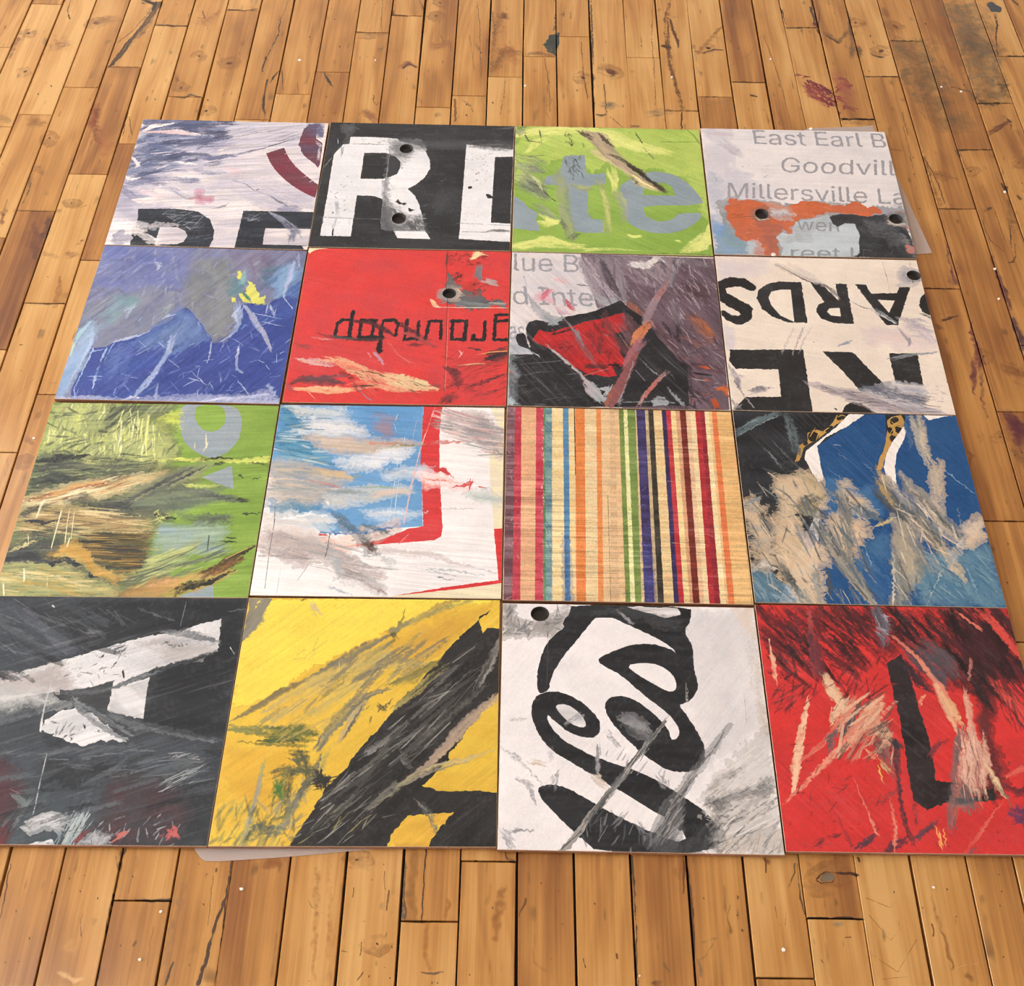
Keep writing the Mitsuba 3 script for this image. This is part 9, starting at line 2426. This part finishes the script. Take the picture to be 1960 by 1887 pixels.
aL(k('6a6640 948844',532),'592,382 685,334 768,273',[35.4,59.2,23.8])
aL(k('4c4a3c 8c7c40',542),'545,452 567,475 596,440',[10.6,16.2,6.8])
aL(k('585a54 7c7e78',530),'724,843 765,883 788,944',[29.7,39.1,19.4])
aL(k('6a705a 48504a',531),'120,986 171,936 250,946',[31.4,51.9,39.5])
aR([k('9c9c98',543),k('6e6e6a',543),k('c8c8c2',543),k('54544f',543)],'390,782 555,587 672,474 873,162 960,111 922,367 743,630 629,770 504,945 328,945',60,113.7,7.75,-43.9,10,161)
aR([k('75756e',55),k('a2a298',55),k('3c3c38',55),k('8f8a5c',55)],'282,965 394,823 630,781 637,884 507,985',40,57.31,6.28,-36.7,12,162)
aR([k('6f7550',544),k('a3a05a',544),k('4a5240',544),k('8c8c50',544),k('c2b85c',544),k('3e443a',544)],'3,856 97,825 162,865 260,865 258,1005 8,1006',90,57.82,13.4,-76.0,20,163)
aR([k('6a7060',544),k('34383a',544),k('8a8e80',544),k('555a50',544)],'142,865 260,782 345,740 284,985 141,995',50,57.64,13.6,-66.7,24,164)
aR([k('d8cc8a',426),k('b09a4c',426),k('e4d890',426)],'133,501 307,384 570,214 747,273 461,453 302,533',50,115.4,5.88,-40.1,5,165)
aR([k('d6c78a',545),k('d2b654',545)],'214,218 308,192 305,266 242,278',14,63.32,12.4,-29.7,25,166)
aL(k('cdb890',546),'247,30 285,80',[44.6,28.8])
aL(k('d8c070',38),'387,283 392,336',3.2)
aR([k('3c3c30',191),k('8f8440',191)],'503,452 545,452 540,531 520,532',6,26.5,8.64,-75.7,20,167)
aL(k('5a5238',38),'211,11 227,2',[13.1,5.2])
aL(k('d8cfa8',206),'1002,135 1001,402',[3.3,3.2])
aL(k('b9b4a4',547),'-2,1004 451,1004 1006,1005',[4,3.9,3.9])
aR([k('8a8460',548),k('b8a254',548),k('6c6a60',548),k('c8b060',548),k('9a8a48',548)],'133,501 306,373 579,190 768,273 463,475 370,588',34,199.5,35.1,-41.1,5,168)
aR([k('3a3a38',548),k('4c4c4a',548),k('6a6a66',548)],'390,782 555,587 672,474 873,162 922,367 743,630 504,945 328,945',30,184.7,33,-46.0,7,169)
art.pn=14
aF(k('ebebec e2e2e4',379),'-12,-20 1028,-29 1010,1013 -10,1018')
aF(k('cfd1d4 d8d8da',549),'712,17 1001,11 988,518 855,610 746,678 723,455')
aF(k('d9c8b4 d8ccbe',550),'891,0 1008,-2 999,138 931,51')
aF(k('b8a894',551),'992,100 999,518 975,541 961,188')
aF(k('7a7a78 8e8c88',552),'-1,1 55,5 56,69 112,94 222,40 267,13 244,103 199,142 2,149')
aR([k('5c5e5e',313),k('aaa8a2',313),k('77777a',313)],'0,6 55,5 67,82 233,27 232,135 2,144',50,30.89,16.8,-44.9,40,171)
aF(k('27292b 313437',57),'273,0 752,-3 744,67 711,113 744,181 739,266 751,338 745,374 715,415 683,427 674,398 688,351 686,225 657,182 583,134 383,34 309,140 237,234 188,326 183,385 140,398 136,315 156,217 199,142 244,110 238,78 267,39',1)
aF(k('ebebec b9b9bb',553),'490,2 691,2 699,36 643,50 555,33')
aF(k('55595d 3c4044',554),'468,7 555,40 687,56 705,106 597,83 488,47 378,30')
aF(k('27292b 303235',57),'371,256 377,237 449,199 515,175 581,172 645,189 697,225 735,290 749,356 727,397 693,424 672,433 700,479 736,546 757,607 748,656 725,689 663,703 603,690 544,650 466,574 406,496 389,439 409,406 463,397 514,419 575,470 624,526 631,571 651,575 669,547 656,502 618,458 537,390 456,308 403,279',1)
aF(k('e9e9ea',60),'479,269 544,255 608,263 659,304 671,351 660,375 633,378 582,347 520,307',1)
aF(k('5d6064 a2a4a6',555),'438,484 480,472 522,488 551,527 554,572 517,573 468,529',1)
aL(k('6a6e74 a9acb0',556),'404,553 424,586 444,608',[21.8,28.5,11])
aF(k('27292b 303235',57),'140,400 198,382 251,395 324,440 370,497 374,542 357,567 321,575 259,556 197,500 171,478 187,535 248,595 340,643 421,674 521,704 638,776 751,857 781,918 768,998 350,1006 283,948 205,868 150,807 141,776 161,759 216,758 276,784 374,844 510,913 625,961 660,950 648,921 553,851 407,760 308,698 186,624 135,547 116,479 119,433',1)
aF(k('e9e9ea c4c6c8',60),'204,441 250,436 302,475 324,521 306,535 260,516 218,471',1)
aF(k('ebebec',60),'437,775 553,851 592,871 529,923 384,846')
aF(k('e6e6e7',60),'626,951 648,915 660,948 635,956')
aF(k('ebebec',57),'216,999 293,950 352,1006 209,1009')
aL(k('8d9095',557),'228,534 281,493 312,487',[17.4,22.1,9.1])
aF(k('7b7c7b 9c9a96',558),'627,478 614,515 503,661 354,855 243,998 212,999 284,907 397,771 526,606')
aL(k('4d5053 77797a',559),'570,549 439,727 314,897',[8.2,26.1,15.7])
aR([k('55585a',503),k('b2b0aa',503),k('8c8b87',503),k('34373a',503)],'615,503 524,650 354,865 243,994 283,918 504,628',40,96.16,5.98,-53.4,4,172)
aF(k('6d7072 4a4d50',560),'864,510 816,578 703,711 655,818 636,941 584,992 508,963 572,871 638,776 749,645')
aR([k('8d8c88',503),k('44474a',503),k('a9a7a2',503),k('5d6063',503)],'853,521 725,689 644,828 637,931 547,953 616,808 749,645',50,108.6,6.84,-54.7,7,173)
aF(k('a5a39e c4c2be',561),'997,529 874,621 760,753 734,827 775,928 768,998 1000,994 999,863 994,651')
aR([k('6a6e71',562),k('d2d1ce',562),k('8d8e8d',562),k('b6b3ac',562),k('e0dfdd',562),k('565a5d',562)],'984,552 850,654 747,785 771,968 984,984 1001,759',110,129.8,10.7,-35.9,9,174)
aF(k('44484c 7d8082',563),'744,826 819,773 923,739 1000,727 980,769 857,793 771,857')
aF(k('d8d8d8',564),'896,610 995,552 997,705 924,728 844,719')
aR([k('a89f90',55),k('c8beb0',55),k('8a8478',55)],'783,948 1002,914 998,994 768,998',40,63.04,7.44,-56.4,14,175)
aF(k('3a3d40 55595c',565),'645,961 749,888 801,856 774,938 759,998 506,1003 547,963')
aR([k('53575b',287),k('7f8386',287),k('3a3d40',287)],'375,834 510,913 567,952 506,998 351,977 283,938',40,50.89,7.79,-78.1,20,176)
aL(k('8a8c96',566),'1,617 64,659 115,712 166,765',[8.6,32,21,8.4])
aL(k('9a9ca2',557),'54,735 105,755 131,823',[8.5,31.2,10.1])
aL(k('a2a4aa',500),'3,923 38,953 48,992',[20,39.5,19.5])
aL(k('8a8d8e',557),'38,938 77,927 126,931',[10.1,24.2,8.1])
aL(k('a9abb2',500),'186,624 196,657',[31.3,27])
aL(k('7d8084',500),'196,753 216,710',[40.3,16.2])
aL(k('8f9298',566),'353,708 361,620',[30.4,14.3])
aL(k('b2b2b4',566),'41,504 93,508',[15.9,20.5])
aL(k('c4b4a0',500),'115,669 176,679',[32.6,21.7])
aL(k('8a8c90',567),'581,724 599,756',[32.1,42.6])
aL(k('6d7074',500),'491,893 519,923',[31.2,20.7])
aL(k('c9beb0',567),'348,729 387,760',[42.9,42.7])
aL(k('9a9ca0',566),'456,22 509,85',[9.9,24.6])
aL(k('b9bbbd',568),'708,362 704,421',[6.4,10.6])
aL(k('4a4440',427),'178,117 179,254 171,397',[3.3,4.3,2.1])
aL(k('8a8680',569),'-6,19 0,447 2,998',[3.3,3.2,2.9])
aL(k('9a9890',38),'704,351 698,427',3.2)
aL(k('8a8a86',38),'922,405 918,497',2.1)
aR([k('8f8f93',287),k('b2b2b4',287)],'341,599 604,681 659,765 521,704 380,664',20,43.96,9.02,-68.8,14,177)
art.pn=15
aF(k('dc3634 d03636',232),'-20,-16 1049,-13 1004,1025 -16,1022')
aF(k('3a2a2e 5a2a30',570),'47,12 1006,0 1068,236 974,302 878,304 820,390 749,370 657,351 593,287 549,212 449,224 425,136 314,93 212,117 111,296 59,242 -2,98')
aR([k('32272b',571),k('5e2a30',571),k('8a2c30',571),k('2a2326',571),k('e03a36',571),k('c23030',571)],'7,12 465,10 449,224 365,270 200,348 59,329 10,166',170,106.3,18,53.0,12,181)
aR([k('30262a',572),k('4a2a30',572),k('7a2c32',572),k('2a2427',572),k('d83834',572),k('3c2c30',572)],'485,9 995,6 1041,225 994,302 837,315 759,230 585,222 531,89',190,114,23.3,59.4,12,182)
aR([k('2a2427',573),k('3c282c',573),k('5a2a30',573)],'803,15 1003,12 1038,280 816,411 737,241',60,145.4,39,68.2,10,190)
aR([k('3a282c',574),k('6a2a30',574),k('30262a',574)],'7,18 485,9 451,213 201,337 46,275',46,145.9,33.9,54.4,10,191)
aF(k('2c2528 42292e',575),'809,84 925,93 959,205 878,304 811,390 779,316 795,196')
aF(k('2b282a 363234',576),'482,262 538,217 552,299 579,559 573,731 627,733 611,811 520,841 477,806 486,560')
aF(k('2e292b 463034',577),'818,316 866,358 831,535 829,684 840,737 773,809 738,805 775,596 769,495')
aF(k('302b2d',578),'525,746 645,735 775,762 775,804 611,811 516,841')
aL(k('4a4a54 6a6a76',532),'475,10 492,90 476,180',[44.1,62.2,39.1])
aL(k('565660 3c3c44',526),'555,178 620,243 664,318 674,361',[58.6,103.6,88.8,32.1])
aL(k('4c4a52 6a5a60',538),'633,177 698,242 738,328',[94.2,103.8,44.7])
aL(k('3a3036 5c343a',526),'545,234 577,320 634,372',[22.1,56.1,22.7])
aL(k('7d3a42 b84a48',537),'216,14 201,162 202,326',[16.1,30,39.6])
aL(k('55343e 8a3c42',530),'217,117 216,228 228,347',[60.8,60.7,20.1])
aL(k('c46a5c e08a72',533),'523,134 603,233 657,351 694,496',[14,18.2,39.1,52.4])
aL(k('e0a878 e8be90',525),'653,372 678,434 699,516',[32.8,64.2,41.8])
aL(k('d2886c e8b08c',526),'650,340 664,414 695,537',[21.2,42.2,31.3])
aL(k('e2a288 f0c4a0',579),'158,412 119,526 75,686 51,773',[12.9,27.3,39.3,17.7])
aL(k('e8b090 d86a58',527),'39,165 44,253 43,340',[8.1,19.8,15.6])
aL(k('d8705c e89a80',533),'8,830 129,724 256,604 394,439',[8.6,22.6,35.2,44.8])
aL(k('e0a284 d86858',536),'92,666 205,575 319,440 362,408',[12.5,26.7,27.2,15])
aL(k('e2ae8c c8866c',526),'233,634 318,563 415,428',[17.7,44,35.7])
aL(k('d8b08c e6c49e',530),'233,315 252,379 282,430 222,524',[31.5,63.6,46.7,14.2])
aL(k('c4a486 e0b892',526),'387,480 415,541 426,581 373,622',[31.6,62.3,43.8,26.6])
aL(k('e4b28e d2866a',537),'353,460 415,428 359,542',[48,59.9,17.7])
aL(k('4a4a50 6d5a58',579),'258,564 300,502 349,429',[17.6,31.9,14.3])
aL(k('6d6866 4c4a4e',580),'207,625 225,564 270,513',[14.4,38.9,12.5])
aL(k('44464c 7d6a60',533),'367,602 403,612 421,719',[20.9,61.9,19.5])
aL(k('3a3a40 6a3c40',526),'428,571 452,591 442,699',[42.9,49.4,14.9])
aL(k('6d3a40 4a3038',536),'438,621 436,738 433,852 440,961',[15.3,18.8,22.4,13])
aL(k('e0c088 b89068',581),'379,642 400,681 422,709',[16.5,26.9,10.3])
aL(k('eac24a f0d060',582),'373,681 377,710 382,734',[7.8,11.7,5.9])
aL(k('e2a27a d86a58',542),'344,662 361,642 330,603',[5.2,15.9,8.4])
aL(k('55585e 8a6a64',525),'709,516 665,637 624,792 590,914',[21.7,39.6,39.1,34.9])
aL(k('9a5c58 c8786a',526),'693,637 646,773 605,886',[26.8,43.8,25.8])
aL(k('d28a78 e4ae94',525),'760,359 746,495 734,596',[19.7,34.8,38.1])
aL(k('c89080 e0b49e',583),'732,536 730,636 713,715 717,781',[49.2,104.4,103.8,58])
aL(k('c8947f d8a890',533),'784,555 771,655 736,733',[28.7,45.4,25.9])
aL(k('55555a 8c706a',526),'668,754 674,810 710,810',[58.7,92.9,38.7])
aL(k('e2c49a c8b090',529),'769,665 791,733 814,789',[20.7,35,14.4])
aL(k('8a7a6a 4a4040',584),'782,733 816,780 828,827',[12.7,20.7,6])
aL(k('e07a6a d84a48',533),'842,708 884,683 933,672',[13.9,27.4,38.4])
aL(k('4a2c34 8a3036',532),'832,751 864,770 905,750',[21.1,39.3,17.5])
aL(k('6c3a5c 4c2c40',535),'815,864 844,855 882,882',[35.3,70.4,51.7])
aL(k('e08a72 d84844',584),'616,1004 684,931 792,809',[11.1,16,4.9])
aL(k('8a4a50 b84a4a',585),'633,1004 665,976',[20.6,12.7])
aL(k('4a3844 7a3a44',529),'262,973 292,955 326,931',[16.6,24.9,13.3])
aL(k('3c2c34 6a3038',533),'123,966 142,957',[34,25.5])
aL(k('3c2c34 7a3038',536),'161,947 194,933',[22.4,13.8])
aL(k('5a3440 8a3a42',537),'335,1008 385,971 424,953',[24.4,41.2,25.3])
aL(k('6a4450 4a343c',536),'459,952 512,906 564,868',[24.3,29.5,11.6])
aL(k('55303a 8a343a',536),'445,934 456,970',[28.9,19.2])
aL(k('4c3a40 8a3c40',542),'359,815 411,777 452,747',[17,17.1,6.9])
aL(k('e0705e e89a80',586),'281,740 308,853 330,936',[3.9,9.6,11.4])
aL(k('e89c80 d85a4c',587),'398,796 397,908 384,980',[13.1,18.1,17.6])
aL(k('4a3038 a03438',587),'179,818 204,892 233,991',[9.7,13.4,16.9])
aL(k('6a343a a83a3c',540),'485,813 471,888',[21.6,17.8])
aL(k('5a3038 9a3438',541),'564,639 610,588 651,568',[20.5,22.8,9.3])
aL(k('e8b08a e07c64',584),'569,436 598,383',[8.9,21.5])
aL(k('c89888 a85a54',587),'810,218 786,306',[15.4,13.3])
aL(k('f0a05a eebc6a',588),'544,924 547,978',[11.2,13])
aL(k('f0a45c eebc6a',589),'564,932 558,987',7.2)
aL(k('f0a45c eebc6a',589),'537,915 536,942',4.6)
aL(k('d8705e e89280',584),'793,15 866,94',[9.8,14.6])
aL(k('e05046 d84a44',533),'893,14 960,115 1005,215',[48.7,47.6,34.8])
aL(k('e0524a c83a38',532),'873,326 930,409 981,512',[45.9,67.7,66.2])
aR([k('4a2a30',590),k('8a2c32',590),k('32282b',590),k('b03434',590)],'34,297 222,326 365,270 469,224 455,417 303,420 212,463 31,486',70,77.2,10.1,-48.4,24,183)
aR([k('3a2a2e',396),k('7a2c32',396),k('4c3036',396)],'878,304 1043,258 1008,552 887,513 863,410',60,83.82,13.2,71.5,10,184)
aR([k('e2b494',55),k('d07c66',55),k('58504e',55),k('c8a080',55)],'227,421 434,428 434,641 361,642 235,624',50,64.13,8.81,-49.0,22,185)
aR([k('4c3036',313),k('a02c30',313)],'30,568 267,653 368,815 124,893 34,763',26,40.56,5.16,-47.3,30,186)
aR([k('8a2c30',191),k('5a2a30',191)],'18,895 895,826 859,973 23,994',60,8.868,6.51,-0.8,60,187)
aR([k('a8a4b0',55),k('72727c',55)],'463,21 523,20 498,168 468,169',12,20.6,13.4,71.5,40,188)
aR([k('d8a084',591),k('e2b898',591),k('5c4a48',591),k('c8806a',591)],'287,399 474,417 453,641 341,652 219,605',26,128.6,22.9,-48.9,14,192)
aR([k('e6bca2',503),k('b46a5c',503),k('f0cdb0',503),k('8a5a54',503)],'709,557 784,555 746,772 678,792 641,754',50,67.78,6.64,94.7,10,189)
art.finish()
RUB = mi.Float([q for a, s in ((-6, .3), (0, .08), (30, .14), (0, .1), (-52, .24), (14, .08), (52, .26), (12, .06), (-4, .3), (5, .2), (0, .4), (55, .14), (-20, .2), (-40, .1), (-52, .06), (48, .12))
                for q in (math.cos(math.radians(a)), math.sin(math.radians(a)), s)])
dr.eval(RUB); dr.make_opaque(RUB)
def ink(p, n, uv):
    # the print's weave, and the uneven wear of the paint it was taken from
    x, y = uv.x, uv.y
    a, b = uv.x * .8 + uv.y * .6, uv.y * .8 - uv.x * .6
    weave = .6 * vnoise(a * 230, b * 230, 40) + .4 * vnoise(x * 420, y * 420, 44) - .5
    patch = fb(a * 11, b * 11, 41) - .5
    wear = dr.clip((vnoise(b * 90, a * 90, 43) + .6 * patch - .62) * 3, 0, 1)
    # scrapes in the direction in which each board was rubbed
    pn = mi.UInt32(dr.clip(dr.floor(x), 0, 15))
    co, si, st = (dr.gather(mi.Float, RUB, pn * 3 + q) for q in range(3))
    u, v = (x - pn) * co + y * si, y * co - (x - pn) * si
    scrape = .6 * fb(u * 4, v * 95, pn + 61) + .4 * fb(u * 9 + 3, v * 240, pn + 81) - .5
    where = dr.clip((fb(u * 2.5 + 9, v * 4, pn + 101) - .36) * 4, 0, 1)
    c = art.paint(x, y, (.6, .6, .6)) * (1 + .12 * weave + .13 * patch) * dr.maximum(.3, 1 + 3.2 * st * scrape * (.35 + .65 * where))
    c = c + (mi.Color3f(.45, .45, .47) - c) * dr.clip((scrape - .1) * 5, 0, 1) * where * st * .55
    return c + (mi.Color3f(.42, .42, .44) - c) * (.025 * wear)
scene['printed_ink'] = twosided({'type': 'principled', 'base_color': mikit.proc(ink), 'roughness': 0.45, 'specular': 0.25})
def ply_edge(p, n, uv):
    k = fb(p.x * 60 + p.y * 60, p.z * 1800, 51)
    return mikit.mix(lin('5a3526'), lin('a0745a'), dr.clip(k * 1.5 - .2, 0, 1))
scene['plywood_edge'] = twosided({'type': 'principled', 'base_color': mikit.proc(ply_edge), 'roughness': 0.6})
scene['bare_edge'] = matte(lin('b9a58a'), 0.5)
scene['hole_wall'] = matte(lin('26221f'), 0.7)
QUADS = [[[-0.60936, 0.60606], [-0.30497, 0.60413], [-0.30437, 0.30125], [-0.6079, 0.30499]],
    [[-0.30196, 0.60656], [0.00061, 0.60497], [-0.00186, 0.30612], [-0.30419, 0.30775]],
    [[0.00214, 0.60611], [0.30452, 0.60422], [0.30342, 0.30216], [0.00113, 0.30528]],
    [[0.30689, 0.60827], [0.61163, 0.60738], [0.6105, 0.30401], [0.30553, 0.30585]],
    [[-0.60735, 0.30386], [-0.30488, 0.29896], [-0.30716, -0.00143], [-0.60983, 0.00163]],
    [[-0.30301, 0.30561], [-0.00027, 0.30434], [-0.00153, 0.00101], [-0.30347, 0.00207]],
    [[0.00146, 0.30392], [0.30371, 0.29989], [0.303, -0.00084], [-0.0, 0.00216]],
    [[0.30529, 0.30288], [0.60899, 0.30091], [0.60788, -0.00216], [0.30422, 0.00011]],
    [[-0.60986, -0.00438], [-0.30683, -0.004], [-0.30446, -0.30623], [-0.60778, -0.30902]],
    [[-0.30517, -0.00212], [-0.00324, -0.0017], [-0.00109, -0.30266], [-0.30347, -0.30278]],
    [[-0.00039, 0.00021], [0.30241, -0.0027], [0.30301, -0.30575], [0.00045, -0.30417]],
    [[0.30472, -0.00062], [0.60762, -0.00345], [0.60862, -0.30547], [0.30458, -0.30265]],
    [[-0.60807, -0.30824], [-0.30446, -0.30711], [-0.30333, -0.61072], [-0.60694, -0.61186]],
    [[-0.30357, -0.30549], [-0.0025, -0.30422], [0.00057, -0.60775], [-0.3024, -0.61071]],
    [[0.00079, -0.30833], [0.30247, -0.30985], [0.3046, -0.61272], [0.0014, -0.6105]],
    [[0.30406, -0.30529], [0.60909, -0.3059], [0.61113, -0.60943], [0.3061, -0.60883]]]
HOLES = {1: [(np.float64(0.4271), np.float64(0.214), 0.0357, 0.0386), (np.float64(0.4317), np.float64(0.7736), 0.0364, 0.0422)], 3: [(np.float64(0.2635), np.float64(0.6906), 0.0341, 0.039), (np.float64(0.9438), np.float64(0.7084), 0.0353, 0.0371)], 5: [(np.float64(0.7106), np.float64(0.2987), 0.033, 0.0332)], 7: [(np.float64(0.967), np.float64(0.1092), 0.0344, 0.0333)], 14: [(np.float64(0.1479), np.float64(0.0469), 0.0366, 0.0334)]}        # panel: (u, v, radius in u, radius in v)
NAMES = ['pale smeared square panel with maroon rings and cropped dark letters, far left corner',
 'black square panel with a big worn white letter R and two drilled holes',
 'lime green square panel with grey-blue letters te and a tan diagonal scrape',
 'pale square panel listing place names in grey text above an orange worn patch',
 'blue square panel with scratched deep blue paint below grey and small yellow flashes',
 'bright red square panel with thin upside-down black stencil lettering and one hole',
 'square panel with a red wedge outlined in black, plum scrapes and orange crossing bars',
 'cream square panel with upside-down bold black letters ARDS and a hole near its right edge',
 'green square panel with a grey-blue ring and dark olive and ochre scrapes',
 'white square panel with a smeared blue block inside a thick red angle',
 'square panel of narrow coloured vertical stripes, red, blue, orange, green and purple',
 'square panel with blue shapes, white curves, gold squiggles and torn beige paint',
 'charcoal square panel with a scraped white slanted letter, near left corner of the grid',
 'yellow square panel with a broad scraped black diagonal',
 'white square panel with looping thick black brush lettering and a hole in its corner',
 'red square panel with a black angle letter, dark scrapes and flesh-coloured streaks, near right corner']

ZB, ZT = 0.0012, 0.0075
for i, q in enumerate(QUADS):
    q = np.array(q)                                    # TL TR BR BL
    key = 'art_panel' + (f'_{i:03d}' if i else '')
    thing(key, NAMES[i], 'art panel', None)
    def at(uv):
        uv = np.asarray(uv, float); u, v = uv[:, :1], uv[:, 1:]
        return (1 - u) * (1 - v) * q[0] + u * (1 - v) * q[1] + u * v * q[2] + (1 - u) * v * q[3]
    holes = HOLES.get(i, [])
    d = .0014
    outer = Polygon([(d, d), (1 - d, d), (1 - d, 1 - d), (d, 1 - d)])
    rings = []
    for u, v, ru, rv in holes:
        a = np.arange(28) * 2 * math.pi / 28
        rings.append(Polygon(np.c_[u + ru * np.cos(a), v + rv * np.sin(a)]))
    face = outer
    for r in rings: face = face.difference(r)
    v2, f2 = trimesh.creation.triangulate_polygon(face, engine='earcut')
    w = at(v2)
    n = (w[f2[:, 1]] - w[f2[:, 0]]); n2 = (w[f2[:, 2]] - w[f2[:, 0]])
    flip = (n[:, 0] * n2[:, 1] - n[:, 1] * n2[:, 0]) < 0
    f2[flip] = f2[flip][:, ::-1]
    uv = np.c_[v2[:, 0] + i, v2[:, 1]]
    part(key + '__print', (np.c_[w, np.full(len(w), ZT)], f2), 'printed_ink', uv=uv)
    lo, up = at([(0, 0), (1, 0), (1, 1), (0, 1)])[::-1], at([(d, d), (1 - d, d), (1 - d, 1 - d), (d, 1 - d)])[::-1]
    vv = np.vstack([np.c_[lo, np.full(4, ZB)], np.c_[lo, np.full(4, ZT - .0006)]])
    ff = [[j, (j + 1) % 4, 4 + (j + 1) % 4, 4 + j] for j in range(4)] + [[3, 2, 1, 0]]
    part(key + '__board', (vv, np.array(ff)), 'plywood_edge')
    vv = np.vstack([np.c_[lo, np.full(4, ZT - .0006)], np.c_[up, np.full(4, ZT)]])
    part(key + '__edge', (vv, np.array([[j, (j + 1) % 4, 4 + (j + 1) % 4, 4 + j] for j in range(4)])), 'bare_edge')
    labels[key + '__edge'] = {'label': 'thin bare bevel round the print'}
    for r in rings:
        c = np.array(r.exterior.coords)[:-1]; w = at(c); m = len(c)
        vv = np.vstack([np.c_[w, np.full(m, ZT)], np.c_[w * .82 + w.mean(0) * .18, np.full(m, ZB + .0008)], [[*w.mean(0), ZB + .0008]]])
        fc = [t for j in range(m) for t in ([j, (j + 1) % m, m + (j + 1) % m], [j, m + (j + 1) % m, m + j], [m + j, m + (j + 1) % m, 2 * m])]
        part(key + '__hole', (vv, np.array(fc)), 'hole_wall')
        labels.setdefault(key + '__hole', {'label': 'drilled hole through the board'})

# ---------------------------------------------------------------- plastic sheets under the panels, paint flecks
scene['frosted_plastic'] = {'type': 'principledthin', 'base_color': grey([0.74, 0.66, 0.61]), 'roughness': 0.35, 'diff_trans': 0.9, 'eta': 1.45}
SHEETS = [[(0.4882, 0.621), (0.5438, 0.6257), (0.5701, 0.6267), (0.596, 0.6307), (0.6176, 0.4781), (0.6375, 0.3261), (0.6121, 0.322), (0.563, 0.3185), (0.3983, 0.3353), (0.3961, 0.546)], [(-0.3165, -0.6057), (-0.317, -0.6096), (-0.3121, -0.6158), (-0.308, -0.6202), (-0.3039, -0.6224), (-0.2896, -0.6226), (-0.2734, -0.6214), (-0.2463, -0.6191), (-0.2214, -0.6172), (-0.1823, -0.6133), (-0.1562, -0.6105), (-0.1212, -0.6067), (-0.1184, -0.5716), (-0.3141, -0.5741)]]
SHEET_LABELS = ['translucent frosted plastic sheet sticking out beside the place-name panel', 'translucent plastic strip peeking out under the near edge of the yellow panel']
for i, s in enumerate(SHEETS):
    g = Polygon(s).buffer(.0015).simplify(.0003)
    v, f = trimesh.creation.triangulate_polygon(g, engine='earcut')
    m = trimesh.creation.extrude_polygon(g, .0003, engine='earcut'); m.apply_translation([0, 0, .0003])
    key = 'plastic_sheet' + (f'_{i:03d}' if i else '')
    part(thing(key, SHEET_LABELS[i], 'plastic sheet'), m, 'frosted_plastic')
FLECKS = [(-0.3754, 0.7868, 0.0, 0.0045), (-0.2443, 0.7908, 0.0, 0.0027), (0.0164, 0.7259, 0.0, 0.0036), (0.2697, 0.7572, 0.0, 0.0027), (0.4469, 0.8151, 0.0, 0.0028), (0.7339, 0.7432, 0.0, 0.0027), (0.766, 0.7307, 0.0, 0.0032), (0.7829, 0.47, 0.0, 0.0038), (0.7275, 0.2924, 0.0, 0.0032), (0.7194, 0.2292, 0.0, 0.0027), (-0.3407, -0.6769, 0.0, 0.0027), (-0.3527, -0.7245, 0.0, 0.0023), (-0.2623, -0.6527, 0.0, 0.0027), (0.1464, -0.7346, 0.0, 0.0016), (0.2935, -0.7078, 0.0, 0.0029), (0.4583, -0.6423, 0.0, 0.0019), (-0.6238, -0.061, 0.0, 0.0027), (0.3941, 0.308, 0.0075, 0.0055), (0.4899, 0.6114, 0.0075, 0.0043)]       # x, y, z, size
scene['white_chip'] = matte([.82, .8, .76], .6)
FLECK_LABELS = ['white paint fleck on a brown board beyond the maroon ring panel', 'smaller white fleck on the boards beyond the black letter R panel', 'white fleck on the boards just beyond the left corner of the lime green panel',
 'white speck on the dark-veined board beyond the lime green panel', 'white speck on the boards beyond the place-name panel', 'left one of two white specks on the grimy boards at the far right', 'right one of two white specks on the grimy boards at the far right',
 'white fleck at the right edge of the floor, level with the place-name panel', 'white fleck on the board joint right of the cream lettered panel', 'white speck on the boards right of the cream lettered panel, nearer than another',
 'white fleck beside a dark board end in the near left floor', 'white fleck on the nearest boards at the left, below the charcoal panel', 'white fleck on the boards just below the plastic strip', 'white speck at a dark seam on the near floor, below the brush lettering panel',
 'largest white fleck on the near floor, below the gap beside the red panel', 'white speck on the near right boards below the red panel', 'white fleck on the board left of the green scraped panel',
 'pale paint chip lying across the joint above the cream lettered panel', 'pale paint chip on the far edge of the place-name panel']
r = random.Random(5)
for i, (x, y, z, s) in enumerate(FLECKS):
    n = r.randint(5, 7); a0 = r.random() * 6
    c = [(x + s * r.uniform(.55, 1) * math.cos(a0 + j * 2 * math.pi / n), y + s * r.uniform(.5, .9) * math.sin(a0 + j * 2 * math.pi / n)) for j in range(n)]
    lo, up = np.c_[c, np.full(n, z)], np.c_[np.array(c) * .8 + np.array([x, y]) * .2, np.full(n, z + .0009) + [r.uniform(0, .0007) for _ in c]]
    vv = np.vstack([lo, up, [[x, y, z + .0012]]])
    ff = [t for j in range(n) for t in ([j, (j + 1) % n, n + (j + 1) % n], [j, n + (j + 1) % n, n + j], [n + j, n + (j + 1) % n, 2 * n], [(j + 1) % n, j, 0])]
    key = 'paint_fleck' + (f'_{i:03d}' if i else '')
    part(thing(key, FLECK_LABELS[i], 'paint chip', 'paint flecks'), (vv, np.array(ff)), 'white_chip')
